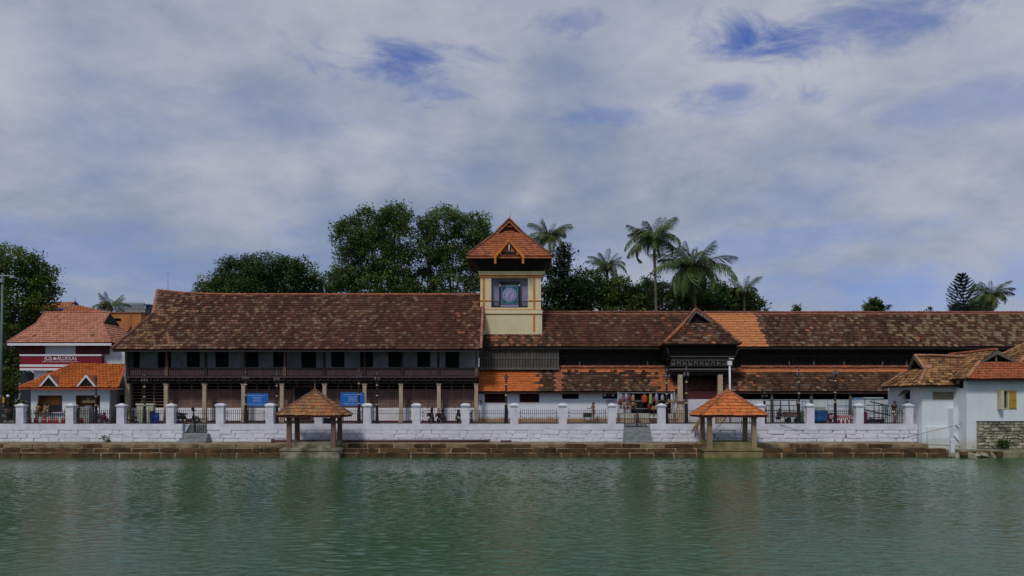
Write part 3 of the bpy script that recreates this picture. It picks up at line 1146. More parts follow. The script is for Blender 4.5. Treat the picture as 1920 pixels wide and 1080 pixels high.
def palace():
    t = thing('timber_palace', 'long two-storey palace with dark timber balcony and worn brown tiled roof', 'building', (X(570, BY), BY + 3, STREET))
    xl, xr = X(243, 72.9), X(897, 72.9)
    # plinth wall and the dark opening behind the pavilion
    pl = MB()
    pl.box(xl, xr, 72.9, 73.3, STREET - .1, 3.52)
    pl.build('plinth_wall', M('shade_lifted_limewash', (0.80, 0.80, 0.84), (0.68, 0.68, 0.73), 1.0, .9), t)  # limewash whitened to offset the shade of the beam above
    sk = MB()
    sk.box(xl + .02, xr, 72.82, 72.9, STREET - .1, STREET + .14)
    sk.build('skirting', m_maroon_wood, t)
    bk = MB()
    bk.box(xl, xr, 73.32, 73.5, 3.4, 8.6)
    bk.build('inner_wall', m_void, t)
    # ground-floor columns
    cols = [240, 312, 384, 457, 529, 609, 684, 752, 823, 893]
    for px in cols:
        x = X(px, BY)
        c = MB()
        c.frustum(x, BY, STREET - .1, 2.75, .19, .19, .18, .18)
        c.frustum(x, BY, 2.75, 5.38, .165, .165, .15, .15)
        c.frustum(x, BY, 5.38, 5.58, .15, .15, .22, .22)
        c.build('column', m_stone_col, t)
    # lattice screens, one per bay
    for i in range(len(cols) - 1):
        a, b = X(cols[i], 72.95) + .05, X(cols[i + 1], 72.95) - .05
        if i == 0:
            a = max(a, xl + .05)
        z0, z1 = 3.54, 5.62
        mb = MB()
        door = i == 4
        if door:
            d0, d1 = X(553, 72.9), X(585, 72.9)
        n = 3
        for k in range(n + 1):
            x = a + (b - a) * k / n
            mb.box(x - .045, x + .045, 72.93, 73.06, z0, z1)
        open_bay = i == 0
        zs = [z0 + (z1 - z0) * k / 8 for k in range(9)]
        for k, z in enumerate(zs):
            mb.box(a, b, 72.95, 73.05, z - .035, z + .035)
        if not open_bay:
            m = max(6, int((b - a) / .17))
            for k in range(m):
                x = a + (b - a) * (k + .5) / m
                mb.box(x - .048, x + .048, 72.97, 73.04, z0, z1 - .5)
            for z in zs[:6]:
                mb.box(a, b, 72.965, 73.045, z + .07, z + .16)
        mb.build('lattice_screen', m_lattice, t, 'stuff')
        if door:
            d = MB()
            d.box(d0, d1, 72.72, 72.92, STREET + .1, 5.35)
            dd = d.build('doorway', m_void, t)
            f = MB()
            frame_bars(f, d0 - .08, d1 + .08, 72.68, 72.74, STREET + .1, 5.42, .1)
            f.build('door_frame', m_brown_wood, dd)
    # beam, mouldings and balcony floor
    bx0, bx1 = X(236, 71.7), X(897, 71.7)
    for k, (z0, z1, y, m) in enumerate(((5.58, 5.80, 71.86, m_black_wood), (5.80, 5.93, 71.72, m_dark_wood), (5.93, 6.06, 71.80, m_black_wood),
                                        (6.06, 6.17, 71.58, m_purple_wood), (6.17, 6.24, 71.66, m_dark_wood))):
        mb = MB()
        mb.box(bx0, bx1, y, 73.2, z0, z1)
        mb.build('cornice_beam', m, t)
    br = MB()
    x = bx0 + .3
    while x < bx1:
        br.box(x - .06, x + .06, 71.55, 71.84, 5.86, 5.98)
        x += .62
    br.build('bracket_row', m_dark_wood, t, 'stuff')
    # balustrade panels between posts
    posts = [240, 313, 386, 460, 534, 608, 684, 754, 822, 893]
    for i in range(len(posts) - 1):
        a, b = X(posts[i], 71.8) + .13, X(posts[i + 1], 71.8) - .13
        pn = thing_part = MB()
        pn.box(a, b, 71.86, 71.90, 6.26, 6.82)
        p = pn.build('balustrade', m_purple_wood, t)
        st = MB()
        k = max(6, int((b - a) / .2))
        for q in range(k):
            x = a + (b - a) * (q + .5) / k
            st.box(x - .05, x + .05, 71.82, 71.86, 6.28, 6.80)
        st.build('baluster_row', m_purple_wood, p)
        hr = MB()
        hr.box(a, b, 71.76, 71.92, 6.82, 6.92)
        hr.build('hand_rail', m_dark_wood, p)
    for i, px in enumerate(posts):
        x = X(px, 71.86)
        mb = MB()
        mb.box(x - .13, x + .13, 71.74, 71.98, 6.24, 6.95)
        mb.frustum(x, 71.86, 6.95, 8.45, .10, .10, .085, .085)
        mb.build('balcony_post', m_brown_wood if i in (1, 4, 9) else m_dark_wood, t)
    # upper wall with dark openings
    WY = 73.15
    op = [(297, 320, 6.25), (351, 374, 7.02), (405, 428, 7.02), (459, 484, 7.02), (513, 537, 7.02), (566, 592, 6.25), (622, 645, 7.02), (676, 699, 7.02),
          (729, 754, 7.02), (783, 806, 7.02), (836, 860, 6.25)]
    holes = [(X(a, WY), X(b, WY), z, 8.42) for a, b, z in op]
    m_upw = M('eave_shade_limewash', (0.33, 0.34, 0.345), (0.17, 0.175, 0.175), 0.8, 0.9, 0.2, 6)  # white wall, its colour darkened to carry the shade under the eave
    uw = MB()
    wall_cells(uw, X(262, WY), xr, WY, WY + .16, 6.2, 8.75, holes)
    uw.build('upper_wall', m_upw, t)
    sw = MB()
    sw.box(xl, xl + .16, 71.95, 78.5, STREET - .1, 8.6)
    sw.build('end_wall', M('grey_end_wall', (0.30, 0.31, 0.30), (0.18, 0.19, 0.18), 1.2, 0.9), t)
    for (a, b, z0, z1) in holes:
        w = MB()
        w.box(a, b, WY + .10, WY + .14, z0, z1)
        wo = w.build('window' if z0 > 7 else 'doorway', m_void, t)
        f = MB()
        frame_bars(f, a - .03, b + .03, WY - .03, WY + .08, z0, z1, .07)
        f.build('frame', m_black_wood, wo)
    cb = MB()
    cb.box(X(240, 73), xr, 71.5, 78, 8.62, 8.72)
    cb.build('ceiling_board', m_black_wood, t)
    # roof
    eY, rY, ez = 70.7, 76.7, 8.38
    rz = 13.62
    sl = Vector((0, rY - eY, rz - ez))

    def fp(px, k, py=None):
        """front slope point: k = 0 at the eave, 1 at the ridge"""
        Y = eY + (rY - eY) * k
        return Vector((X(px, Y), Y, ez + (rz - ez) * k))
    e0, e1, r1, r0, b0 = fp(210, 0), fp(903, 0), fp(901, 1), fp(296, 1), fp(286, .6)
    r1.x = e1.x

    def warp(q):
        k = (q.y - eY) / (rY - eY)
        return .36 * max(0, k) ** 2 * max(0, (X(430, 76) - q.x) / 6.4) ** 2

    def colf(r, p, j, n):
        px = 960 + p.x * F / p.y
        end = max(0, 1 - (px - 210) / 260)
        if px > 855 and r.random() < .2:
            return jit((.26, .105, .06), r, .25)
        if r.random() < end * .5:
            return jit((.25, .135, .07) if r.random() < .65 else (.20, .10, .058), r, .25)
        return weathered(r, p, .62 if px < 700 else .36, .05, .0, 3.0)
    roof_face(t, [e0, e1, r1, r0, b0], .31, .34, colf, warp=warp, deck=.09, rr=random.Random(21), bow=.028)
    # rear slope, left hip and gable ends
    back = [Vector((e1.x, 2 * rY - eY, ez)), Vector((e0.x, 2 * rY - eY, ez)), Vector((b0.x, 2 * rY - b0.y, b0.z)), r0, r1]
    roof_face(t, back, .5, .6, colf, deck=.09, rr=random.Random(22), name='roof_tiles_rear')
    hip = [Vector((e0.x, 2 * rY - eY, ez)), e0, b0, Vector((b0.x, 2 * rY - b0.y, b0.z))]
    roof_face(t, hip, .4, .5, colf, deck=.09, rr=random.Random(23), name='roof_tiles_hip')
    gb = MB()
    gx = b0.x + .35
    gb.poly_slab([(gx, b0.y + .2, b0.z), (gx, 2 * rY - b0.y - .2, b0.z), (gx, rY, rz - .1)], (-1, 0, 0), .1)
    gb.build('gable_panel', m_dark_wood, t)
    ge = MB()
    ge.poly_slab([(e1.x - .25, eY + 1.2, ez + .8), (e1.x - .25, 2 * rY - eY - 1.2, ez + .8), (e1.x - .25, rY, rz - .15)], (1, 0, 0), .1)
    ge.build('gable_end', m_dark_wood, t)
    up = [q + Vector((0, 0, warp(q))) for q in (fp(300, 1), fp(330, 1), fp(360, 1), fp(395, 1), fp(430, 1))]
    ridge(t, [r0 + Vector((0, 0, warp(r0) + .02))] + up + [r1], m_ridge_orange, .14, .42, .05)
    b0w = b0 + Vector((0, 0, warp(b0)))
    ridge(t, [e0 + Vector((0, 0, .06)), b0w], m_ridge_brown, .13, .42, .06)
    ridge(t, [b0w + Vector((-.04, .2, .05)), r0 + Vector((0, 0, warp(r0) + .02))], m_ridge_pink, .15, .40, .05)
    MB().poly_slab([(b0.x - .05, b0.y - .4, b0w.z - .3), (b0.x + .95, b0.y + .05, b0w.z + .15), (b0.x + .3, b0.y + .35, b0w.z + .35)], (0, -.6, .8), .08).build('gable_flashing', m_ridge_pink, t)
    ridge(t, [e1 + Vector((-.05, 0, .06)), r1 + Vector((-.05, 0, .04))], m_ridge_pink, .12, .42, .04)
    eb = MB()
    eb.box(e0.x + .1, e1.x - .05, eY + .03, eY + .09, ez - .19, ez - .07)
    eb.build('eave_board', m_dark_wood, t)
    rf = MB()
    x = e0.x + .4
    while x < e1.x:
        rf.poly_slab([(x - .05, eY + .12, ez - .09), (x + .05, eY + .12, ez - .09), (x + .05, eY + 2.6, ez + 2.15), (x - .05, eY + 2.6, ez + 2.15)], Vector((0, -.66, .75)), .12)
        x += .75
    rf.build('rafter_row', m_dark_wood, t, 'stuff')
    # thin mast on the ridge end
    return t


palace()
an = thing('roof_antenna', 'thin antenna rod standing behind the flared roof end of the palace', 'antenna', tuple(P(315, 549, 77)))
MB().tube([P(315, 560, 77), P(315, 528, 77), P(314.6, 514, 77)], [.035, .03, .015], 6).build('rod', m_grey_metal, an)
MB().tube([P(315, 514, 77), P(315, 510, 77)], [.05, .02], 6).build('tip', m_grey_metal, an)

# ------------------------------------------------------------------ the long right wing with lean-to roofs
def long_wing():
    t = thing('long_wing', 'long palace wing right of the clock tower with black timber loft and mossy lean-to', 'building', (20, 76, STREET))
    eY, rY, ez, rz = 74.0, 77.4, 8.80, 12.10
    xL, xR = -2.45, 58.0
    TX0, TX1 = -2.62, 2.70

    def colf(r, p, j, n):
        px = 960 + p.x * F / p.y
        k = (p.y - eY) / (rY - eY)
        edge = 1413 + (1 - k) * 27
        if 1310 < px < edge:
            return jit((.55, .215, .085), r, .09)
        if k > .93:
            return jit((.30, .11, .07), r, .2)
        if px < 1050 and k < .35 and r.random() < .45:
            return jit((.26, .11, .065) if r.random() < .6 else C_SOOT, r, .2)
        if px < 1300:
            return weathered(r, p, .20, .05, .004, 9.0)
        g = min(1, max(0, (px - 1450) / 450))
        if r.random() < .38 * g:
            return jit((.20, .150, .085), r, .25)
        return weathered(r, p, .42, .10, .004, 14.0, .35)
    # the slope is split round the tower: below it and to its right
    def fp(x, k):
        return Vector((x, eY + (rY - eY) * k, ez + (rz - ez) * k))
    rr = random.Random(31)
    kt = .36
    roof_face(t, [fp(xL, 0), fp(TX1 + .02, 0), fp(TX1 + .02, kt), fp(xL, kt)], .31, .335, colf, rr=rr, deck=.09)
    roof_face(t, [fp(TX1 + .02, 0), fp(xR, 0), fp(xR, 1), fp(TX1 + .02, 1)], .31, .335, colf, rr=rr, deck=.09)
    roof_face(t, [Vector((xR, 2 * rY - eY, ez)), Vector((TX1 + .02, 2 * rY - eY, ez)), fp(TX1 + .02, 1), fp(xR, 1)], .5, .6, colf, rr=rr, deck=.09, name='roof_tiles_rear')
    ridge(t, [fp(TX1 + .1, 1) + Vector((0, 0, .03)), fp(24.5, 1) + Vector((0, 0, .0))], m_ridge_brown, .14, .42, .04)
    ridge(t, [fp(24.5, 1), fp(52, 1)], M('ridge_tile_russet', (0.25, 0.095, 0.08), (0.15, 0.06, 0.05), 2, .85, vary=.25), .14, .42, .04)
    # loft walls of black boards
    WYY = 75.0
    lw = MB()
    lw.box(xL, xR, WYY + .12, WYY + .25, 5.0, 9.6)
    lw.build('loft_wall', m_black_wood, t)
    sl = MB()
    x = X(1050, WYY)
    while x < 50:
        if not X(1250, WYY) < x < X(1388, WYY):
            sl.box(x, x + R.uniform(.05, .09), WYY + .02, WYY + .12, 7.05, 7.95)
        x += .17
    sl.build('loft_slat_row', m_dark_wood, t, 'stuff')
    for px in (1087, 1214, 1480, 1526, 1583, 1655, 1700, 1740, 1800, 1870):
        st = MB()
        x = X(px, WYY - .1)
        st.box(x - .05, x + .05, WYY - .1, WYY + .02, 7.05, 7.62)
        st.build('loft_stud', m_grey_wood, t)
    for (a, b) in ((1049, 1250), (1388, 1960)):
        hb = MB()
        hb.box(X(a, WYY), X(b, WYY), WYY - .06, WYY + .02, 7.98, 8.08)
        hb.box(X(a, WYY), X(b, WYY), WYY - .14, WYY + .02, 6.96, 7.06)
        hb.build('loft_rail', m_dark_wood, t)
    # projecting slatted box just right of the palace
    ax, bx, y = X(899, 74.3), X(1048, 74.3), 74.3
    bb = MB()
    bb.box(ax, bx, y + .06, WYY + .12, 6.85, 8.75)
    bo = bb.build('screened_box', m_black_wood, t)
    s = MB()
    x = ax
    while x < bx - .08:
        for (z0, z1) in ((7.02, 7.80), (7.90, 8.70)):
            s.box(x, x + .075, y, y + .06, z0, z1)
        x += .135
    s.build('slat_row', m_grey_wood, bo)
    rl = MB()
    for (z0, z1, d) in ((6.84, 7.02, .09), (7.80, 7.90, .05), (8.70, 8.78, .05)):
        rl.box(ax - .03, bx + .03, y - d, y + .05, z0, z1)
    for px in (899.5, 946, 996, 1047):
        x = X(px, y)
        rl.box(x - .04, x + .04, y - .03, y + .04, 7.02, 8.70)
    rl.build('rail_frame', m_grey_wood, bo)
    eb = MB()
    eb.box(xL, xR, eY + .03, eY + .09, ez - .19, ez - .07)
    eb.build('eave_board', m_dark_wood, t)
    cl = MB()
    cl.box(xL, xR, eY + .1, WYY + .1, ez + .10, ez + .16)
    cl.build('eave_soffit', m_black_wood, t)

    # lean-to roofs
    lY, tY, lz, tz = 72.5, 75.0, 4.90, 7.0

    def lp(px, k):
        Y = lY + (tY - lY) * k
        return Vector((X(px, Y), Y, lz + (tz - lz) * k))

    def lp_x(x, k):
        return Vector((x, lY + (tY - lY) * k, lz + (tz - lz) * k))

    def colc(r, p, j, n):
        px = 960 + p.x * F / p.y
        k = (p.y - lY) / (tY - lY)
        if px < 1004 + 6 * (j % 3):
            return jit((.58, .165, .045), r, .13)
        if px > 1215:
            q = mnoise.noise(p * .8)
            if r.random() < .45 + q + (px - 1215) / 120:
                return jit((.38, .13, .06), r, .25)
        if k > .84:
            return jit((.54, .18, .07), r, .2)
        if 1040 < px < 1055:
            return jit((.36, .13, .08), r, .2)
        return weathered(r, p, .60, .50, .02, 2.0, .75)

    def colr(r, p, j, n):
        px = 960 + p.x * F / p.y
        k = (p.y - lY) / (tY - lY)
        if k > .76:
            return jit((.56, .20, .085), r, .12)
        if px < 1425 and r.random() < .16:
            return jit((.34, .12, .055), r, .25)
        return weathered(r, p, .50, .45, .01, 6.0, .85)
    rr = random.Random(41)
    x0 = X(896, lY)
    roof_face(t, [lp_x(x0, 0), lp(1272, 0), lp_x(lp(1272, 0).x, 1), lp_x(x0, 1)], .31, .335, colc, rr=rr, deck=.08)
    roof_face(t, [lp(1352, 0), lp_x(47, 0), lp_x(47, 1), lp_x(lp(1352, 0).x, 1)], .31, .335, colr, rr=rr, deck=.08)
    ridge(t, [lp_x(x0, 0) + Vector((.02, 0, .04)), lp_x(x0, 1)], m_ridge_orange, .11, .4, .03)
    ridge(t, [lp_x(lp(1048, 1).x, 1) + Vector((0, -.12, .03)), lp_x(lp(1250, 1).x, 1) + Vector((0, -.12, .03))], m_ridge_orange, .16, .42, .05)
    ridge(t, [lp_x(lp(1388, 1).x, 1) + Vector((0, -.12, .03)), lp_x(45, 1) + Vector((0, -.12, .03))], m_ridge_orange, .17, .42, .05)
    le = MB()
    le.box(x0, X(1272, lY), lY + .04, lY + .09, lz - .17, lz - .06)
    le.box(X(1352, lY), 47, lY + .04, lY + .09, lz - .17, lz - .06)
    le.build('lean_to_eave_board', m_deck, t)
    # whitewashed front wall with its four low openings
    wy = 73.2
    wins = [(910, 947, 738.5, 754), (975, 1010, 738.5, 753.5), (1055, 1084, 734, 747)]
    hol = [(X(a, wy), X(b, wy), Z(d, wy), Z(c, wy)) for a, b, c, d in wins]
    sh = (X(1183, wy), X(1262, wy), STREET + .45, 4.78)
    fw = MB()
    wall_cells(fw, X(897.5, wy), X(1275, wy), wy, wy + .3, STREET - .1, 5.02, hol + [sh])
    fw.build('front_wall', m_stain_white, t)
    for i, (a, b, z0, z1) in enumerate(hol):
        w = MB()
        w.box(a, b, wy + .2, wy + .26, z0, z1)
        wo = w.build('window', m_void, t)
        f = MB()
        frame_bars(f, a - .05, b + .05, wy - .03, wy + .08, z0 - .04, z1 + .04, .08)
        f.build('frame', m_maroon_wood if i < 2 else m_black_wood, wo)
        if i < 2:
            gr = MB()
            n = 12
            for k in range(n):
                x = a + (b - a) * (k + .5) / n
                gr.box(x - .014, x + .014, wy + .06, wy + .1, z0, z1)
            for k in (1, 2, 3, 4):
                z = z0 + (z1 - z0) * k / 5
                gr.box(a, b, wy + .08, wy + .11, z - .012, z + .012)
            gr.build('grille', m_maroon_wood, wo)
    # shop recess
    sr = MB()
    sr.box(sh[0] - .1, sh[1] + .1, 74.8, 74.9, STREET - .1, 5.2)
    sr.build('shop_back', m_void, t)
    # open verandah right of the porch
    vy = 72.95
    pw = MB()
    pw.box(X(1352, vy), 46.5, vy, vy + .3, STREET - .1, 4.26)
    pw.build('verandah_parapet', M('parapet_whitewash', (0.60, 0.63, 0.68), (0.46, 0.49, 0.53), .9, .9, .2, 8), t)
    for px in (1447, 1521, 1594):
        p = MB()
        x = X(px, 72.8)
        p.box(x - .09, x + .09, 72.7, 72.9, STREET - .1, 5.0)
        p.build('verandah_post', m_grey_wood, t)
    p = MB()
    x = X(1673, 72.8)
    p.box(x - .24, x + .24, 72.6, 72.94, STREET - .1, 5.05)
    p.build('verandah_pillar', m_white, t)
    vb = MB()
    vb.box(X(1275, 75), 47, 75.3, 75.4, STREET - .1, 7.0)
    vb.build('verandah_back', m_void, t)
    gd = MB()
    gd.box(46.6, 46.9, 72.6, 79, STREET - .1, 8.7)
    gd.build('far_end_wall', m_white, t)
    return t


long_wing()


def porch():
    t = thing('entrance_porch', 'carved black timber entrance porch with its own gabled mossy roof', 'porch', (X(1320, 73), 73, STREET))
    eY, ez = 71.6, 8.86
    pkY, pkz = 74.8, 4.2 + 166 * 74.8 / F
    xa, xb = X(1245, eY), X(1388, eY)
    k = .60
    y1, z1 = eY + 3.5 * k, ez + 3.25 * k
    ga, gb = X(1284, y1), X(1341, y1)
    xm = (xa + xb) / 2 - .05

    def colf(r, p, j, n):
        return weathered(r, p, .75, .3, .03, 22.0, .3)
    rr = random.Random(51)
    roof_face(t, [(xa, eY, ez), (xb, eY, ez), (gb, y1, z1), (ga, y1, z1)], .31, .33, colf, rr=rr, deck=.09)
    top = Vector((xm, y1 + .25, pkz))
    bt = Vector((xm, 77.2, pkz))
    roof_face(t, [Vector((xa, 77.2, ez)), Vector((xa, eY, ez)), Vector((ga, y1, z1)), top, bt], .31, .33, colf, rr=rr, deck=.09, name='roof_tiles_side')
    roof_face(t, [Vector((xb, eY, ez)), Vector((xb, 77.2, ez)), bt, top, Vector((gb, y1, z1))], .31, .33, colf, rr=rr, deck=.09, name='roof_tiles_side')
    ridge(t, [(xa, eY, ez + .05), (ga, y1, z1 + .05)], m_ridge_orange, .16, .42, .06)
    ridge(t, [(xb, eY, ez + .05), (gb, y1, z1 + .05)], m_ridge_brown, .14, .42, .06)
    ridge(t, [(ga, y1, z1 + .1), (xm, y1 + .1, pkz + .1)], m_ridge_orange, .13, .42, .03)
    ridge(t, [(gb, y1, z1 + .1), (xm, y1 + .1, pkz + .1)], m_ridge_brown, .13, .42, .03)
    gp = MB()
    gp.poly_slab([(ga + .1, y1 + .45, z1 - .1), (gb - .1, y1 + .45, z1 - .1), (xm, y1 + .45, pkz - .1)], (0, -1, 0), .1)
    g = gp.build('gable_panel', m_black_wood, t)
    bg = MB()
    for s, a in ((1, ga), (-1, gb)):
        bg.poly_slab([(a, y1 + .02, z1 + .02), (a + s * .3, y1 + .02, z1 + .02), (xm, y1 + .02, pkz - .22), (xm, y1 + .02, pkz + .02)], (0, -1, 0), .1)
    bg.build('barge_board', m_grey_wood, g)
    gs = MB()
    for q in range(3):
        z = z1 + .18 + q * .22
        hw = (gb - ga) / 2 * (1 - (z - z1) / (pkz - z1)) - .25
        gs.box(xm - hw, xm + hw, y1 + .37, y1 + .45, z, z + .07)
    gs.build('gable_slat_row', m_dark_wood, g)
    # stacked balcony
    cx = X(1316, 72.3)
    for i, (z0, z1_, hw, y, m) in enumerate(((8.0, 8.78, 2.95, 72.55, m_black_wood), (7.62, 8.0, 2.85, 72.45, m_black_wood), (7.04, 7.10, 2.72, 72.05, m_dark_wood),
                                            (6.96, 7.62, 2.62, 72.2, m_black_wood), (6.74, 6.86, 2.75, 72.0, m_grey_wood), (6.60, 6.68, 2.72, 72.05, m_dark_wood), (6.3, 6.96, 2.6, 72.3, m_black_wood))):
        mb = MB()
        mb.box(cx - hw, cx + hw, y, 74.9 - .01 * i, z0, z1_)
        mb.build('balcony_tier', m, t)
    cv = MB()
    x = cx - 2.6
    q = 0
    while x < cx + 2.55:
        cv.box(x, x + .05, 72.12, 72.2, 7.10, 7.55)
        if q % 2 == 0:
            cv.box(x + .05, x + .19, 72.14, 72.2, 7.12 + .1 * (q % 3), 7.30 + .08 * (q % 3))
        x += .24
        q += 1
    for z in (7.55, 7.86):
        cv.box(cx - 2.7, cx + 2.7, 72.1, 72.2, z, z + .05)
    cv.build('carved_panel_row', m_grey_wood, t, 'stuff')
    for s in (-1, 1):
        for k2 in range(3):
            b = MB()
            x = cx + s * (2.75 + .0)
            b.tube([(x - s * .1, 72.15 + .5 * k2, 7.5), (x + s * .05, 72.0 + .5 * k2, 8.0), (x + s * .32, 71.85 + .5 * k2, 8.7)], [.06, .05, .07], 6)
            b.build('carved_bracket', m_dark_wood, t)
    for px in (1275, 1350):
        x = X(px, 72.2)
        p = MB()
        p.frustum(x, 72.2, STREET - .1, 3.05, .42, .36, .40, .35)
        p.frustum(x, 72.2, 3.05, 3.5, .36, .32, .26, .25)
        p.frustum(x, 72.2, 3.5, 6.35, .22, .22, .18, .18)
        p.build('stone_pillar', m_stone_col, t)
    # roof of the passage and a dark board seen between the pillars
    ir = MB()
    rr = random.Random(5)
    for vv, fc, c in tiles_on([(X(1283, 73.5), 73.5, 5.0), (X(1345, 73.5), 73.5, 5.0), (X(1345, 73.5), 74.7, 6.1), (X(1283, 73.5), 74.7, 6.1)], .3, .3,
                              lambda r, p, j, n: jit((.17, .075, .055), r, .25), rr=rr):
        ir.add(vv, fc, c)
    ir.build('inner_roof_tiles', m_tile, t, 'stuff')
    MB().box(X(1281, 73.4), X(1346, 73.4), 73.35, 73.45, 4.28, 5.0).build('inner_board', m_maroon_wood, t)
    MB().box(X(1281, 73.4), X(1346, 73.4), 73.36, 73.5, STREET - .1, 4.28).build('inner_wall', m_white, t)
    MB().box(X(1268, 72.1), X(1288, 72.1), 71.9, 71.99, 3.95, 4.12).build('small_notice', m_brown_wood, t)
    return t


porch()


# ------------------------------------------------------------------ clock tower
def tower():
    ty = 75.2
    t = thing('clock_tower', 'cream and orange clock tower with a steep orange tiled roof', 'tower', (-.14, 78, 8))
    x0, x1, yb = -2.62, 2.55, 80.4
    cx = (x0 + x1) / 2
    lo = MB()
    lo.box(x0 - .02, x1 + .10, ty, yb, 7.5, 11.80)
    lo.build('lower_body', m_cream, t)
    # rounded flashing at the foot
    MB().box(x0, x1 + .14, ty - .05, ty - .002, 9.85, 10.05).build('foot_moulding', m_cream, t)
    wx0, wx1, wz0, wz1 = X(921, ty), X(990, ty), 12.35, 14.95
    ub = MB()
    wall_cells(ub, x0 - .18, x1, ty + .02, ty + .5, 12.12, 15.35, [(wx0, wx1, wz0, wz1)])
    ub.box(x0 - .18, x0 + .3, ty + .5, yb, 12.12, 15.35)
    ub.box(x1 - .3, x1, ty + .5, yb, 12.12, 15.35)
    ub.box(x0 + .3, x1 - .3, yb - .4, yb, 12.12, 15.35)
    ub.build('upper_body', m_cream, t)
    md = MB()
    md.box(x0 - .25, x1 + .14, ty - .1, yb + .05, 11.80, 11.92)
    md.box(x0 - .22, x1 + .10, ty - .06, yb + .03, 11.92, 12.12)
    md.build('string_course', m_cream, t)
    for (z0, z1, d) in ((11.74, 11.80, .06), (12.12, 12.18, .05), (12.92, 12.97, .045), (12.97, 13.0, .03)):
        o = MB()
        o.box(x0 - .2, wx0 - .02 if z0 > 12.5 else x1 + .06, ty - d, ty + .015, z0, z1)
        if z0 > 12.5:
            o.box(wx1 + .02, x1 + .04, ty - d, ty + .015, z0, z1)
        o.build('orange_band', m_orange, t)
    for px, z0, z1 in ((907, 12.18, 15.0), (1001.5, 12.18, 15.0), (907.5, 10.4, 11.74), (1001.5, 10.2, 11.74)):
        o = MB()
        x = X(px, ty)
        o.box(x - .085, x + .085, ty - .028, ty + .015, z0, z1)
        o.build('orange_pilaster', m_orange, t)
    co = MB()
    co.box(x0 - .25, x1 + .08, ty - .10, yb + .05, 15.04, 15.22)
    co.build('orange_cornice', m_orange, t)
    c2 = MB()
    c2.box(x0 - .30, x1 + .15, ty - .2, yb + .1, 15.22, 15.34)
    c2.frustum(cx, (ty + yb) / 2, 15.34, 15.5, 2.85, 2.85, 2.95, 2.95)
    c2.build('cream_cornice', m_cream, t)
    # clock recess
    rc = MB()
    rc.box(wx0, wx1, ty + .52, ty + .6, wz0, wz1)
    rc.build('recess_wall', m_violet, t)
    rf = MB()
    for i in range(9):
        for s in (0, 1):
            x = (wx0 + .12 + i * .1) if s == 0 else (wx1 - .12 - i * .1)
            rf.box(x - .015, x + .015, ty + .2, ty + .24, wz0, wz0 + .5)
    rf.box(wx0, wx1, ty + .18, ty + .26, wz0 + .5, wz0 + .57)
    rf.build('recess_railing', m_dark_wood, t, 'stuff')
    pc = X(955.5, ty)
    ck = MB()
    ck.box(pc - .92, pc + .92, ty + .16, ty + .5, wz0 + .05, wz0 + 2.32)
    ck_o = ck.build('clock_case', m_black_wood, t)
    tp = MB()
    tp.box(pc - .76, pc + .76, ty + .12, ty + .16, wz0 + .32, wz0 + 2.0)
    tp.build('plaque', m_teal, ck_o)
    di = MB()
    zc = wz0 + 1.12
    vs_ = [(pc, ty + .10, zc)]
    seg = 24
    for k in range(seg):
        a = 2 * PI * k / seg
        vs_.append((pc + .58 * math.cos(a), ty + .10, zc + .58 * math.sin(a)))
    for k in range(seg):
        a = 2 * PI * k / seg
        vs_.append((pc + .60 * math.cos(a), ty + .125, zc + .60 * math.sin(a)))
    di.add(vs_, [(0, 1 + (k + 1) % seg, 1 + k) for k in range(seg)] + [(1 + k, 1 + (k + 1) % seg, 1 + seg + (k + 1) % seg, 1 + seg + k) for k in range(seg)])
    di.build('dial', m_lilac, ck_o)
    mk = MB()
    for k in range(12):
        a = 2 * PI * k / 12
        c, s = math.cos(a), math.sin(a)
        q = Vector((pc + .45 * c, ty + .088, zc + .45 * s))
        mk.box(q.x - .035, q.x + .035, q.y, q.y + .01, q.z - .06, q.z + .06)
    mk.tube([(pc, ty + .08, zc), (pc + .2, ty + .08, zc + .22)], .022, 4)
    mk.tube([(pc, ty + .08, zc), (pc - .06, ty + .08, zc - .36)], .016, 4)
    mk.build('hour_mark_row', m_dk, ck_o)
    cn = MB()
    for sx in (-1, 1):
        for sz in (-1, 1):
            for q in range(3):
                a0 = Vector((pc + sx * .70, ty + .11, zc + sz * .78))
                cn.tube([a0 + Vector((-sx * .05, 0, -sz * (.1 + .16 * q))), a0 + Vector((-sx * (.1 + .07 * q), 0, -sz * (.08 + .05 * q))), a0 + Vector((-sx * (.08 + .16 * q), 0, -sz * .04))], .022, 4)
    cn.build('corner_scroll_row', m_dk, ck_o)
    for s in (-1, 1):
        q = MB()
        q.box(pc + s * .86 - .05, pc + s * .86 + .05, ty + .06, ty + .16, wz0 + 1.9, wz0 + 2.02)
        q.build('white_boss', m_white_paint, ck_o)
    sb = MB()
    sb.box(pc - .8, pc + .8, ty + .05, ty + .16, wz0 + .06, wz0 + .26)
    sb.build('clock_sill', m_violet, ck_o)
    # dark timber gallery under the eaves, spreading upward
    gl = MB()
    gl.frustum(cx, (ty + yb) / 2, 15.5, 16.62, 2.75, 2.75, 3.35, 3.35)
    gl.build('gallery', m_black_wood, t)
    gs = MB()
    for i in range(26):
        u = -1 + 2 * (i + .5) / 26
        yy = (ty + yb) / 2
        gs.tube([(cx + u * 2.72, yy - 2.8, 15.52), (cx + u * 3.28, yy - 3.38, 16.6)], .03, 4)
    gs.build('gallery_slat_row', m_dark_wood, t, 'stuff')
    # roof
    cy = (ty + yb) / 2
    eY, ez = 74.0, 16.66
    hx, hy = 3.72, cy - eY
    cxx = X(955, eY) - .02
    pkz = 20.35
    c = [Vector((cxx - hx, cy - hy, ez)), Vector((cxx + hx, cy - hy, ez)), Vector((cxx + hx, cy + hy, ez)), Vector((cxx - hx, cy + hy, ez))]
    gk = .76
    gy = eY + (cy - eY) * .74
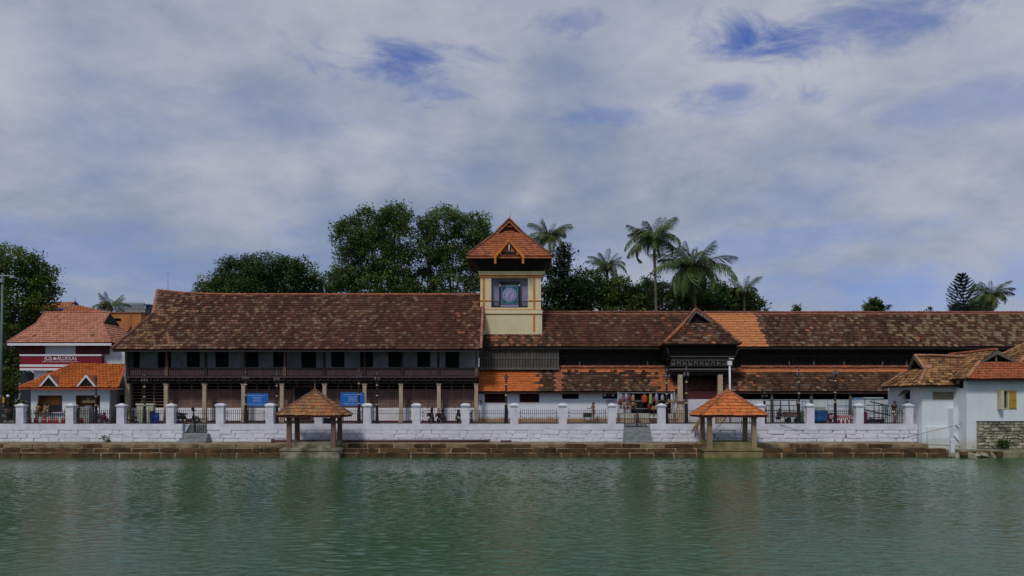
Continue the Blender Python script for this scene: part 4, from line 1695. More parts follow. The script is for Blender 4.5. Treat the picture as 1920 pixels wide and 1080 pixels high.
    gz_ = ez + (pkz - ez) * .70
    gh = hx * .30
    ga, gb = Vector((cxx - gh, gy, gz_)), Vector((cxx + gh, gy, gz_))
    pf, pb = Vector((cxx, gy - .25, pkz)), Vector((cxx, 2 * cy - gy + .25, pkz))
    ha, hb = Vector((cxx - gh, 2 * cy - gy, gz_)), Vector((cxx + gh, 2 * cy - gy, gz_))

    def colf(r, p, j, n):
        return jit((.41, .132, .058) if r.random() < .8 else (.30, .105, .055), r, .17)
    rr = random.Random(61)
    roof_face(t, [c[0], c[1], gb, ga], .29, .33, colf, rr=rr, deck=.08, single=230)
    roof_face(t, [c[1], c[2], hb, gb], .29, .33, colf, rr=rr, deck=.08, name='roof_tiles_side')
    roof_face(t, [c[2], c[3], ha, hb], .29, .33, colf, rr=rr, deck=.08, name='roof_tiles_rear')
    roof_face(t, [c[3], c[0], ga, ha], .29, .33, colf, rr=rr, deck=.08, name='roof_tiles_side')
    for (a, b) in ((ga, ha), (hb, gb)):
        if a is ga:
            pts = [ha, ga, pf, pb]
        else:
            pts = [gb, hb, pb, pf]
        roof_face(t, pts, .29, .33, colf, rr=rr, deck=.08, name='roof_tiles_cap')
    up = Vector((0, 0, .05))
    ridge(t, [c[0] + up, ga + up], m_ridge_brown, .12, .38, .05)
    ridge(t, [c[1] + up, gb + up], m_ridge_brown, .12, .38, .05)
    ridge(t, [ga + Vector((-.05, -.1, .05)), pf + up], m_ridge_pink, .13, .38, .05)
    ridge(t, [gb + Vector((.05, -.1, .05)), pf + up], m_ridge_pink, .13, .38, .05)
    ridge(t, [pf + up, pb + up], m_ridge_orange, .13, .38, .05)
    gp = MB()
    gp.poly_slab([(cxx - gh + .05, gy + .1, gz_ - .05), (cxx + gh - .05, gy + .1, gz_ - .05), (cxx, gy + .1, pkz - .12)], (0, -1, 0), .08)
    g = gp.build('top_gable', m_maroon_wood, t)
    bo = MB()
    for s in (-1, 1):
        bo.poly_slab([(cxx + s * gh * 1.1, gy - .2, gz_ - .12), (cxx + s * (gh * 1.1 - .2), gy - .2, gz_ - .12), (cxx, gy - .26, pkz - .22), (cxx, gy - .26, pkz - .02)], (0, -1, 0), .08)
    bo.box(cxx - .45, cxx + .45, gy - .1, gy + .02, gz_ + .02, gz_ + .14)
    bo.box(cxx - .3, cxx + .3, gy - .1, gy + .02, gz_ + .52, gz_ + .62)
    bo.build('barge_board', m_orange_wood, g)
    # eave boards
    eb = MB()
    eb.box(c[0].x, c[1].x, eY - .02, eY + .05, ez - .16, ez - .03)
    eb.box(c[0].x - .02, c[0].x + .05, eY + .06, 2 * cy - eY, ez - .16, ez - .03)
    eb.box(c[1].x - .05, c[1].x + .02, eY + .06, 2 * cy - eY, ez - .16, ez - .03)
    eb.build('eave_board', m_orange_wood, t)
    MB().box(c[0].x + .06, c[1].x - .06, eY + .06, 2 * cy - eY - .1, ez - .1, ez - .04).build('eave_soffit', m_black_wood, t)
    # front dormer
    dz0, dz1, dy, dh = 16.55, 18.15, 73.75, 1.45
    dm = MB()
    dm.poly_slab([(cxx - .95, dy + .35, 17.05), (cxx + .95, dy + .35, 17.05), (cxx, dy + .35, 18.0)], (0, -1, 0), .08)
    dmo = dm.build('dormer', m_orange_wood, t)
    b2 = MB()
    for s in (-1, 1):
        b2.poly_slab([(cxx + s * dh, dy, dz0 - .05), (cxx + s * (dh - .24), dy, dz0 - .12), (cxx, dy, dz1 - .25), (cxx, dy, dz1)], (0, -1, 0), .12)
        b2.box(cxx + s * 1.2 - .09, cxx + s * 1.2 + .09, dy + .02, dy + .2, 16.0, 16.6)
        b2.box(cxx + s * .72 - .07, cxx + s * .72 + .07, dy + .15, dy + .3, 16.75, 17.1)
        b2.poly_slab([(cxx + s * 1.45, dy + .1, dz0 - .05), (cxx + s * 1.45, dy + 1.2, dz0 + .2), (cxx, dy + 2.2, dz1), (cxx, dy + .1, dz1)], Vector((s * .7, 0, .7)), .06)
    b2.build('dormer_boards', m_orange, dmo)
    dk = MB()
    dk.poly_slab([(cxx - .62, dy + .26, 16.72), (cxx + .62, dy + .26, 16.72), (cxx + .62, dy + .26, 17.03), (cxx - .62, dy + .26, 17.03)], (0, -1, 0), .05)
    dk.build('dormer_opening', m_void, dmo)
    fi = MB()
    fi.lathe([(.03, 0), (.06, .1), (.04, .2), (.10, .45), (.10, .6), (.05, .72), (.02, .8)], (cxx, dy + .22, 17.1), 8, smooth=True)
    fi.build('white_finial', m_white_paint, dmo)
    lr = MB()
    lr.tube([pf + Vector((.08, .1, 0)), pf + Vector((.1, .1, 1.35))], [.022, .012], 5)
    lr.build('lightning_rod', m_grey_metal, t)
    return t


tower()


# ------------------------------------------------------------------ left: ticket house and the shop behind it
def text_mesh(body, size, x0, x1, z, y, mat, parent, name='lettering'):
    cu = bpy.data.curves.new(name, 'FONT')
    cu.body = body
    cu.size = size
    cu.extrude = 0.006
    cu.align_x = 'CENTER'
    cu.align_y = 'CENTER'
    cu.materials.append(mat)
    o = bpy.data.objects.new(name, cu)
    COL.objects.link(o)
    bpy.context.view_layer.update()
    wd = max(o.dimensions.x, .01)
    me = bpy.data.meshes.new_from_object(o)
    bpy.data.objects.remove(o)
    o = link(name, me, parent, ((x0 + x1) / 2, y, z))
    o.rotation_euler = (PI / 2, 0, 0)
    o.scale = ((x1 - x0) / wd, 1, 1)
    return o


def ticket_house():
    Y = 71.0
    t = thing('ticket_house', 'small white house with orange tiled roof, two white triangular dormers and two wide openings', 'house', (X(130, Y), Y + 1.5, STREET))
    x0, x1 = X(58, Y), X(205, Y)
    ztop = 5.12
    ops = [(72, 116, 742, 772.5), (143, 187, 742, 772.5)]
    hol = [(X(a, Y), X(b, Y), Z(d, Y), Z(c, Y)) for a, b, c, d in ops]
    w = MB()
    wall_cells(w, x0, x1, Y, Y + .22, STREET - .1, ztop, hol)
    w.box(x0, x0 + .2, Y + .22, 75, STREET - .1, ztop)
    w.build('front_wall', m_shop_white, t)
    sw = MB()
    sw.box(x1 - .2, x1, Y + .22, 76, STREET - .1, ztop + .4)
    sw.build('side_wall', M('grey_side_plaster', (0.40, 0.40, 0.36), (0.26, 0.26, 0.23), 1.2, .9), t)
    sd = MB()
    sd.box(x1 - .05, x1 + .02, 72.9, 73.8, STREET, 4.6)
    sd.build('side_door', m_void, t)
    m_in = M('ochre_panelling', (0.50, 0.21, 0.05), (0.34, 0.14, 0.035), 1.5, .6)
    ib = MB()
    ib.box(x0 + .2, x1 - .2, 71.75, 71.85, STREET, ztop)
    ib.build('inner_panelling', m_in, t)
    for i, (a, b, z0, z1) in enumerate(hol):
        f = MB()
        frame_bars(f, a - .02, b + .02, Y - .02, Y + .1, z0 - .02, z1 + .03, .07)
        fo = f.build('window_frame', m_maroon_wood, t)
        s = MB()
        s.box(a - .1, b + .12, Y - .22, Y - .02, z0 - .12, z0 - .02)
        s.build('counter_sill', m_white, fo)
        if i == 0:
            q = MB()
            q.box(b - 1.05, b - .1, Y + .3, Y + .7, z0, z0 + .55)
            q.build('dark_monitor', m_dk, fo)
            q = MB()
            q.box(a + .25, a + .62, Y + .4, Y + .5, z0, z0 + .62)
            q.build('white_form_stack', m_white_paint, fo)
        else:
            q = MB()
            q.box(a + .35, b - .25, Y + .04, Y + .1, z1 - .68, z1 - .12)
            so = q.build('notice_board', M('dark_notice_board', (0.05, 0.014, 0.01), None, 4, .5), fo)
            q = MB()
            q.box(a + .5, b - .4, Y + .02, Y + .04, z1 - .58, z1 - .36)
            q.box((a + b) / 2 - .1, (a + b) / 2 + .1, Y + .02, Y + .04, z1 - .32, z1 - .2)
            q.build('pale_print', M('faded_gold_print', (0.42, 0.32, 0.12), (.25, .17, .06), 9, .6), so)
            q = MB()
            q.box(a + .55, a + 1.2, Y + .3, Y + .4, z0, z0 + .55)
            q.box(a + 1.35, b - .1, Y + .3, Y + .4, z0, z0 + .55)
            q.build('white_inner_panel', m_white, fo)
            q = MB()
            q.box((a + b) / 2 + .1, (a + b) / 2 + .2, Y + .2, Y + .28, z0, z0 + .7)
            q.build('orange_mullion', m_orange_wood, fo)
    # roof
    eY, ez, tY, tz = 70.2, 5.19, 74.2, 7.32

    def colf(r, p, j, n):
        return jit((.52, .155, .036) if r.random() < .8 else (.42, .12, .03), r, .15)
    rr = random.Random(71)
    A, B = Vector((X(35, eY), eY, ez)), Vector((X(222, eY), eY, ez))
    C = Vector((X(238, tY), tY, tz))
    D = Vector((X(139, tY), tY, tz))
    roof_face(t, [A, B, C, D], .29, .32, colf, rr=rr, deck=.07)
    roof_face(t, [Vector((A.x, 78.2, ez)), A, D], .3, .33, colf, rr=rr, deck=.07, name='roof_tiles_side')
    ridge(t, [A + Vector((0, 0, .04)), D + Vector((0, 0, .04))], M('ridge_tile_bright', (0.52, 0.14, 0.04), (.42, .11, .03), 2, .8, vary=.12), .10, .4, .03)
    ridge(t, [B + Vector((-.05, 0, .04)), C + Vector((-.05, 0, .04))], MATS['ridge_tile_bright'], .10, .4, .03)
    e = MB()
    e.box(A.x, B.x, eY - .02, eY + .03, ez - .14, ez - .02)
    e.build('eave_board', M('red_orange_fascia', (0.36, 0.06, 0.02), None, 3, .6), t)
    MB().box(A.x + .1, B.x - .1, eY + .04, Y + .2, ez - .1, ez - .05).build('eave_soffit', m_shop_white, t)
    for px in (91, 161):
        dy = eY - .05
        cx = X(px, dy)
        za, zb = Z(702.5, dy), ez + .15
        hw = .80
        d = MB()
        for s in (-1, 1):
            d.poly_slab([(cx + s * hw, dy, zb - .03), (cx + s * (hw - .15), dy, zb - .03), (cx, dy, za - .2), (cx, dy, za)], (0, -1, 0), .1)
        do = d.build('dormer', m_white_paint, t)
        q = MB()
        for s in (-1, 1):
            q.poly_slab([(cx + s * hw * .97, dy + .1, zb - .03), (cx + s * hw * .97, dy + .35, zb), (cx, dy + 2.2, za - .03), (cx, dy + .1, za - .03)], Vector((s * .75, 0, .65)), .05)
        q.build('dormer_roof', m_ridge_orange, do)
        q = MB()
        q.poly_slab([(cx - hw + .15, dy + .12, zb), (cx + hw - .15, dy + .12, zb), (cx, dy + .12, za - .2)], (0, -1, 0), .05)
        q.build('dormer_panel', m_void, do)
    return t


ticket_house()


def shop():
    Y = 75.0
    t = thing('jewellery_shop', 'white shop building with maroon name board and broad salmon tiled roof', 'building', (X(120, Y), Y + 4, STREET))
    x0, x1 = X(64, Y), X(243, Y)
    w = MB()
    w.box(x0, x1, Y, Y + .3, STREET - .1, 9.0)
    w.box(x0, x0 + .3, Y + .3, 84, STREET - .1, 9.0)
    w.box(x1 - .3, x1, Y + .3, 84, STREET - .1, 9.0)
    w.build('wall', m_shop_white, t)
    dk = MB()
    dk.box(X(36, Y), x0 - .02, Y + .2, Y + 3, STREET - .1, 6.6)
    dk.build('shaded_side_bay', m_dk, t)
    # maroon screens below the eave, white between
    for (a, b) in ((36, 85), (144, 206)):
        q = MB()
        n = 7
        for k in range(n):
            xa = X(a, Y) + (X(b, Y) - X(a, Y)) * k / n
            xb = X(a, Y) + (X(b, Y) - X(a, Y)) * (k + 1) / n
            q.box(xa, xb - .02, Y - .22 - .02 * (k % 2), Y - .02, 8.22, 9.05)
        q.build('maroon_screen', m_maroon_wood, t)
    # sign band
    sy = 74.5
    sx0, sx1 = X(37.5, sy), X(190.5, sy)
    for (za, zb, m, d, nm) in ((8.04, 8.18, m_white_paint, .08, 'white_moulding'), (7.30, 8.04, m_maroon, .0, 'sign_board'), (7.10, 7.30, m_white_paint, .06, 'white_moulding'),
                               (6.98, 7.10, m_red, .0, 'red_stripe'), (6.78, 6.98, m_white_paint, .04, 'white_moulding')):
        q = MB()
        q.box(sx0, sx1, sy - d, Y - .01, za, zb)
        so = q.build(nm, m, t)
        if nm == 'sign_board':
            text_mesh('JOS', .56, X(83.5, sy), X(98.5, sy), Z(672, sy), sy - .02, m_white_paint, so)
            text_mesh('ALUKKAS', .56, X(107.5, sy), X(144, sy), Z(672, sy), sy - .02, m_white_paint, so)
            e = MB()
            cx, cz = X(103, sy), Z(672.5, sy)
            e.poly_slab([(cx - .18, sy - .02, cz), (cx, sy - .02, cz - .13), (cx + .18, sy - .02, cz), (cx, sy - .02, cz + .13)], (0, -1, 0), .02)
            e.build('diamond_emblem', m_white_paint, so)
            text_mesh('A TRADITION OF FINE JEWELLERY', .14, X(89, sy), X(138, sy), Z(678.3, sy), sy - .02, m_white_paint, so, 'small_lettering')
            e = MB()
            for (a, b) in ((78.5, 87.5), (139.5, 148)):
                e.box(X(a, sy), X(b, sy), sy - .02, sy - .005, Z(678.6, sy), Z(678.0, sy))
            e.build('rule_line', m_white_paint, so)
    la = MB()
    for k in range(9):
        x = X(90 + 3.6 * k, Y)
        la.box(x, x + .08, Y - .08, Y - .01, 6.1, 6.75)
    la.build('ochre_screen', m_ochre, t)
    # roof with flared corners and a gablet at each end
    eY, ez, rY, rz = 74.0, 9.16, 78.6, 12.22

    def fp(px, k):
        Yk = eY + (rY - eY) * k
        return Vector((X(px, Yk), Yk, ez + (rz - ez) * k))

    def colf(r, p, j, n):
        if r.random() < .012:
            return jit((.14, .07, .05), r)
        return jit(C_SALMON if r.random() < .75 else (.43, .185, .115), r, .12)
    rr = random.Random(81)
    kb = .62
    e0, e1 = fp(14, 0), fp(209, 0)
    b0, b1 = fp(69, kb), fp(193, kb)
    r0, r1 = fp(84, 1), fp(206, 1)
    roof_face(t, [e0, e1, b1, b0], .30, .34, colf, rr=rr, deck=.07, bow=.015)
    roof_face(t, [b0, b1, r1, r0], .30, .34, colf, rr=rr, deck=.07, bow=.015, name='roof_tiles_top')
    bk = lambda q: Vector((q.x, 2 * rY - q.y, q.z))
    roof_face(t, [e1, bk(e1), bk(b1), b1], .30, .34, colf, rr=rr, deck=.07, name='roof_tiles_side')
    roof_face(t, [bk(e0), e0, b0, bk(b0)], .30, .34, colf, rr=rr, deck=.07, name='roof_tiles_side')
    roof_face(t, [bk(e1), bk(e0), bk(b0), r0, r1, bk(b1)], .5, .6, colf, deck=.07, tiles=False)
    for (b, r_) in ((b0, r0), (b1, r1)):
        g = MB()
        gx = b.x + (.35 if b is b0 else -.1)
        g.poly_slab([(gx, b.y + .1, b.z), (gx, 2 * rY - b.y - .1, b.z), (gx, rY, rz - .1)], (1, 0, 0), .1)
        g.build('gable_panel', m_dark_wood, t)
    u = Vector((0, 0, .05))
    for pts in ([e0 + u, b0 + u], [e1 + u, b1 + u], [b0 + u, r0 + u], [b1 + u, r1 + u], [r0 + u, r1 + u]):
        ridge(t, pts, m_ridge_pink, .10, .4, .02)
    f = MB()
    f.box(e0.x, e1.x, eY - .03, eY + .03, ez - .24, ez - .03)
    f.build('white_fascia', m_white_paint, t)
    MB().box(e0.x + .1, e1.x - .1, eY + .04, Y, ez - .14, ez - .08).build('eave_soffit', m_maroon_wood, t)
    return t


shop()

# orange block, far roofs and the terrace behind the shop
ob = thing('orange_block', 'plain orange walled block with one small dark window, behind the shop roof', 'building', (X(232, 86), 88, STREET))
w = MB()
oy = 86.0
ox0, ox1, oz = X(203, oy), X(264.5, oy), Z(587, oy)
wall_cells(w, ox0, ox1, oy, oy + .3, STREET, oz, [(X(213.5, oy), X(227, oy), Z(602.5, oy), Z(597, oy))])
w.box(ox0, ox1, oy + .3, oy + 6, STREET, oz - .02)
w.build('wall', m_orange_wall, ob)
MB().box(X(213.5, oy), X(227, oy), oy + .2, oy + .29, Z(602.5, oy), Z(597, oy)).build('window', m_void, ob)
MB().box(X(245, oy), X(245.8, oy), oy - .06, oy - .002, STREET, oz).build('corner_pipe', M('orange_pipe', (.42, .17, .06), None, 3, .7), ob)
MB().box(ox0 - .1, ox1 + .1, oy - .1, oy + 6.1, oz, oz + .12).build('roof_slab', m_ridge_pink, ob)


def far_gable(px0, px1, pe, pk, pyr, Y, lab, colr, kind):
    t = thing('far_house', lab, 'house', (X((px0 + px1) / 2, Y), Y + 4, STREET))
    x0, x1 = X(px0, Y), X(px1, Y)
    ze = Z(pe, Y)
    MB().box(x0 + .5, x1 - .5, Y + .5, Y + 7, STREET, ze).build('wall', m_orange_wall if kind == 0 else m_shop_white, t)

    def colf(r, p, j, n):
        return jit(colr, r, .15)
    rr = random.Random(int(px0))
    if kind == 0:      # hipped roof with its peak at pk
        zr = Z(pyr, Y + 3.5)
        a, b, c, d = Vector((x0, Y, ze)), Vector((x1, Y, ze)), Vector((x1, Y + 7.5, ze)), Vector((x0, Y + 7.5, ze))
        p0, p1 = Vector((X(pk, Y + 3.5), Y + 3.7, zr)), Vector((X(pk, Y + 3.5) + 1.0, Y + 3.7, zr))
        roof_face(t, [a, b, p1, p0], .35, .38, colf, rr=rr)
        roof_face(t, [d, a, p0], .5, .6, colf, rr=rr, name='roof_tiles_side')
        roof_face(t, [b, c, p1], .5, .6, colf, rr=rr, name='roof_tiles_side')
        roof_face(t, [c, d, p0, p1], .5, .6, colf, rr=rr, name='roof_tiles_rear')
        ridge(t, [a, p0], m_ridge_pink, .1)
        ridge(t, [b, p1], m_ridge_pink, .1)
        MB().lathe([(.1, 0), (.12, .1), (.03, .2), (.02, .6)], p0, 6).build('finial', m_ridge_pink, t)
    else:              # gable facing the viewer's right, blue edge boards
        zr = Z(pyr, Y)
        xr = X(pk, Y)
        roof_face(t, [Vector((x0 - 2, Y, ze)), Vector((xr - .3, Y, ze)), Vector((xr + .1, Y + 3, zr)), Vector((x0 - 2, Y + 3, zr))], .35, .38, colf, rr=rr)
        roof_face(t, [Vector((xr - .3, Y + 6, ze)), Vector((x0 - 2, Y + 6, ze)), Vector((x0 - 2, Y + 3, zr)), Vector((xr + .1, Y + 3, zr))], .5, .6, colf, rr=rr, name='roof_tiles_rear')
        g = MB()
        g.poly_slab([(xr - .35, Y - .1, ze + .1), (x1, Y + 3, ze), (xr + .1, Y + 2.8, zr - .1)], Vector((.5, -.8, 0)), .1)
        g.build('gable_panel', m_shop_white, t)
        b = MB()
        b.tube([(xr + .12, Y + 2.9, zr + .1), (x1 + .5, Y + 3.4, ze + .6)], [.13, .13], 4)
        b.tube([(xr - .3, Y - .1, ze + .12), (x1 + .5, Y + 3.3, ze + .1)], [.22, .3], 4)
        b.build('blue_barge_board', M('dark_blue_paint', (.018, .024, .14), None, 3, .5), t)
        MB().lathe([(.1, 0), (.03, .2), (.02, .7)], (xr + .1, Y + 2.9, zr), 6).build('finial', m_dk, t)
    return t


far_gable(112, 214, 590, 129, 573, 92, 'low orange hipped roof rising behind the shop roof', (.50, .19, .09), 0)
far_gable(82, 117, 583, 115, 562, 100, 'far orange gabled roof with blue barge boards beside the left tree', (.52, .2, .08), 1)
tr = thing('roof_terrace', 'grey flat-roofed building with mesh railing on its terrace, far behind the shop', 'building', (X(250, 104), 106, STREET))
ty_ = 104.0
m_ter = M('grey_render', (.30, .32, .33), (.2, .22, .22), .6, .9)
MB().box(X(222, ty_), X(272, ty_), ty_, ty_ + 8, STREET, Z(580, ty_)).build('wall', m_ter, tr)
q = MB()
for k in range(14):
    x = X(222 + 3.75 * k, ty_)
    q.box(x - .04, x + .04, ty_ - .06, ty_, Z(580, ty_), Z(567.5, ty_))
for k in range(4):
    z = Z(580 - 4.1 * k, ty_)
    q.box(X(222, ty_), X(272, ty_), ty_ - .05, ty_ - .01, z - .03, z + .03)
q.build('terrace_railing', m_grey_metal, tr)
MB().box(X(222, ty_), X(272, ty_), ty_ + .05, ty_ + .07, Z(580, ty_), Z(569, ty_)).build('railing_mesh', m_ter, tr)
sh_ = thing('dark_rooftop_tank_room', 'dark blue rooftop shelter beside the flared end of the palace roof', 'rooftop shed', (X(280, 98), 100, STREET))
MB().box(X(272, 98), X(296, 98), 98, 103, STREET, Z(579, 98)).build('wall', M('blue_black_render', (.035, .04, .06), (.02, .022, .035), 1, .8), sh_)
MB().box(X(273.5, 98), X(281, 98), 97.95, 99.5, Z(579, 98), Z(570.5, 98)).build('tank_room', m_dk, sh_)
MB().poly_slab([(X(271, 98), 97.8, Z(570.5, 98)), (X(285, 98), 97.8, Z(571.5, 98)), (X(282, 98), 100, Z(568, 98)), (X(274, 98), 100, Z(568, 98))], (0, 0, 1), .12).build('blue_roof_sheet', M('dark_blue_paint', (.018, .024, .14)), sh_)
q = MB()
q.tube([(X(268, 97.8), 97.8, Z(591, 97.8)), (X(286, 97.8), 97.8, Z(593, 97.8))], .1, 5)
q.build('white_ledge', m_grey_metal, sh_)


# ------------------------------------------------------------------ right: the white house standing in the pond's edge
def white_house():
    t = thing('white_house', 'white house at the water edge with mossy hipped roofs and one yellow-shuttered window', 'house', (38, 67, .9))
    m_hw = m_house_white
    m_moss = None

    def colm(r, p, j, n):
        a = mnoise.noise(p * .7)
        x = r.random()
        if x < .30 + .3 * a:
            return jit((.40, .225, .095), r, .25)
        if x < .55:
            return jit((.30, .145, .065), r, .25)
        return jit((.21, .105, .05) if x < .85 else (.10, .06, .03), r, .3)

    def colo(r, p, j, n):
        return jit((.37, .110, .048) if r.random() < .8 else (.27, .09, .042), r, .15)
    rr = random.Random(91)
    # block 1
    ax0, ax1, ay0 = 31.72, 34.4, 66.0
    w = MB()
    w.box(ax0, 42, ay0, ay0 + .3, .3, 5.32)
    w.build('front_wall', m_hw, t)
    flap_h = [(68.05, 69.1)]
    w = MB()
    za, zb = 4.27, 5.0
    w.box(ax0, ax0 + .3, ay0 + .3, 68.0, .3, 5.32)
    w.box(ax0, ax0 + .3, 69.15, 72.0, .3, 5.32)
    w.box(ax0, ax0 + .3, 68.0, 69.15, .3, za)
    w.box(ax0, ax0 + .3, 68.0, 69.15, zb, 5.32)
    w.build('side_wall', m_hw, t)
    wn = MB()
    wn.box(ax0 + .2, ax0 + .28, 68.0, 69.15, za, zb)
    wo = wn.build('window', m_void, t)
    MB().poly_slab([(ax0 - .02, 68.02, zb), (ax0 - .02, 69.13, zb), (ax0 - .55, 69.13, zb - .5), (ax0 - .55, 68.02, zb - .5)], Vector((-.7, 0, .7)), .04).build('tilted_flap', m_grey_wood, wo)
    bd = MB()
    bx0, bx1 = X(1749, ay0), X(1787, ay0)
    for k in range(3):
        bd.box(bx0, bx1, ay0 - .045 - .004 * k, ay0 - .003, Z(749, ay0) + .2 * k, Z(749, ay0) + .2 * (k + 1) - .015)
    bd.build('plank_board', m_board, t)
    # its roof
    L, ez, rz = 31.05, 5.28, 7.62
    y0, ym, y1 = 65.2, 68.4, 71.6
    A, B = Vector((L, y0, ez)), Vector((L, y1, ez))
    gk = .58
    g0 = Vector((L + 1.5, y0 + (ym - y0) * gk, ez + (rz - ez) * gk))
    g1 = Vector((L + 1.5, y1 - (y1 - ym) * gk, ez + (rz - ez) * gk))
    pk = Vector((L + 1.25, ym, rz + .10))
    E = Vector((34.9, y0, ez))
    Rr = Vector((37.2, ym, rz))
    roof_face(t, [A, Vector((37.2, y0, ez)), Rr, pk, g0], .29, .33, colm, rr=rr, bow=.035)
    roof_face(t, [B, A, g0, g1], .29, .33, colm, rr=rr, bow=.035, name='roof_tiles_side')
    roof_face(t, [Vector((37.2, y1, ez)), B, g1, pk, Rr], .4, .5, colm, rr=rr, name='roof_tiles_rear')
    m_rt = M('ridge_tile_tan', (0.44, 0.22, 0.12), (0.28, 0.14, 0.08), 2.2, .85, vary=.2)
    u = Vector((0, 0, .05))
    ridge(t, [A + u, g0 + u], m_rt, .14, .36, .04)
    ridge(t, [B + u, g1 + u], m_rt, .12, .36, .04)
    ridge(t, [pk + u, Rr + u], m_rt, .12, .36, .03)
    ridge(t, [g0 + u + Vector((-.1, -.05, 0)), pk + u], m_rt, .11, .36, .03)
    ridge(t, [g1 + u + Vector((-.1, .05, 0)), pk + u], m_rt, .11, .36, .03)
    gp = MB()
    gp.poly_slab([(L + 1.72, g0.y + .1, g0.z - .05), (L + 1.72, g1.y - .1, g1.z - .05), (L + 1.72, ym, rz - .05)], (-1, 0, 0), .08)
    g = gp.build('gable_panel', m_void, t)
    bb = MB()
    for q in (g0, g1):
        d = (pk - q)
        bb.poly_slab([q + Vector((-.16, 0, -.06)), pk + Vector((-.12, 0, -.04)), pk + Vector((-.12, 0, -.24)), q + Vector((-.16, (.16 if q is g0 else -.16), -.10))], (-1, 0, 0), .06)
    bb.build('barge_board', m_grey_wood, g)
    fl = MB()
    fl.poly_slab([(L + 1.2, g0.y - .2, g0.z + .05), (L + 2.0, g0.y - .05, g0.z + .12), (L + 2.0, g0.y + .3, g0.z + .40), (L + 1.2, g0.y + .1, g0.z + .30)], (0, -.6, .8), .06)
    fl.build('gable_flashing', m_ridge_pink, t)
    # block 2: comes forward to the water
    bx, by = 34.1, 64.0
    wx0, wx1, wz0, wz1 = X(1876.5, by), X(1905, by), Z(766, by), Z(732.5, by)
    w = MB()
    wall_cells(w, bx, 48, by, by + .3, .3, 5.72, [(wx0, wx1, wz0, wz1)])
    w.build('front_wall', m_hw, t)
    w = MB()
    hz0, hz1 = Z(728, 64.6), Z(716.5, 64.6)
    w.box(bx, bx + .3, by + .3, 66.0, .3, hz0)
    w.box(bx, bx + .3, by + .3, 64.45, hz0, 5.72)
    w.box(bx, bx + .3, 65.35, 66.0, hz0, 5.72)
    w.build('side_wall', m_hw, t)
    MB().box(bx + .2, bx + .28, 64.45, 65.35, hz0, 5.72).build('side_opening', m_void, t)
    wi = MB()
    wi.box(wx0, wx1, by + .22, by + .28, wz0, wz1)
    wo = wi.build('window', M('navy_interior', (.016, .018, .045), None, 3, .7), t)
    f = MB()
    frame_bars(f, wx0 - .04, wx1 + .04, by - .04, by + .1, wz0 - .04, wz1 + .04, .08)
    f.box((wx0 + wx1) / 2 - .09, (wx0 + wx1) / 2 + .05, by - .045, by + .08, wz0 + .04, wz1 - .04)
    f.build('frame', m_cream_wood, wo)
    gb_ = MB()
    for k in range(4):
        x = wx0 + .1 + k * .12
        gb_.box(x - .012, x + .012, by + .06, by + .085, wz0, wz1)
    gb_.build('window_bars', m_grey_metal, wo)
    MB().box(wx0 - .28, wx0 - .06, by - .52, by - .03, wz0 - .06, wz1 + .02).build('open_shutter', m_cream_wood, wo)
    s = MB()
    hx = (wx0 + wx1) / 2 + .06
    s.box(hx, wx1 - .03, by - .06, by - .045, wz0 + .02, wz1 - .02)
    for z in (wz0 + .02, (wz0 + wz1) / 2 - .04, wz1 - .1):
        s.box(hx, wx1 - .03, by - .085, by - .06, z, z + .08)
    s.build('closed_shutter', m_ochre, wo)
    # roof of block 2, gable end towards the pond
    pxx, ez2, rz2 = 37.2, 5.74, 7.95
    e0, e1 = Vector((33.72, 63.3, ez2)), Vector((40.7, 63.3, ez2))
    k = .56
    h0, h1 = Vector((33.72 + 3.48 * k * .82, 65.0, ez2 + (rz2 - ez2) * k)), Vector((40.7 - 3.48 * k * .82, 65.0, ez2 + (rz2 - ez2) * k))
    h0, h1 = Vector((35.6, 65.0, 7.046)), Vector((38.45, 65.0, 7.046))
    pf, pb = Vector((pxx - .3, 65.0, rz2)), Vector((pxx - .3, 72, rz2))
    roof_face(t, [e0, e1, h1, h0], .27, .30, colo, rr=rr, bow=.04)
    roof_face(t, [Vector((33.72, 72, ez2)), e0, h0, pf, pb], .29, .33, colm, rr=rr, bow=.035, name='roof_tiles_side')
    roof_face(t, [e1, Vector((40.7, 72, ez2)), pb, pf, h1], .4, .5, colm, rr=rr, name='roof_tiles_side')
    ridge(t, [e0 + u, h0 + u], m_rt, .13, .36, .04)
    ridge(t, [e1 + u, h1 + u], m_ridge_orange, .13, .36, .04)
    ridge(t, [pf + u, pb + u], m_ridge_orange, .13, .36, .05)
    gp = MB()
    gp.poly_slab([(h0.x + .15, 65.35, h0.z), (h1.x - .15, 65.35, h1.z), (pf.x, 65.35, rz2 - .05)], (0, -1, 0), .08)
    g = gp.build('gable_panel', m_void, t)
    bb = MB()
    for s_, q in ((1, h0), (-1, h1)):
        bb.poly_slab([(q.x - s_ * .12, 64.86, q.z - .02), (q.x + s_ * .2, 64.86, q.z - .02), (pf.x, 64.86, rz2 - .28), (pf.x, 64.86, rz2 + .02)], (0, -1, 0), .07)
    bb.box(pf.x - .07, pf.x + .07, 65.0, 65.1, h0.z, rz2 - .3)
    bb.box(pf.x - .2, pf.x + .2, 65.0, 65.1, h0.z + .55, h0.z + .7)
    bb.build('barge_board', m_grey_wood, g)
    eb = MB()
    eb.box(e0.x + .05, e1.x, 63.33, 63.39, ez2 - .16, ez2 - .05)
    eb.box(L + .1, 34.0, y0 + .04, y0 + .1, ez - .16, ez - .05)
    eb.build('eave_board', m_deck, t)
    # third roof further right
    rx, rzz = 39.5, 6.9
    C0, C1 = Vector((rx, 66.6, rzz)), Vector((rx, 73.0, rzz))
    T0, T1 = Vector((43.4, 69.8, 9.4)), Vector((44.4, 69.8, 9.4))
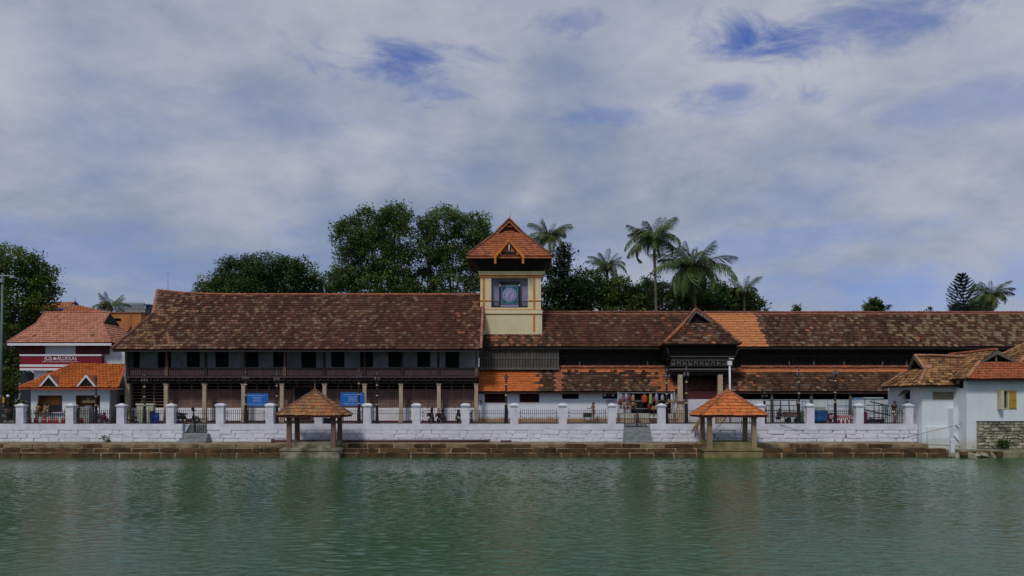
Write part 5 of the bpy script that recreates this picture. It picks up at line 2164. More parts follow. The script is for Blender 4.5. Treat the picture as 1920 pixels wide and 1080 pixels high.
    roof_face(t, [C1, C0, T0], .29, .33, colm, rr=rr, bow=.035, name='roof_tiles_far')
    roof_face(t, [C0, Vector((49, 66.6, rzz)), T1, T0], .29, .33, colm, rr=rr, bow=.035, name='roof_tiles_far')
    ridge(t, [C0 + u, T0 + u], m_rt, .12, .36, .04)
    ridge(t, [C1 + u, T0 + u], m_rt, .12, .36, .04)
    MB().box(rx + .5, 48, 67.2, 72.5, 4, rzz - .05).build('rear_block_wall', m_hw, t)
    # buttress with two sloping ledges and the low blocks at its foot
    bt = MB()
    bt.box(X(1787, 65.2), bx - .005, 65.2, 65.99, .2, 3.55)
    bt.box(X(1740, 65.7), X(1787, 65.2) - .005, 65.75, 65.99, .2, 2.1)
    bt.build('buttress', m_house_white, t)
    for (p0, p1) in (((1793, 796), (1820, 819)), ((1789, 815), (1812, 842))):
        q = MB()
        a, b = P(*p0, 65.12), P(*p1, 65.0)
        q.tube([a, b], .07, 6)
        q.build('sloping_ledge', m_white, t)
    return t


white_house()
rb = thing('rubble_wall', 'rough grey rubble stone wall under the yellow-shuttered window', 'wall', (X(1880, 63.6), 63.7, .6))
ry = 63.62
rx0, rx1, rz0_, rz1_ = X(1836, ry), 46.0, .55, 2.58
MB().box(rx0, rx1, ry + .1, 63.98, .3, rz1_).build('wall_core', m_rubble_mortar, rb)
MB().box(rx0 - .02, rx1, ry - .02, 63.98, rz1_, rz1_ + .05).build('slate_edge', m_grey_wood, rb)
rst = [stone_mesh(s + 140, m_rubble, .10, .2) for s in range(8)]
n = 0
z = rz0_
while z < rz1_ - .08:
    hh = R.uniform(.15, .3)
    hh = min(hh, rz1_ - z)
    x = rx0
    while x < 40.5 and n < 295:
        ww = R.uniform(.2, .6)
        o = link('stone', R.choice(rst), rb)
        o.scale = (ww - .03, .3, hh - .025)
        o.rotation_euler = (0, R.uniform(-.12, .12), R.choice((0, PI)))
        o.location = Vector((x + ww / 2, ry + .13 + R.uniform(-.04, .05), z + hh / 2 + R.uniform(-.03, .03))) - origin(rb)
        x += ww
        n += 1
    z += hh
cb = MB()
cb.box(33.0, 130, 62.6, 64.2, -1, .52)
cb.box(X(1868, 62.4), 130, 62.3, 62.6, -1, .34)
cb.box(32.0, 130, 64.2, 66.3, -1, .42)
cb.build('concrete_footing', m_concrete, None, 'structure')
lg = thing('ledge_rubble', 'heap of loose brown foundation stones at the water line below the white house', 'stone ledge', (34.5, 62.4, 0))
for k in range(26):
    o = link('stone', R.choice(rst if k % 3 else blk), lg)
    x = X(R.uniform(1788, 1868), 62.4)
    o.scale = (R.uniform(.35, .9), R.uniform(.4, .7), R.uniform(.22, .4))
    o.rotation_euler = (R.uniform(-.1, .1), R.uniform(-.1, .1), R.uniform(-.4, .4))
    o.location = Vector((x, 62.2 + R.uniform(-.15, .4), R.uniform(0, .42))) - origin(lg)
mp = thing('marker_post', 'short white post standing at the water line before the white house', 'post', tuple(P(1785, 850, 63.2)))
q = MB()
a = P(1785, 851, 63.2)
q.frustum(a.x, a.y, a.z - .2, a.z + 1.05, .16, .13, .12, .1)
q.frustum(a.x, a.y, a.z + 1.05, a.z + 1.13, .12, .1, .05, .05)
q.build('shaft', m_white, mp)
cbl = thing('overhead_cable', 'thin grey cable sagging from the wall to the white house buttress', 'cable', tuple(P(1680, 822, 65.9)))
MB().tube([P(1676, 823, 66.1), P(1700, 820, 65.6), P(1740, 810, 65.2), P(1790, 798, 64.9), P(1824, 788, 64.6)], .018, 5).build('strand', m_cable, cbl)
cb2 = thing('ground_cable', 'dark cable strung low along the foot of the white house', 'cable', tuple(P(1740, 834, 64.9)))
MB().tube([P(1738, 834, 65.6), P(1765, 834.5, 65.1), P(1790, 836, 65.0), P(1812, 839, 64.9), P(1826, 838, 63.9)], .022, 5).build('strand', m_dk, cb2)
cb3 = thing('wall_cable', 'thin cable drooping over the whitewashed wall below the dark market frame', 'cable', tuple(P(1465, 798, 66.5)))
MB().tube([P(1462, 796, 66.55), P(1485, 803, 66.5), P(1503, 808, 66.5), P(1518, 813, 66.5)], .014, 5).build('strand', m_cable, cb3)


# ------------------------------------------------------------------ trees
def leaf_mesh(name, lobes, nclump, nleaf, leaf, seed, cols, shell=0.5, spread=0.62):
    """leaves as small folded diamonds in clumps spread through the crown's lobes; lobes are (x, y, z, rx, ry, rz)"""
    r = np.random.RandomState(seed)
    L = np.array(lobes, dtype=float)
    wgt = (L[:, 3] * L[:, 5]) ** 1.0
    pick = r.choice(len(L), nclump, p=wgt / wgt.sum())
    d = r.normal(size=(nclump, 3))
    d /= np.linalg.norm(d, axis=1)[:, None]
    rad = shell + (1 - shell) * r.rand(nclump) ** 0.7
    rad *= 1 + 0.07 * np.clip(r.normal(size=nclump), -1.5, 1.2)
    cen = L[pick, :3] + d * L[pick, 3:6] * rad[:, None]
    ctone = r.rand(nclump)
    csz = spread * (0.55 + 0.9 * r.rand(nclump))
    per = np.maximum(8, (nleaf * csz / spread).astype(int))
    idx = np.repeat(np.arange(nclump), per)
    n = len(idx)
    off = np.clip(r.normal(size=(n, 3)) * 0.5, -.85, .85)
    off[:, 2] *= 0.7
    pos = cen[idx] + off * csz[idx][:, None]
    a = r.normal(size=(n, 3))
    a[:, 2] = a[:, 2] * .6 - .25
    a /= np.linalg.norm(a, axis=1)[:, None]
    up = r.normal(size=(n, 3)) * .55 + np.array([0, 0, 1.0])
    b = np.cross(a, up)
    b /= np.linalg.norm(b, axis=1)[:, None] + 1e-9
    ln = leaf * (0.6 + 0.8 * r.rand(n))[:, None]
    wd = ln * 0.32
    v = np.empty((n, 4, 3))
    v[:, 0] = pos - a * ln * .5
    v[:, 1] = pos + b * wd
    v[:, 2] = pos + a * ln * .5
    v[:, 3] = pos - b * wd
    q = np.arange(n * 4).reshape(n, 4)
    c0, c1 = np.array(cols[0]), np.array(cols[1])
    t = np.clip(0.80 * ctone[idx] + 0.32 * r.rand(n) - .08, 0, 1)[:, None]
    tint = c0 + (c1 - c0) * t
    return np_mesh(name, v.reshape(-1, 3), q, tint, m_leaf)


def tree(label, Y, lobes_px, nclump, nleaf, leaf, seed, cols, base_px, group='broadleaf trees behind the palace', trunk_r=.35, shell=.5, spread=.62, name='broadleaf_tree', depth=1.0):
    """lobes_px: (px, py, rx_px, ry_px) seen at distance Y"""
    m = Y / F
    r = random.Random(seed)
    base = Vector((X(base_px, Y), Y, STREET))
    t = thing(name, label, 'tree', tuple(base), group)
    lobes = []
    for (px, py, rx, ry) in lobes_px:
        dy = r.uniform(-1, 1) * rx * m * .4
        lobes.append((X(px, Y), Y + dy, Z(py, Y), rx * m, rx * m * depth, ry * m))
    loc = [(a - base.x, b - base.y, c - base.z, d, e, f) for a, b, c, d, e, f in lobes]
    link('crown', leaf_mesh('crown', loc, nclump, nleaf, leaf, seed, cols, shell, spread), t)
    zb = min(l[2] - l[5] for l in lobes)
    fork = Vector((base.x, Y, max(STREET + 1.5, (zb + STREET) / 2 + .5)))
    tk = MB()
    tk.tube([base, base + Vector((.1, 0, 1.0)), fork], [trunk_r * 1.3, trunk_r, trunk_r * .8], 8)
    tk.build('trunk', m_bark, t)
    for l in lobes[:7]:
        c = Vector(l[:3])
        mid = fork.lerp(c, .5) + Vector((r.uniform(-.5, .5), r.uniform(-.4, .4), .3))
        lm = MB()
        top = c + Vector((r.uniform(-.3, .3), 0, l[5] * .55))
        lm.tube([fork, mid, c, top], [trunk_r * .6, trunk_r * .42, trunk_r * .26, .03], 6)
        lm.build('limb', m_bark, t)
    return t


G_DARK = ((.020, .052, .016), (.115, .195, .048))
G_MID = ((.022, .054, .014), (.115, .185, .038))
G_DEEP = ((.010, .028, .011), (.055, .100, .032))
G_LIME = ((.035, .07, .014), (.17, .22, .045))

tree('big dark spreading tree at the left edge behind the ticket house', 82.0,
     [(22, 500, 62, 42), (70, 512, 38, 34), (-25, 520, 55, 60), (40, 560, 66, 46), (78, 545, 28, 26), (58, 608, 56, 44), (10, 620, 62, 55), (-40, 640, 60, 70), (20, 690, 40, 50), (2, 745, 34, 42)],
     820, 60, .25, 201, ((.022, .055, .014), (.200, .280, .050)), 15, trunk_r=.5, shell=.35, spread=.75)
tree('broad dark leafy crown over the palace roof, left of the two tall trees', 96.0,
     [(395, 545, 32, 24), (440, 520, 38, 38), (505, 505, 58, 30), (560, 520, 44, 36), (480, 545, 70, 30), (600, 545, 40, 26)],
     760, 60, .23, 202, G_DARK, 500, shell=.4, spread=.72)
tree('tall leafy tree behind the palace ridge, its crown highest', 92.0,
     [(655, 452, 34, 38), (690, 425, 42, 36), (740, 408, 32, 27), (750, 455, 28, 48), (700, 470, 50, 44), (650, 520, 36, 34), (700, 530, 60, 34), (755, 530, 30, 40)],
     800, 60, .23, 203, ((.028, .070, .020), (.190, .290, .070)), 735, shell=.45, spread=.66)
tree('tall rounded leafy tree just left of the clock tower', 94.0,
     [(800, 435, 26, 28), (835, 425, 40, 34), (885, 432, 40, 34), (800, 480, 34, 36), (905, 470, 36, 42), (850, 485, 44, 36), (790, 530, 34, 34), (860, 535, 50, 30), (920, 520, 34, 40)],
     720, 60, .23, 204, ((.028, .070, .020), (.190, .290, .070)), 838, shell=.5, spread=.66)
tree('dark narrow tree close against the right side of the clock tower', 90.0,
     [(1048, 520, 24, 38), (1068, 550, 34, 40), (1035, 560, 30, 36), (1090, 555, 24, 40), (1060, 480, 16, 22)], 330, 44, .26, 205, G_DEEP, 1055, shell=.35)
tree('dense bushy tree between the clock tower and the palms', 93.0,
     [(1100, 540, 28, 36), (1130, 560, 30, 32), (1085, 575, 30, 22), (1150, 545, 22, 24)], 260, 44, .25, 206, G_DARK, 1115, shell=.35)
tree('low yellowish-green bushy tree behind the wing roof, right of the small palm', 91.0,
     [(1160, 545, 26, 28), (1195, 560, 30, 28), (1175, 580, 40, 20)], 230, 40, .25, 207, G_LIME, 1180, shell=.35)
tree('grey-green tree behind the tallest palm trunk', 98.0,
     [(1225, 545, 26, 32), (1250, 565, 30, 28), (1210, 575, 26, 20)], 230, 40, .25, 208, ((.025, .05, .022), (.08, .12, .05)), 1230, shell=.35)
tree('dark bushy tree below the leaning palm behind the porch gable', 92.0,
     [(1290, 565, 30, 30), (1330, 570, 34, 28), (1310, 550, 24, 24)], 260, 44, .25, 209, G_DARK, 1310, shell=.35)
tree('rounded green tree right of the palms, above the new orange tiles', 92.0,
     [(1375, 565, 28, 28), (1405, 572, 26, 24), (1350, 560, 24, 30), (1425, 580, 16, 14)], 240, 44, .25, 210, G_MID, 1385, shell=.35)
tree('tiny treetop just peeping over the wing ridge', 110.0, [(1493, 582, 6, 9)], 24, 30, .22, 211, G_DARK, 1493, trunk_r=.15, spread=.4)
tree('small bright rounded tree over the wing roof, apart on the right', 100.0,
     [(1640, 573, 10, 13), (1634, 580, 10, 9), (1649, 582, 8, 9)], 130, 40, .24, 212, G_MID, 1640, trunk_r=.2, spread=.45)
tree('bushy tree at the foot of the tiered conifer', 104.0,
     [(1800, 580, 20, 14), (1840, 572, 24, 18), (1822, 582, 30, 12)], 150, 40, .24, 213, G_DARK, 1820, trunk_r=.2, spread=.5)
for px, h, lab in ((1667, 15, 'bare spindly sapling top right of the small bright tree'), (1744, 9, 'tiny bare twig top over the middle of the right ridge')):
    Y = 100.0
    t = thing('sapling', lab, 'tree', (X(px, Y), Y, STREET))
    q = MB()
    zt = Z(587 - h, Y)
    q.tube([(X(px, Y), Y, STREET), (X(px, Y), Y, zt)], [.06, .02], 5)
    q.build('trunk', m_bark, t)
    link('crown', leaf_mesh('crown', [(0, 0, zt - STREET - .2, .3, .3, .35)], 10, 12, .2, px, G_DEEP, .3, .3), t)


# ------------------------------------------------------------------ palms
def frond_mesh(seed, L, droop, cols, wind=0.0):
    r = np.random.RandomState(seed)
    n = 40
    s = np.linspace(0, 1, n)
    ang = .55 - droop * s ** 1.35
    dx = L / n
    x = np.cumsum(np.cos(ang)) * dx
    z = np.cumsum(np.sin(ang)) * dx
    y = wind * s ** 2 * L * .3
    v, q, tint = [], [], []

    def quad(a, b, c, d, col):
        k = len(v)
        v.extend([a, b, c, d])
        q.append((k, k + 1, k + 2, k + 3))
        tint.append(col)
    for i in range(n - 1):
        w = .035 * (1 - s[i]) + .008
        p0, p1 = np.array([x[i], y[i], z[i]]), np.array([x[i + 1], y[i + 1], z[i + 1]])
        quad(p0 + [0, -w, 0], p0 + [0, w, 0], p1 + [0, w, 0], p1 + [0, -w, 0], (.16, .16, .05))
    c0, c1 = np.array(cols[0]), np.array(cols[1])
    for i in range(4, n):
        ll = L * .27 * math.sin(PI * min(1, (s[i] * .86 + .12))) ** .7 + .12
        for sd in (-1, 1):
            for rep in range(2):
                p = np.array([x[i], y[i], z[i]]) + np.array([dx * .5 * rep, 0, 0])
                fw = .55 + .25 * s[i] + r.normal() * .08
                dirv = np.array([fw * math.cos(ang[i]), sd * (.35 + .5 * r.rand()), fw * math.sin(ang[i]) - .35 - .6 * r.rand()])
                dirv /= np.linalg.norm(dirv)
                tip = p + dirv * ll * (.8 + .35 * r.rand()) + np.array([0, 0, -.22 * ll]) + np.array([wind * .25, 0, 0]) * ll
                mid = p + dirv * ll * .5
                side = np.cross(dirv, [0, 0, 1.0])
                side = side / (np.linalg.norm(side) + 1e-9) * .022
                col = c0 + (c1 - c0) * r.rand()
                quad(p - side * .6, p + side * .6, mid + side, mid - side, col)
                quad(mid - side, mid + side, tip + side * .1, tip - side * .1, col)
    return np_mesh('frond', np.array(v), np.array(q), np.array(tint), m_frond)


PC = ((.035, .075, .022), (.150, .225, .055))
PY = ((.05, .075, .015), (.17, .18, .04))
fronds = [frond_mesh(300 + i, 1.0 * L, dr, PC, wi) for i, (L, dr, wi) in enumerate(((3.6, 1.0, .3), (3.9, 1.5, -.3), (3.7, 2.1, .4), (3.4, 2.6, .2), (3.0, .45, .5), (3.5, 1.8, -.5)))]
fronds_y = [frond_mesh(320 + i, 3.2, dr, PY, .2) for i, dr in enumerate((1.3, 2.2, 2.8))]


def palm(label, px, py, Y, base_px, seed, scale=1.0, n=19, spiky=0, wind=0.35, yellow=.12):
    r = random.Random(seed)
    top = P(px, py, Y)
    base = Vector((X(base_px, Y), Y, STREET))
    t = thing('coconut_palm', label, 'palm', tuple(base), 'coconut palms behind the palace')
    q = MB()
    q.tube([base, base.lerp(top, .3) + Vector((.15, 0, 0)), base.lerp(top, .7) + Vector((.1, 0, 0)), top], [.26, .17, .14, .15], 8)
    q.build('trunk', m_bark, t)
    for i in range(n):
        az = 2 * PI * (i * .382) + r.uniform(-.25, .25)
        lvl = i / n
        if lvl < .35:
            me, tilt = fronds[r.choice((4, 0, 4))], r.uniform(-.65, -.15)
        elif lvl < .7:
            me, tilt = fronds[r.choice((0, 1, 5))], r.uniform(-.25, .25)
        else:
            me, tilt = fronds[r.choice((2, 3, 5))], r.uniform(.15, .6)
        if r.random() < yellow:
            me = r.choice(fronds_y)
        o = link('frond', me, t)
        s = scale * r.uniform(.82, 1.1)
        az += wind * .9 * math.sin(az - .6)
        o.matrix_local = Matrix.Translation(top - base + Vector((0, 0, .1))) @ Euler((r.uniform(-.6, .6), tilt, az), 'XYZ').to_matrix().to_4x4() @ Matrix.Scale(s, 4)
    nb = MB()
    for k in range(7):
        a = k * .9
        c = top + Vector((.28 * math.cos(a), .28 * math.sin(a), -.25 - .12 * (k % 2))) * scale
        nb.lathe([(.04, -.14), (.12, -.05), (.12, .05), (.04, .14)], c, 6, smooth=True)
    nb.build('coconut_cluster', M('coconut_husk', (.22, .15, .04), (.12, .09, .03), 4, .7), t)
    return t


palm('wind-blown coconut palm immediately right of the tower roof', 1030, 446, 90, 1040, 401, .78, 24)
palm('half-hidden palm crown between the tower trees and the tallest palm', 1138, 502, 95, 1140, 402, .74, 22)
palm('tallest coconut palm, open crown on a slim bare trunk', 1226, 450, 88, 1232, 403, 1.0, 27)
palm('large leaning palm with a dense crown, right of the tallest palm', 1299, 508, 86, 1312, 404, 1.25, 34)
palm('low palm mostly hidden at the right end of the palm group', 1395, 545, 90, 1392, 405, .7, 15)
palm('low yellow-green palm behind the wing roof between the grey-green tree and the leaning palm', 1268, 548, 90, 1270, 410, .8, 15, yellow=.5)
palm('yellow-stemmed palm beside the tiered conifer at the far right', 1860, 556, 95, 1858, 406, .74, 26, yellow=.3)
palm('small palm crown behind the salmon shop roof', 208, 577, 100, 208, 407, .68, 22)
palm('tiny palm crown behind the small bright tree', 1630, 574, 108, 1630, 408, .35, 11)


def conifer():
    Y = 100.0
    t = thing('tiered_conifer', 'tall thin conifer with separate tiers of upswept branches at the far right', 'conifer', (X(1808, Y), Y, STREET))
    b, tp = Vector((X(1822, Y), Y, STREET)), P(1803, 513, Y)
    MB().tube([b, b.lerp(tp, .5), tp], [.2, .11, .02], 6).build('trunk', m_bark, t)
    r = np.random.RandomState(9)
    zt, z0 = tp.z, Z(586, Y)
    n = 13
    for k in range(n):
        f = k / (n - 1)
        z = zt - .25 - (zt - z0) * f
        c = b.lerp(tp, (z - b.z) / (tp.z - b.z))
        ln = .35 + 1.45 * min(1, f * 1.7)
        v, q, tint = [], [], []
        for j in range(7):
            az = 2 * PI * j / 7 + k * .7
            nl = 34
            for i in range(nl):
                s = (i + .5) / nl
                p = np.array([c.x, c.y, c.z]) + np.array([math.cos(az) * ln * s, math.sin(az) * ln * s, .55 * ln * s * s])
                d = r.normal(size=3) * .5 + np.array([math.cos(az), math.sin(az), .5])
                d /= np.linalg.norm(d)
                sd = np.cross(d, r.normal(size=3))
                sd = sd / np.linalg.norm(sd) * .055
                e = p + d * .24
                kx = len(v)
                v += [p - sd, p + sd, e + sd * .4, e - sd * .4]
                q.append((kx, kx + 1, kx + 2, kx + 3))
                tint.append(np.array([.014, .03, .028]) + r.rand() * np.array([.02, .035, .025]))
        me = np_mesh('branch_tier', np.array(v) - np.array(t.location), np.array(q), np.array(tint), m_leaf)
        link('branch_tier', me, t)


conifer()
# scrub at the water's edge and weeds on the footing
wd_ = thing('rubble_weed', 'small green weed growing from the foot of the rubble wall', 'weed', tuple(P(1882, 836, 63.3)))
link('foliage', leaf_mesh('foliage', [(0, 0, .22, .32, .22, .25)], 16, 26, .16, 77, G_MID, .2, .3), wd_)
w2 = thing('wall_weed', 'little dark weed at the foot of the white wall below the seated woman', 'weed', tuple(P(196, 828, 66.3)))
link('foliage', leaf_mesh('foliage', [(0, 0, .2, .12, .12, .22), (.2, 0, .08, .16, .1, .1)], 9, 14, .12, 78, G_DEEP, .2, .2), w2)
w3 = thing('parapet_weed', 'pale dry tuft on the cap of the second white pier from the left edge', 'weed', (X(41, 66.9), 66.9, STREET + 1.62))
link('foliage', leaf_mesh('foliage', [(.1, 0, .12, .22, .1, .12)], 8, 14, .14, 79, ((.12, .11, .06), (.25, .23, .14)), .2, .16), w3)

# ------------------------------------------------------------------ lamps, masts, signs
def make_lamp(cluster):
    t = thing('street_lamp', 'x', 'street lamp')
    q = MB()
    q.lathe([(.21, 0), (.20, .06), (.17, .14), (.165, .3), (.145, .75), (.12, 1.45), (.14, 1.5), (.095, 1.56), (.085, 2.2), (.075, 3.0), (.06, 3.28)], (0, 0, 0), 12, smooth=True)
    q.build('post', m_lamp_iron, t)
    for z, r_ in ((1.52, .135), (2.24, .125), (3.06, .125)):
        b = MB()
        b.lathe([(r_ * .75, -.05), (r_, -.02), (r_, .02), (r_ * .75, .05)], (0, 0, z), 12, smooth=True)
        b.build('gilded_band', m_gold, t)
    if not cluster:
        h = MB()
        h.lathe([(.05, 3.28), (.10, 3.33), (.05, 3.36)], (0, 0, 0), 8)
        for k in range(6):
            a = PI * k / 3
            h.tube([(.07 * math.cos(a), .07 * math.sin(a), 3.36), (.15 * math.cos(a), .15 * math.sin(a), 3.68)], .012, 4)
        h.lathe([(.19, 3.68), (.17, 3.72), (.06, 3.86), (.03, 3.92), (.008, 4.0)], (0, 0, 0), 8)
        h.build('lantern_cage', m_lamp_iron, t)
        g_ = MB()
        g_.lathe([(.06, 3.37), (.135, 3.67)], (0, 0, 0), 6)
        g_.build('lantern_glass', m_lamp_glass, t)
    else:
        h = MB()
        h.tube([(0, 0, 3.28), (0, 0, 3.95)], [.04, .02], 6)
        g_ = MB()
        for k in range(4):
            a = PI / 2 * k + .3
            c, s = math.cos(a), math.sin(a)
            h.tube([(0, 0, 3.35), (.16 * c, .16 * s, 3.30), (.22 * c, .22 * s, 3.40), (.22 * c, .22 * s, 3.47)], .016, 4)
            g_.lathe([(.03, 3.47), (.075, 3.53), (.085, 3.62), (.05, 3.70)], (.22 * c, .22 * s, 0), 8, smooth=True)
            h.lathe([(.09, 3.69), (.05, 3.75), (.01, 3.80)], (.22 * c, .22 * s, 0), 8)
        g_.lathe([(.03, 3.88), (.08, 3.95), (.085, 4.03), (.05, 4.10)], (0, 0, 0), 8, smooth=True)
        h.lathe([(.09, 4.09), (.05, 4.15), (.008, 4.24)], (0, 0, 0), 8)
        h.build('lamp_arms', m_lamp_iron, t)
        g_.build('lamp_globes', m_lamp_glass, t)
    return t


lamp_a, lamp_b = make_lamp(False), make_lamp(True)
LAMPS = [(180, 745, 0, 'dark lamp post in front of the ticket house notice opening', .86),
         (271, 725, 1, 'slim dark lamp post between the two beige cabinets', 1.0),
         (461, 721, 1, 'dark lamp post with hanging lamps touching the left edge of the first blue board', 1.1),
         (519, 723, 1, 'dark lamp post just left of the weathered pavilion roof', 1.0),
         (673, 719, 1, 'dark lamp post in front of the right end of the second blue board', 1.0),
         (707, 722, 1, 'dark lamp post right of the second blue board, before the lattice', 1.0),
         (949, 721, 0, 'stout lamp post with one lantern in front of the white windowed house', 1.15),
         (1250, 718, 1, 'tapered lamp post right of the goods stall, left of the porch pillar', 1.15),
         (1287, 716, 1, 'lamp post standing between the porch pillars, left of the orange pavilion', 1.1),
         (1498, 716, 1, 'lamp post left of the pier beside the blue tarpaulin', .95),
         (1566, 714, 1, 'lamp post rising before the red and white striped barrier', 1.05)]
for px, by_, k, lab, fat in LAMPS:
    Y = 68.4
    sc = (Z(by_, Y) - STREET) / 3.06 if by_ < 740 else .98
    dup(lamp_b if k else lamp_a, (X(px, Y), Y, STREET - .02), R.uniform(0, 1), lab, (fat * .85, fat * .85, sc), 'ornate lamp posts along the bank')
short = dup(lamp_b, (X(1433.5, 68.4), 68.4, STREET - .02), .2, 'lamp post half hidden behind the right eave of the orange pavilion', (1, 1, .62), 'ornate lamp posts along the bank')
for o in (lamp_a, lamp_b):
    for c in list(o.children):
        bpy.data.objects.remove(c)
    bpy.data.objects.remove(o)

tl = thing('tall_lamp_mast', 'tall grey-green lamp mast at the left edge before the dark tree', 'lamp mast', (X(1, 68), 68, STREET))
MB().tube([(X(0, 68), 68, STREET), (X(5, 68), 68, Z(512, 68))], [.13, .075], 10).build('pole', m_pole, tl)
q = MB()
q.tube([(X(-10, 68), 68, Z(516, 68)), (X(22, 68), 68, Z(517.5, 68))], .05, 6)
q.tube([(X(-10, 68), 68, Z(524, 68)), (X(8, 68), 68, Z(524, 68))], .05, 6)
q.build('cross_arm', m_grey_metal, tl)
for px, py in ((-6, 527), (3, 527), (24, 519)):
    q = MB()
    a = P(px, py, 68)
    q.frustum(a.x, a.y, a.z - .12, a.z + .12, .16, .22, .10, .12)
    q.build('lamp_head', m_lamp_glass, tl)
cm = thing('camera_mast', 'white camera mast rising behind the tip of the orange pavilion', 'camera mast', (X(1369, 69), 69, STREET))
MB().tube([(X(1369.5, 69), 69, STREET), (X(1368, 69), 69, Z(679, 69))], [.10, .075], 8).build('pole', m_white_paint, cm)
q = MB()
a = P(1368, 681, 69)
q.box(a.x - .17, a.x + .17, a.y - .12, a.y + .12, a.z - .17, a.z + .17)
q.build('junction_box', m_white_paint, cm)
q = MB()
q.tube([a + Vector((0, 0, .2)), a + Vector((-.05, 0, .38)), a + Vector((.32, -.1, .33))], [.035, .05, .065], 6)
q.build('camera', m_white_paint, cm)
mm = thing('far_lattice_mast', 'far steel lattice mast with a platform, left of the roof-top trees', 'mast', (X(374, 140), 140, STREET))
q = MB()
for px in (370, 376.5):
    q.tube([(X(px, 140), 140, STREET), (X(px, 140), 140, Z(512, 140))], .07, 4)
for k in range(9):
    z = Z(570 - 6.5 * k, 140)
    q.tube([(X(370, 140), 140, z), (X(376.5, 140), 140, z + .45)], .045, 4)
q.build('lattice_legs', m_grey_metal, mm)
q = MB()
for py in (520.5, 528.5):
    q.tube([(X(370, 140), 140, Z(py, 140)), (X(396, 140), 140, Z(py, 140))], .08, 4)
for k in range(6):
    q.tube([(X(371 + 5 * k, 140), 140, Z(528.5, 140)), (X(371 + 5 * k, 140), 140, Z(519, 140))], .05, 4)
q.build('platform_railing', m_grey_metal, mm)
rod = thing('far_rod', 'thin rod rising left of the tall tree pair', 'antenna', (X(597, 100), 100, STREET))
MB().tube([(X(597, 100), 100, STREET), (X(597, 100), 100, Z(483, 100))], [.08, .03], 5).build('mast_rod', m_grey_metal, rod)

for (px0, px1, py0, py1, lab) in ((461.5, 502, 738, 761, 'blue notice board right of the lamp post on the left'), (639.5, 683, 736.5, 760, 'blue notice board behind a lamp post, right of the weathered pavilion')):
    Y = 70.6
    t = thing('notice_board', lab, 'notice board', (X((px0 + px1) / 2, Y), Y, STREET), 'blue notice boards before the palace')
    x0, x1, z0, z1 = X(px0, Y), X(px1, Y), Z(py1, Y), Z(py0, Y)
    q = MB()
    q.box(x0, x1, Y, Y + .06, z0, z1)
    pn = q.build('panel', m_blue, t)
    f = MB()
    frame_bars(f, x0 - .03, x1 + .03, Y - .03, Y - .002, z0 - .03, z1 + .03, .035)
    f.build('border', M('pale_blue_border', (.03, .22, .62), None, 3, .5), t)
    r = random.Random(int(px0))
    tx = MB()
    cx = (x0 + x1) / 2
    for (zz, half, hh) in ((.86, .40, .034), (.68, .20, .03), (.56, .15, .03), (.44, .18, .03), (.33, .2, .024), (.15, .43, .022), (.08, .36, .02)):
        x = cx - half * (x1 - x0)
        z = z0 + (z1 - z0) * zz
        while x < cx + half * (x1 - x0):
            wdt = r.uniform(.03, .09)
            tx.box(x, x + wdt, Y - .012, Y - .004, z - hh, z + hh)
            x += wdt + r.uniform(.015, .04)
    tx.build('white_print', m_blue_text, pn)
    for x in (x0 + .15, x1 - .15):
        p_ = MB()
        p_.box(x - .04, x + .04, Y + .065, Y + .14, STREET - .02, z0 + .2)
        p_.build('leg', m_maroon_wood, t)
    b = MB()
    b.box(x0, x1, Y - .01, Y + .06, z0 - .16, z0 - .05)
    b.build('foot_rail', m_purple_wood, t)
ys = thing('yellow_sign', 'small yellow sign at the left edge below the dark tree', 'sign', (X(2, 69), 69, STREET))
MB().box(X(-6, 69), X(8, 69), 69, 69.04, Z(755, 69), Z(744.5, 69)).build('panel', m_yellow, ys)
q = MB()
for k in range(2):
    q.box(X(-3, 69), X(6, 69), 68.985, 68.998, Z(749 + 3 * k, 69), Z(748 + 3 * k, 69))
q.build('print_line', M('brown_print', (.3, .13, .01), None, 3, .5), ys)
MB().tube([(X(0, 69), 69.08, STREET - .02), (X(0, 69), 69.08, Z(745, 69))], .035, 6).build('post', m_pole, ys)
gl = thing('globe_lamp', 'white globe lamp on a dark stem beside the yellow sign', 'lamp', (X(15, 73), 73, STREET))
MB().tube([(X(15, 73), 73, STREET - .02), (X(15, 73), 73, Z(745, 73))], .04, 6).build('stem', m_iron, gl)
MB().lathe([(.03, -.13), (.1, -.09), (.135, 0), (.1, .09), (.03, .13)], (X(15, 73), 73, Z(742.5, 73)), 12, smooth=True).build('globe', m_white_paint, gl)


# ------------------------------------------------------------------ people
def skin_mesh(name, verts, edges, mat, root=0, sub=1):
    """one continuous surface grown over a skeleton: verts = [(co, rx, ry)]"""
    bm = bmesh.new()
    sk = bm.verts.layers.skin.verify()
    bv = []
    for co, rx, ry in verts:
        v = bm.verts.new(co)
        v[sk].radius = (rx, ry)
        bv.append(v)
    bv[root][sk].use_root = True
    for a, b in edges:
        bm.edges.new((bv[a], bv[b]))
    me = bpy.data.meshes.new(name)
    bm.to_mesh(me)
    bm.free()
    o = bpy.data.objects.new(name, me)
    COL.objects.link(o)
    o.modifiers.new('skin', 'SKIN')
    s = o.modifiers.new('sub', 'SUBSURF')
    s.levels = s.render_levels = sub
    dg = bpy.context.evaluated_depsgraph_get()
    out = bpy.data.meshes.new_from_object(o.evaluated_get(dg))
    out.name = name
    bpy.data.objects.remove(o)
    out.materials.clear()
    out.materials.append(mat)
    out.polygons.foreach_set('use_smooth', [True] * len(out.polygons))
    return out


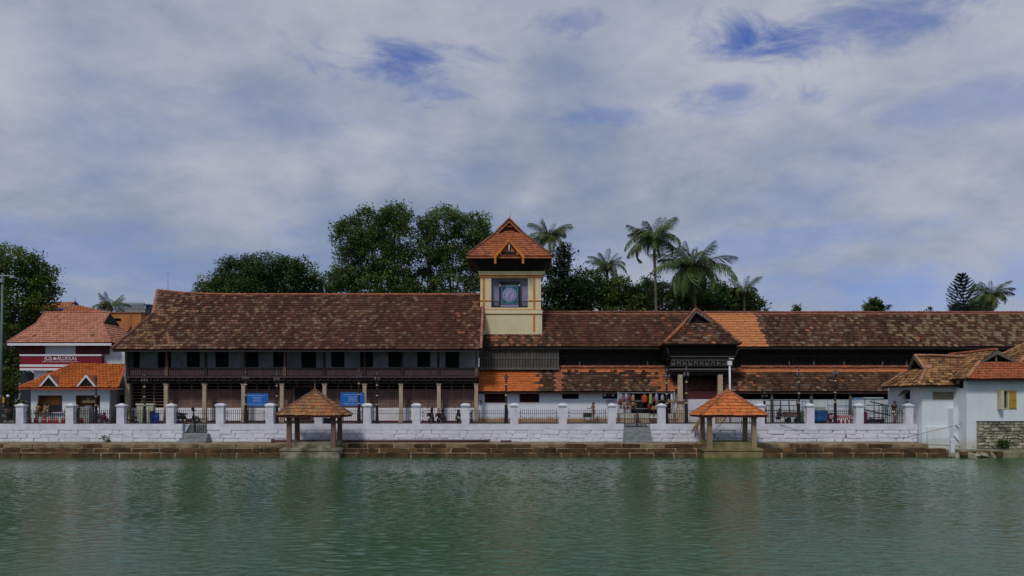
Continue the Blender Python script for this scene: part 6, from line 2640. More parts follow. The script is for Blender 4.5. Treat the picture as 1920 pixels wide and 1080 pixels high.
m_skin = M('brown_skin', (.20, .10, .065), (.16, .08, .05), 8, .6)
m_hair = M('black_hair', (.012, .010, .010), None, 8, .5)
m_khaki = M('khaki_cloth', (.30, .20, .065), (.23, .15, .05), 5, .9)
m_khaki2 = M('brown_khaki_cloth', (.22, .145, .065), (.16, .10, .045), 5, .9)
m_blackc = M('black_cloth', (.012, .011, .014), None, 5, .9)
m_creamc = M('cream_cloth', (.52, .50, .44), (.4, .38, .34), 5, .9)
m_lilacc = M('lilac_cloth', (.40, .36, .55), (.32, .28, .45), 5, .9)
m_maroonc = M('maroon_cloth', (.20, .012, .07), (.14, .01, .05), 5, .9)
m_darkc = M('dark_grey_cloth', (.03, .034, .036), None, 5, .9)
m_greyc = M('grey_green_cloth', (.14, .17, .16), (.1, .12, .11), 5, .9)
m_navyc = M('navy_cloth', (.02, .03, .09), None, 5, .9)


def person(label, loc, rz, top_mat, bottom_mat, h=1.7, lean=0.0, stride=0.0, arms=((.1, .15), (.1, .15)), seat=None, bare=False, bottom='trousers', twist=0.0, drape=None):
    """faces -Y before rz; arms = (shoulder swing forward, elbow bend) left and right; seat = seat height when sitting"""
    t = thing('person', label, 'person', loc, None, rz)
    k = h / 1.7

    def V3(x, y, z):
        return Vector((x, y, z))
    pz = .93 if seat is None else seat + .1
    rot = Matrix.Rotation(lean, 3, 'X')     # positive lean tips the chest towards -Y

    def up(x, y, z):                        # upper body point, given with the pelvis at .93
        return (rot @ Vector((x, y, z - .93))) + Vector((0, 0, pz))
    pel, spine, chest, neck = up(0, 0, .93), up(0, -.01, 1.12), up(0, -.01, 1.33), up(0, 0, 1.46)
    hd0, hd1, nose, chin = up(0, -.015, 1.56), up(0, -.005, 1.66), up(0, -.115, 1.575), up(0, -.075, 1.50)
    legs = []
    for s in (-1, 1):
        hip = Vector((s * .095, 0, pz - .03))
        if seat is None:
            a = stride * s
            knee = hip + Vector((0, -math.sin(a) * .43 - .02, -math.cos(a) * .43))
            b = a - (.35 * abs(stride) if s * stride < 0 else .0) - .02
            ank = knee + Vector((0, -math.sin(b) * .42, -math.cos(b) * .42))
            ank.z = max(.07, ank.z)
        else:
            knee = hip + Vector((s * .06, -.40, .02 if seat > .25 else .28))
            ank = Vector((knee.x, knee.y + (.04 if seat > .25 else .05), .07))
        toe = Vector((ank.x + s * .02, ank.y - .15, .035))
        legs.append((hip, knee, ank, toe))
    armj = []
    for s, (sw, eb) in zip((-1, 1), arms):
        sh = up(s * .185, 0, 1.40)
        d = rot @ Vector((s * .16, -math.sin(sw), -math.cos(sw))).normalized()
        el = sh + d * .28
        d2 = rot @ Vector((s * -.05, -math.sin(sw + eb), -math.cos(sw + eb))).normalized()
        wr = el + d2 * .25
        hnd = wr + d2 * .085
        armj.append((sh, el, wr, hnd, d2))
    vs_ = [(pel, .135, .105), (spine, .125, .095), (chest, .15, .105), (neck, .055, .055), (hd0, .080, .092), (hd1, .066, .075), (nose, .016, .02), (chin, .04, .035)]
    ed = [(0, 1), (1, 2), (2, 3), (3, 4), (4, 5), (4, 6), (4, 7)]
    for hip, knee, ank, toe in legs:
        b = len(vs_)
        vs_ += [(hip, .088, .088), (knee, .056, .058), (ank, .038, .042), (toe, .036, .026)]
        ed += [(0, b), (b, b + 1), (b + 1, b + 2), (b + 2, b + 3)]
    for sh, el, wr, hnd, d2 in armj:
        b = len(vs_)
        vs_ += [(sh, .062, .062), (el, .042, .042), (wr, .029, .029), (hnd, .034, .018)]
        ed += [(2, b), (b, b + 1), (b + 1, b + 2), (b + 2, b + 3)]
    vs_ = [(c * k, a * k, b * k) for c, a, b in vs_]
    me = skin_mesh('body', vs_, ed, m_skin)
    # fingers are grown out of the palm and joined to the same body mesh
    fb = MB()
    for s, (sh, el, wr, hnd, d2) in zip((-1, 1), armj):
        side = d2.cross(Vector((s, 0, 0))).normalized()
        for f in range(4):
            o_ = side * (.024 * (f - 1.5))
            ln = (.07, .085, .08, .06)[f]
            p0 = hnd + o_ - d2 * .01
            fb.tube([p0 * k, (p0 + d2 * ln * .5 + Vector((-s * .008, 0, 0))) * k, (p0 + d2 * ln + Vector((-s * .03, 0, 0))) * k], [.0095 * k, .009 * k, .006 * k], 5)
        p0 = wr + d2 * .03 + side * .03
        fb.tube([p0 * k, (p0 + side * .03 + d2 * .03) * k, (p0 + side * .035 + d2 * .065) * k], [.012 * k, .010 * k, .007 * k], 5)
    bm = bmesh.new()
    bm.from_mesh(me)
    fm = fb.mesh('f', m_skin)
    bm.from_mesh(fm)
    bm.to_mesh(me)
    bm.free()
    bpy.data.meshes.remove(fm)
    link('body', me, t)
    # hair, eyes
    hv = [(up(0, .025, 1.60) * k, .082 * k, .085 * k), (up(0, .01, 1.675) * k, .076 * k, .082 * k), (up(0, .05, 1.54) * k, .06 * k, .045 * k)]
    link('hair', skin_mesh('hair', hv, [(0, 1), (0, 2)], m_hair), t)
    for s in (-1, 1):
        e = MB()
        c = up(s * .032, -.098, 1.60) * k
        e.lathe([(.004, -.010), (.011, 0), (.004, .010)], c, 6)
        e.build('eye', m_hair, t)
        c = up(s * .088, 0, 1.575) * k
        e = MB()
        e.lathe([(.006, -.03), (.02, -.01), (.02, .015), (.006, .03)], c, 6, smooth=True)
        e.build('ear', m_skin, t)
    # clothes follow the same skeleton, a little larger
    if not bare:
        sv = [(pel + Vector((0, 0, -.04)), .150, .122), (spine, .142, .112), (chest, .166, .122), (chest.lerp(neck, .62), .075, .072)]
        se = [(0, 1), (1, 2), (2, 3)]
        for sh, el, wr, hnd, d2 in armj:
            b = len(sv)
            sv += [(sh, .076, .076), (sh.lerp(el, .8), .060, .060)]
            se += [(2, b), (b, b + 1)]
        link('shirt', skin_mesh('shirt', [(c * k, a * k, b * k) for c, a, b in sv], se, top_mat), t)
    if bottom in ('trousers', 'shorts'):
        pv = [(pel + Vector((0, 0, .03)), .146, .118)]
        pe = []
        for hip, knee, ank, toe in legs:
            b = len(pv)
            if bottom == 'trousers':
                pv += [(hip, .104, .104), (knee, .075, .078), (knee.lerp(ank, .92), .06, .062)]
                pe += [(0, b), (b, b + 1), (b + 1, b + 2)]
            else:
                pv += [(hip, .115, .112), (hip.lerp(knee, .85), .098, .10)]
                pe += [(0, b), (b, b + 1)]
        link(bottom, skin_mesh(bottom, [(c * k, a * k, b * k) for c, a, b in pv], pe, bottom_mat), t)
    elif bottom == 'wrap':
        w = MB()
        w.loft([(0, 0, .16, .12)] * 2)
        w = MB()
        seg = 12
        if seat is None:
            rings = ((pz + .06, .15, .12, 0), (pz - .1, .175, .15, 0), (pz - .34, .18, .17, 0), (pz - .5, .19, .18, 0))
            vv, ff = [], []
            for (z, a, b, dy) in rings:
                for q in range(seg):
                    an_ = 2 * PI * q / seg
                    vv.append((a * math.cos(an_) * k, (b * math.sin(an_) * (1 + .08 * math.sin(3 * an_)) + dy) * k, z * k))
            for i in range(len(rings) - 1):
                for q in range(seg):
                    ff.append((i * seg + q, i * seg + (q + 1) % seg, (i + 1) * seg + (q + 1) % seg, (i + 1) * seg + q))
            w.add(vv, ff, None, True)
            w.build('waist_cloth', bottom_mat, t)
        else:
            rv = [(pel, .17, .15), (pel + Vector((0, -.2, .1)), .2, .16), (pel + Vector((0, -.42, .1)), .2, .15), (Vector((0, -.44, .12)), .2, .12)]
            link('skirt', skin_mesh('skirt', [(c * k, a * k, b * k) for c, a, b in rv], [(0, 1), (1, 2), (2, 3)], bottom_mat), t)
    if drape is not None:
        dv = [(up(0, .03, 1.66) * k, .095 * k, .10 * k), (up(0, .07, 1.45) * k, .13 * k, .08 * k), (up(0, .08, 1.2) * k, .19 * k, .12 * k), (up(0, .06, .98) * k, .2 * k, .15 * k)]
        link('head_scarf', skin_mesh('head_scarf', dv, [(0, 1), (1, 2), (2, 3)], drape), t)
    return t


GZ = STREET - .015
person('policeman in brown khaki, left of the pair leaning at the counter', (X(71, 70.5), 70.35, GZ), PI - .25, m_khaki2, m_khaki2, 1.68, .30, .06, ((.7, .5), (.75, .6)))
person('policeman in lighter khaki bending over the counter, right of the pair', (X(85.5, 70.5), 70.30, GZ), PI - .15, m_khaki, m_khaki, 1.68, .50, .10, ((.8, .4), (.7, .5)))
person('bare-chested man in a pale waist cloth standing before the white wall', (X(1113, 72.2), 72.2, GZ), -1.15, m_lilacc, m_lilacc, 1.72, .05, .06, ((.5, 1.3), (.2, .9)), bare=True, bottom='wrap')
person('man in black shirt and cream shorts striding beside the trolley', (X(1677, 70.0), 70.0, GZ), -.9, m_blackc, m_creamc, 1.80, .05, .30, ((-.5, .2), (.5, .9)), bottom='shorts')
person('woman seated low in maroon cloth behind the railing', (X(193, 68.9), 68.9, GZ), 2.6, m_maroonc, m_maroonc, 1.60, .25, 0, ((.5, .8), (.5, .8)), seat=.12, bottom='wrap', drape=m_maroonc)
person('dark-clothed person crouching right of the woman in maroon', (X(208.5, 68.9), 69.0, GZ), 2.2, m_darkc, m_darkc, 1.62, .35, 0, ((.6, .7), (.6, .8)), seat=.12, drape=m_darkc)
person('person in grey-green shirt at the far left beside the motorcycle', (X(2, 70.2), 70.2, GZ), 1.9, m_greyc, m_darkc, 1.7, .12, .1, ((.5, .9), (.4, .9)))
person('dark-haired person half hidden by the pier left of the grey boxes', (X(145, 70.0), 70.0, GZ), 2.9, m_navyc, m_darkc, 1.62, .08, .05)
person('person in navy squatting among the goods at the dark market frame', (X(1459, 70.3), 70.3, GZ), .6, m_navyc, m_navyc, 1.7, .25, 0, ((.6, .6), (.7, .6)), seat=.35)


# ------------------------------------------------------------------ scooters and motorcycles
def wheel(parent, y, z, r=.25, w=.05):
    q = MB()
    seg = 18
    ring = []
    vv, ff = [], []
    for k in range(seg):
        a = 2 * PI * k / seg
        for j in range(6):
            b = 2 * PI * j / 6
            rr_ = r - .05 + .05 * math.cos(b)
            vv.append((w * math.sin(b), y + rr_ * math.cos(a), z + rr_ * math.sin(a)))
    for k in range(seg):
        for j in range(6):
            ff.append((k * 6 + j, k * 6 + (j + 1) % 6, ((k + 1) % seg) * 6 + (j + 1) % 6, ((k + 1) % seg) * 6 + j))
    q.add(vv, ff, None, True)
    o = q.build('wheel', m_tyre, parent)
    q = MB()
    q.tube([(-.03, y, z), (.03, y, z)], .07, 8)
    for k in range(5):
        a = 2 * PI * k / 5
        q.tube([(0, y, z), (0, y + (r - .07) * math.cos(a), z + (r - .07) * math.sin(a))], .016, 4)
    q.build('rim', m_chrome, o)


def scooter(label, loc, rz, body_mat, plate_mat=None, roll=-.14, helmet=False, scale=1.0):
    t = thing('motor_scooter', label, 'scooter', loc, 'scooters parked before the palace', rz)
    t.rotation_euler = (0, roll, rz)
    t.scale = (scale,) * 3
    ORI[t.name] = Vector((0, 0, 0))
    wheel(t, .62, .25)
    wheel(t, -.60, .25)
    q = MB()
    q.loft([(-.92, .62, .05, .05), (-.85, .62, .15, .11), (-.6, .56, .19, .19), (-.3, .52, .18, .19), (-.12, .45, .14, .15), (-.06, .35, .1, .08)], 12)
    q.build('rear_bodywork', body_mat, t)
    q = MB()
    q.box(-.16, .16, -.14, .34, .24, .31)
    q.build('footboard', m_seat, t)
    q = MB()
    q.add([(-.19, .30, .28), (.19, .30, .28), (.16, .40, .75), (-.16, .40, .75), (-.10, .46, .28), (.10, .46, .28), (.10, .50, .78), (-.10, .50, .78), (-.09, .42, .95), (.09, .42, .95), (.08, .5, .95), (-.08, .5, .95)],
          [(0, 1, 2, 3), (5, 4, 7, 6), (0, 3, 7, 4), (2, 1, 5, 6), (3, 2, 9, 8), (6, 7, 11, 10), (2, 6, 10, 9), (7, 3, 8, 11), (8, 9, 10, 11), (0, 4, 5, 1)])
    q.build('leg_shield', body_mat, t)
    q = MB()
    for k in range(7):
        a = .2 + k * .45
        y = .62 + .30 * math.cos(a)
        z = .25 + .30 * math.sin(a)
        q.box(-.065, .065, y - .08, y + .08, z - .02, z + .02)
    q.build('front_mudguard', body_mat, t)
    q = MB()
    q.loft([(-.88, .80, .10, .035), (-.6, .80, .15, .06), (-.25, .76, .14, .06), (-.02, .74, .09, .05)], 10)
    q.build('seat', m_seat, t)
    q = MB()
    q.tube([(0, .62, .25), (0, .46, .80), (0, .42, 1.0)], [.03, .03, .035], 6)
    q.tube([(-.33, .34, 1.03), (-.12, .42, 1.02), (.12, .42, 1.02), (.33, .34, 1.03)], .022, 6)
    h = q.build('handlebar', m_dk, t)
    q = MB()
    q.loft([(.36, 1.02, .10, .07), (.46, 1.02, .13, .09), (.55, 1.0, .08, .06)], 10)
    q.build('headlight_cowl', body_mat, h)
    q = MB()
    q.lathe([(.06, 0), (.05, .02)], (0, .555, .98), 8)
    q.build('headlight', m_lamp_glass, t)
    for s in (-1, 1):
        q = MB()
        q.tube([(s * .22, .38, 1.03), (s * .30, .40, 1.24)], .010, 4)
        q.tube([(s * .30, .38, 1.25), (s * .31, .42, 1.25)], .055, 8)
        q.build('mirror', m_dk, t)
    q = MB()
    q.box(-.07, .07, -.955, -.91, .62, .68)
    q.build('tail_light', m_tail, t)
    q = MB()
    q.box(-.13, .13, -.97, -.955, .40, .56)
    q.build('number_plate', plate_mat or m_plate, t)
    q = MB()
    q.tube([(.16, -.25, .22), (.17, -.6, .30), (.17, -.86, .36)], [.03, .055, .05], 8)
    q.build('exhaust', m_chrome, t)
    q = MB()
    q.tube([(-.12, -.15, .3), (-.24, -.12, .01)], .014, 4)
    q.build('side_stand', m_dk, t)
    if helmet:
        q = MB()
        q.lathe([(.09, 0), (.13, .06), (.13, .13), (.09, .21), (.03, .25)], (.05, .4, 1.06), 10, smooth=True)
        q.build('hung_helmet', m_dk, t)
    return t


sY = 70.6
scooter('black scooter with red tail lamps, leftmost of the four seen from behind', (X(809, sY), sY, GZ), -.15, m_black_body, m_plate, -.10, True, 1.02)
scooter('dark slim motorcycle-like scooter second from the left, wheel in line with the stone column', (X(829, sY), sY + .1, GZ), -.35, m_black_body, m_plate, -.16, True)
scooter('plum scooter with pale green plate left of the round-capped pier', (X(858, sY), sY, GZ), .12, m_plum_body, m_plateY, .10, False, 1.02)
scooter('silver-fronted scooter peeping out right of the round-capped pier', (X(882, sY), sY, GZ), -.1, m_silver_body, m_plate, .05, False, 1.02)
scooter('dark scooter side-on above the narrow steps, leaning steeply', (X(352, 69.6), 69.6, GZ), -PI / 2 + .25, m_black_body, None, .16, True, 1.05)
scooter('dark motorbike with raised handlebars left of the beige cabinets', (X(241, 70.0), 70.0, GZ), -.7, m_black_body, None, -.15, False, .98)
scooter('motorcycle with pale tank at the far left behind the railing', (X(15, 69.9), 69.9, GZ), -1.2, m_greyc, None, -.12, False, 1.1)

# ------------------------------------------------------------------ things along the street, left part
for k, (px, w_) in enumerate(((53, 10), (68, 8), (81, 8), (93.5, 8), (105.5, 7.5), (118, 7.5), (142, 6), (152, 7))):
    Y = 67.75
    labs = ('leftmost red barrier board, at the pier beside the motorcycle', 'red barrier board below the left policeman', 'red barrier board right of the left policeman',
            'red barrier board below the right policeman', 'red barrier board right of the right policeman', 'red barrier board just left of the second ticket-house pier',
            'red board hidden partly by the pier left of the grey boxes', 'bright red board beside the grey boxes')
    t = thing('barrier_board', labs[k], 'barrier', (X(px, Y), Y, GZ), 'red barrier boards behind the railing')
    hw = w_ / 2 * Y / F
    x = X(px, Y)
    MB().box(x - hw, x + hw, Y, Y + .05, GZ + .02, GZ + .50).build('board', m_red, t)
    MB().box(x - hw - .02, x + hw + .02, Y - .02, Y + .07, GZ + .36, GZ + .40).build('white_strip', m_white_paint, t)
    q = MB()
    for s in (-1, 1):
        q.box(x + s * (hw - .04) - .02, x + s * (hw - .04) + .02, Y + .052, Y + .32, GZ - .01, GZ + .04)
    q.build('foot', m_dk, t)
for px0, px1, pyt, lab in ((146, 158, 764.5, 'taller grey box on the pavement behind the red boards'), (158.5, 167, 764.5, 'narrower grey box touching the taller one, left of a lamp post')):
    Y = 70.0
    t = thing('metal_box', lab, 'cabinet', (X((px0 + px1) / 2, Y), Y, GZ))
    MB().box(X(px0, Y), X(px1, Y), Y, Y + .5, GZ - .01, Z(pyt, Y)).build('case', M('grey_cabinet_paint', (.28, .29, .27), (.2, .21, .19), 2, .6), t)
    MB().box(X(px0, Y) - .02, X(px1, Y) + .02, Y - .03, Y + .52, Z(pyt, Y), Z(pyt, Y) + .06).build('lid', m_grey_metal, t)
db = thing('dark_green_crate', 'flat dark green crate behind the lamp post, left of the woman in maroon', 'crate', (X(182, 69.4), 69.5, GZ))
q = MB()
q.box(X(173.5, 69.4), X(189.5, 69.4), 69.4, 69.8, Z(786.5, 69.4), Z(779, 69.4))
q.build('crate_body', M('dark_green_plastic', (.02, .045, .035), None, 3, .6), db)
q = MB()
for px in (175, 188):
    q.box(X(px, 69.4) - .03, X(px, 69.4) + .03, 69.45, 69.75, GZ - .01, Z(786.5, 69.4))
q.build('leg', m_dk, db)
for px0, px1, lab in ((255.5, 269.5, 'left beige switch cabinet, beside a slim lamp post'), (273.5, 288, 'right beige switch cabinet, next to the blue drum')):
    Y = 70.6
    t = thing('switch_cabinet', lab, 'cabinet', (X((px0 + px1) / 2, Y), Y, GZ), 'beige switch cabinets')
    x0, x1 = X(px0, Y), X(px1, Y)
    MB().box(x0 + .03, x1 - .03, Y, Y + .5, GZ - .01, Z(759.5, Y)).build('case', m_cabinet, t)
    MB().box(x0 - .03, x1 + .03, Y - .06, Y + .55, Z(759.5, Y), Z(756.5, Y)).build('roof_lid', M('pale_cabinet_lid', (.5, .52, .42), None, 3, .6), t)
    for s in (0, 1):
        MB().box(x0 + .06 + s * .27, x0 + .30 + s * .27, Y - .02, Y - .002, GZ + .15, Z(762, Y)).build('door', m_cabinet, t)
for px, lab, hh in ((293, 'big blue drum right of the beige cabinets', .86), (331.5, 'blue drum right of the pier, beside the leaning scooter', .74)):
    Y = 69.5
    t = thing('plastic_drum', lab, 'drum', (X(px, Y), Y, GZ), 'blue plastic drums')
    q = MB()
    q.lathe([(.20, -.01), (.235, .04), (.245, .3), (.235, .32), (.25, .34), (.25, hh * .7), (.235, hh * .72), (.245, hh * .76), (.225, hh - .06), (.2, hh - .02)], (X(px, Y), Y, GZ), 14, smooth=True)
    q.build('barrel', m_blue_plastic, t)
    q = MB()
    q.lathe([(.25, hh - .05), (.25, hh), (.22, hh + .02)], (X(px, Y), Y, GZ), 14)
    q.build('lid', m_blue_plastic, t)
    q = MB()
    for s in (-1, 1):
        q.tube([(X(px, Y) + s * .2, Y - .05, GZ + hh), (X(px, Y) + s * .2, Y - .05, GZ + hh + .14), (X(px, Y) + s * .1, Y - .05, GZ + hh + .16)], .018, 4)
    q.build('handle', m_blue_plastic, t)
nb = thing('navy_box', 'narrow navy box between the beige cabinet and the blue drum', 'box', (X(283.5, 69.3), 69.3, GZ))
MB().box(X(280.5, 69.3), X(286.5, 69.3), 69.3, 69.7, GZ - .01, GZ + .95).build('case', m_navyc, nb)
MB().box(X(280, 69.3), X(287, 69.3), 69.26, 69.74, GZ + .95, GZ + 1.0).build('lid', m_dk, nb)
dbn = thing('waste_bin', 'dark bin seen under the right part of the weathered pavilion roof', 'bin', (X(612, 68), 68.1, GZ))
MB().box(X(604, 68), X(622, 68), 68.0, 68.5, GZ - .01, GZ + .42).build('bin_body', M('dark_teal_plastic', (.02, .05, .06), None, 3, .5), dbn)
MB().box(X(603, 68), X(623, 68), 67.96, 68.54, GZ + .42, GZ + .47).build('lid', m_dk, dbn)
wl = thing('wall_light', 'small round-backed wall light left of the first grated window', 'wall light', (X(901, 73.1), 73.17, 4))
a = P(901, 754.5, 73.17)
MB().tube([a + Vector((0, .02, 0)), a + Vector((0, -.05, 0))], .20, 12).build('back_plate', m_grey_metal, wl)
MB().tube([a + Vector((0, -.06, .05)), a + Vector((0, -.2, .12))], [.05, .09], 8).build('lamp_shade', m_dk, wl)
gp_ = thing('standing_notice', 'dark green panel standing before the wall beside the bare-chested man', 'panel', (X(1102, 72.6), 72.6, GZ))
MB().box(X(1094, 72.6), X(1110, 72.6), 72.6, 72.66, Z(782.5, 72.6), Z(774, 72.6)).build('board', M('dark_green_plastic'  , (.02, .045, .035)), gp_)
q = MB()
for px in (1096, 1108):
    q.box(X(px, 72.6) - .02, X(px, 72.6) + .02, 72.67, 72.72, GZ - .01, Z(775, 72.6))
q.build('leg', m_dk, gp_)

# ------------------------------------------------------------------ goods shop behind the tall gate
hs = thing('hat_window', 'dark hatch with three white hats hung in it, left of the goods shop', 'window', (X(1143, 73.1), 73.15, 4.5))
y = 73.19
MB().box(X(1130, y), X(1157, y), y - .03, y, Z(747.5, y), Z(736, y)).build('hatch', m_void, hs)
for k, px in enumerate((1134, 1142, 1149.5)):
    q = MB()
    a = P(px, 740.5, y - .1)
    q.lathe([(.16, -.10), (.13, -.02), (.09, .08), (.03, .16)], a, 8, smooth=True)
    q.build('hat', m_white if k != 1 else m_grey_wood, hs)
pl_ = thing('wall_notice', 'pale blue notice on the white wall below the hat hatch', 'notice', (X(1144, 73.1), 73.15, 3.8))
MB().box(X(1136, y), X(1153, y), y - .035, y - .003, Z(758, y), Z(750, y)).build('sheet', M('pale_blue_paper', (.30, .36, .48), (.25, .30, .42), 4, .7), pl_)
ct = thing('shop_counter', 'long low whitewashed counter of the goods shop behind the tall gate', 'counter', (X(1215, 72.4), 72.6, GZ))
MB().box(X(1160, 72.4), X(1262, 72.4), 72.4, 73.1, GZ - .01, GZ + .36).build('plinth', M('earth_stained_plaster', (.40, .30, .20), (.28, .19, .12), 2, .9), ct)
MB().box(X(1159, 72.4), X(1263, 72.4), 72.36, 73.14, GZ + .36, GZ + .78).build('counter_front', M('cream_counter', (.50, .49, .44), (.38, .37, .32), 2, .9), ct)
pol = thing('stall_frame', 'pole and rail frame from which the shop goods hang', 'stall frame', (X(1215, 72.2), 72.2, GZ))
for px in (1159, 1264):
    MB().tube([(X(px, 72.2), 72.2, GZ - .01), (X(px, 72.2), 72.2, 4.9)], .04, 6).build('pole', m_grey_metal, pol)
for py in (736.5, 752, 766):
    MB().tube([(X(1157, 72.2), 72.2, Z(py, 72.2)), (X(1267, 72.2), 72.2, Z(py, 72.2))], .018, 5).build('rail', m_grey_metal, pol)
MB().box(X(1190, 73), X(1206, 73), 72.9, 72.95, GZ + .8, 4.8).build('dark_backdrop', m_void, pol)


def hung(px, py, w_px, h_px, mat, name, label, group=None, flare=1.15):
    Y = 72.1 - .05 * (int(px) % 3)
    m_ = Y / F
    t = thing(name, label, name.replace('_', ' '), tuple(P(px, py, Y)), group)
    x, z = X(px, Y), Z(py, Y)
    w, h = w_px * m_ / 2, h_px * m_
    seg = 10
    vv, ff = [], []
    rings = ((0, .30), (-.10, .62), (-.22, .95), (-.55, 1.0), (-.85, flare * .92), (-1, flare * .8))
    for zz, f in rings:
        for k in range(seg):
            a = 2 * PI * k / seg
            vv.append((x + w * f * math.cos(a), Y + .10 * f * math.sin(a) * (1 + .3 * math.sin(3 * a)), z + h * zz))
    for i in range(len(rings) - 1):
        for k in range(seg):
            ff.append((i * seg + k, (i + 1) * seg + k, (i + 1) * seg + (k + 1) % seg, i * seg + (k + 1) % seg))
    ff.append(tuple(range((len(rings) - 1) * seg, len(rings) * seg))[::-1])
    ff.append(tuple(range(seg)))
    MB().add(vv, ff, None, True).build('cloth_body', mat, t)
    MB().tube([(x, Y, z - .01), (x, Y, z + .12)], .012, 4).build('hook', m_grey_metal, t)
    return t


m_or = M('orange_cloth', (.42, .07, .012), (.32, .05, .01), 6, .9)
m_lime = M('lime_cloth', (.28, .36, .13), (.2, .27, .1), 6, .9)
m_wht = M('pale_cloth', (.30, .31, .37), (.22, .23, .28), 6, .9)
m_brn = M('brown_woven', (.20, .10, .06), (.11, .055, .035), 9, .9)
m_tan = M('tan_woven', (.36, .26, .17), (.25, .17, .11), 9, .9)
m_wine = M('wine_red_cloth', (.20, .02, .03), (.14, .015, .02), 9, .9)
m_mustard = M('mustard_woven', (.30, .17, .04), (.2, .11, .03), 9, .8)
hung(1208.5, 740, 11, 15, m_or, 'hanging_shirt', 'bright orange shirt hanging in the middle of the shop front', None, 1.0)
hung(1220, 738, 6.5, 20, m_lime, 'hanging_cloth', 'lime green cloth hanging right of the orange shirt')
for px, py, h, lab in ((1164, 738, 11, 'narrow white cloth hanging at the left end of the shop front'), (1174.5, 738, 11, 'white cloth hanging second from the left of the shop front'),
                       (1231, 738, 14, 'pale blue-white cloth hanging right of the lime cloth'), (1242, 740, 11, 'white cloth hanging beside the lamp post')):
    hung(px, py, 6.5, h, m_wht, 'hanging_cloth', lab)
hung(1187, 740, 6, 12, m_tan, 'hanging_doll', 'tan figure hanging at the left of the dark shop doorway')
for k, (px, py, mat, c) in enumerate(((1162, 750, m_wine, 'wine red'), (1169, 744, m_brn, 'brown'), (1180, 743, m_wine, 'wine red'), (1171, 752, m_tan, 'tan'), (1179, 752, m_brn, 'brown'), (1187, 753, m_mustard, 'mustard'),
                                     (1226, 746, m_wine, 'wine red'), (1232, 750, m_brn, 'brown'), (1217, 757, m_wine, 'wine red'), (1224, 761, m_mustard, 'mustard'), (1230, 760, m_tan, 'tan'),
                                     (1254, 748, m_mustard, 'yellow'), (1261.5, 747, m_tan, 'pinkish tan'))):
    side = 'left of the dark doorway' if px < 1195 else ('right of the lime cloth' if px < 1245 else 'by the porch pillar')
    row = 'upper' if py < 747 else 'lower'
    hung(px, py, 6.5, 8, mat, 'hanging_bag', f'small {c} bag in the {row} hanging row {side}', 'bags and trinkets hung at the shop', 1.3)
for row, py in enumerate((757.5, 763.5)):
    for k in range(5):
        px = 1164 + 6.6 * k
        Y = 72.25
        t = thing('woven_pouch', f"{'upper' if row == 0 else 'lower'} row pouch, {('first', 'second', 'third', 'fourth', 'fifth')[k]} from the left, left of the dark shop doorway", 'pouch', tuple(P(px, py, Y)), 'woven pouches stacked at the shop')
        a = P(px, py, Y)
        q = MB()
        q.loft([(-.1, 0, .10, .06), (-.05, 0, .135, .10), (.05, 0, .135, .10), (.1, 0, .10, .06)], 8)
        q.v = [(x + a.x, y_ + a.y, z + a.z) for x, y_, z in q.v]
        q.build('pouch_body', m_tan if (k + row) % 3 else m_brn, t)
        MB().box(a.x - .14, a.x + .14, a.y - .13, a.y + .12, a.z - .14, a.z - .11).build('shelf_strip', m_wine, t)
wc = thing('wooden_stool', 'small brown wooden stool at the foot of the dark shop doorway', 'stool', (X(1194, 71.9), 71.9, GZ))
a = Vector((X(1194, 71.9), 71.9, GZ))
MB().box(a.x - .2, a.x + .2, a.y - .15, a.y + .15, a.z + .62, a.z + .68).build('seat', m_orange_wood, wc)
for sx in (-1, 1):
    for sy_ in (-1, 1):
        MB().frustum(a.x + sx * .16, a.y + sy_ * .11, a.z - .01, a.z + .62, .025, .025, .025, .025).build('leg', m_brown_wood, wc)
bx_ = thing('display_case', 'grey-brown display case on the pavement right of the stool', 'case', (X(1224, 71.6), 71.6, GZ))
MB().box(X(1220, 71.6), X(1233, 71.6), 71.6, 72.2, GZ - .01, GZ + .40).build('case_body', m_brown_wood, bx_)
MB().box(X(1219, 71.6), X(1234, 71.6), 71.56, 72.24, GZ + .40, GZ + .46).build('case_top', m_white, bx_)
sb_ = thing('stone_bench', 'earth-stained low stone bench between lamp post and porch pillar', 'bench', (X(1262, 70.8), 70.8, GZ))
MB().box(X(1255, 70.8), X(1272, 70.8), 70.8, 71.3, GZ - .01, GZ + .32).build('bench_block', M('earth_stained_plaster', (.4, .3, .2)), sb_)
MB().box(X(1254, 70.8), X(1273, 70.8), 70.76, 71.34, GZ + .32, GZ + .4).build('bench_top', m_stone_col, sb_)

# ------------------------------------------------------------------ market frames, tarpaulin, barrier and trolley on the right
mf = thing('market_frame', 'dark timber market frame of five posts and rails before the parapet', 'stall frame', (X(1470, 71), 71, GZ))
for k, px in enumerate((1433, 1448, 1464, 1480, 1495)):
    MB().tube([(X(px + 1.5, 71.2), 71.2, GZ - .01), (X(px - 1, 71.2), 71.2, Z(750.5, 71.2))], [.06, .05], 6).build('post', m_dark_wood, mf)
for py in (750.5, 760, 770, 780):
    MB().tube([(X(1431, 71.2), 71.26, Z(py, 71.2)), (X(1498, 71.2), 71.26, Z(py + .5, 71.2))], .03, 5).build('rail', m_iron, mf)
for k, px in enumerate((1438, 1443, 1489)):
    MB().tube([(X(px, 71.2), 71.3, Z(760, 71.2)), (X(px, 71.2), 71.3, Z(770, 71.2))], .02, 4).build('upright', m_iron, mf)
bc = thing('handcart', 'dark wooden handcart loaded with a crate, right end of the market frame', 'cart', (X(1486, 70), 70, GZ))
MB().box(X(1474, 70), X(1496, 70), 70, 70.9, GZ + .62, GZ + .92).build('crate', m_brown_wood, bc)
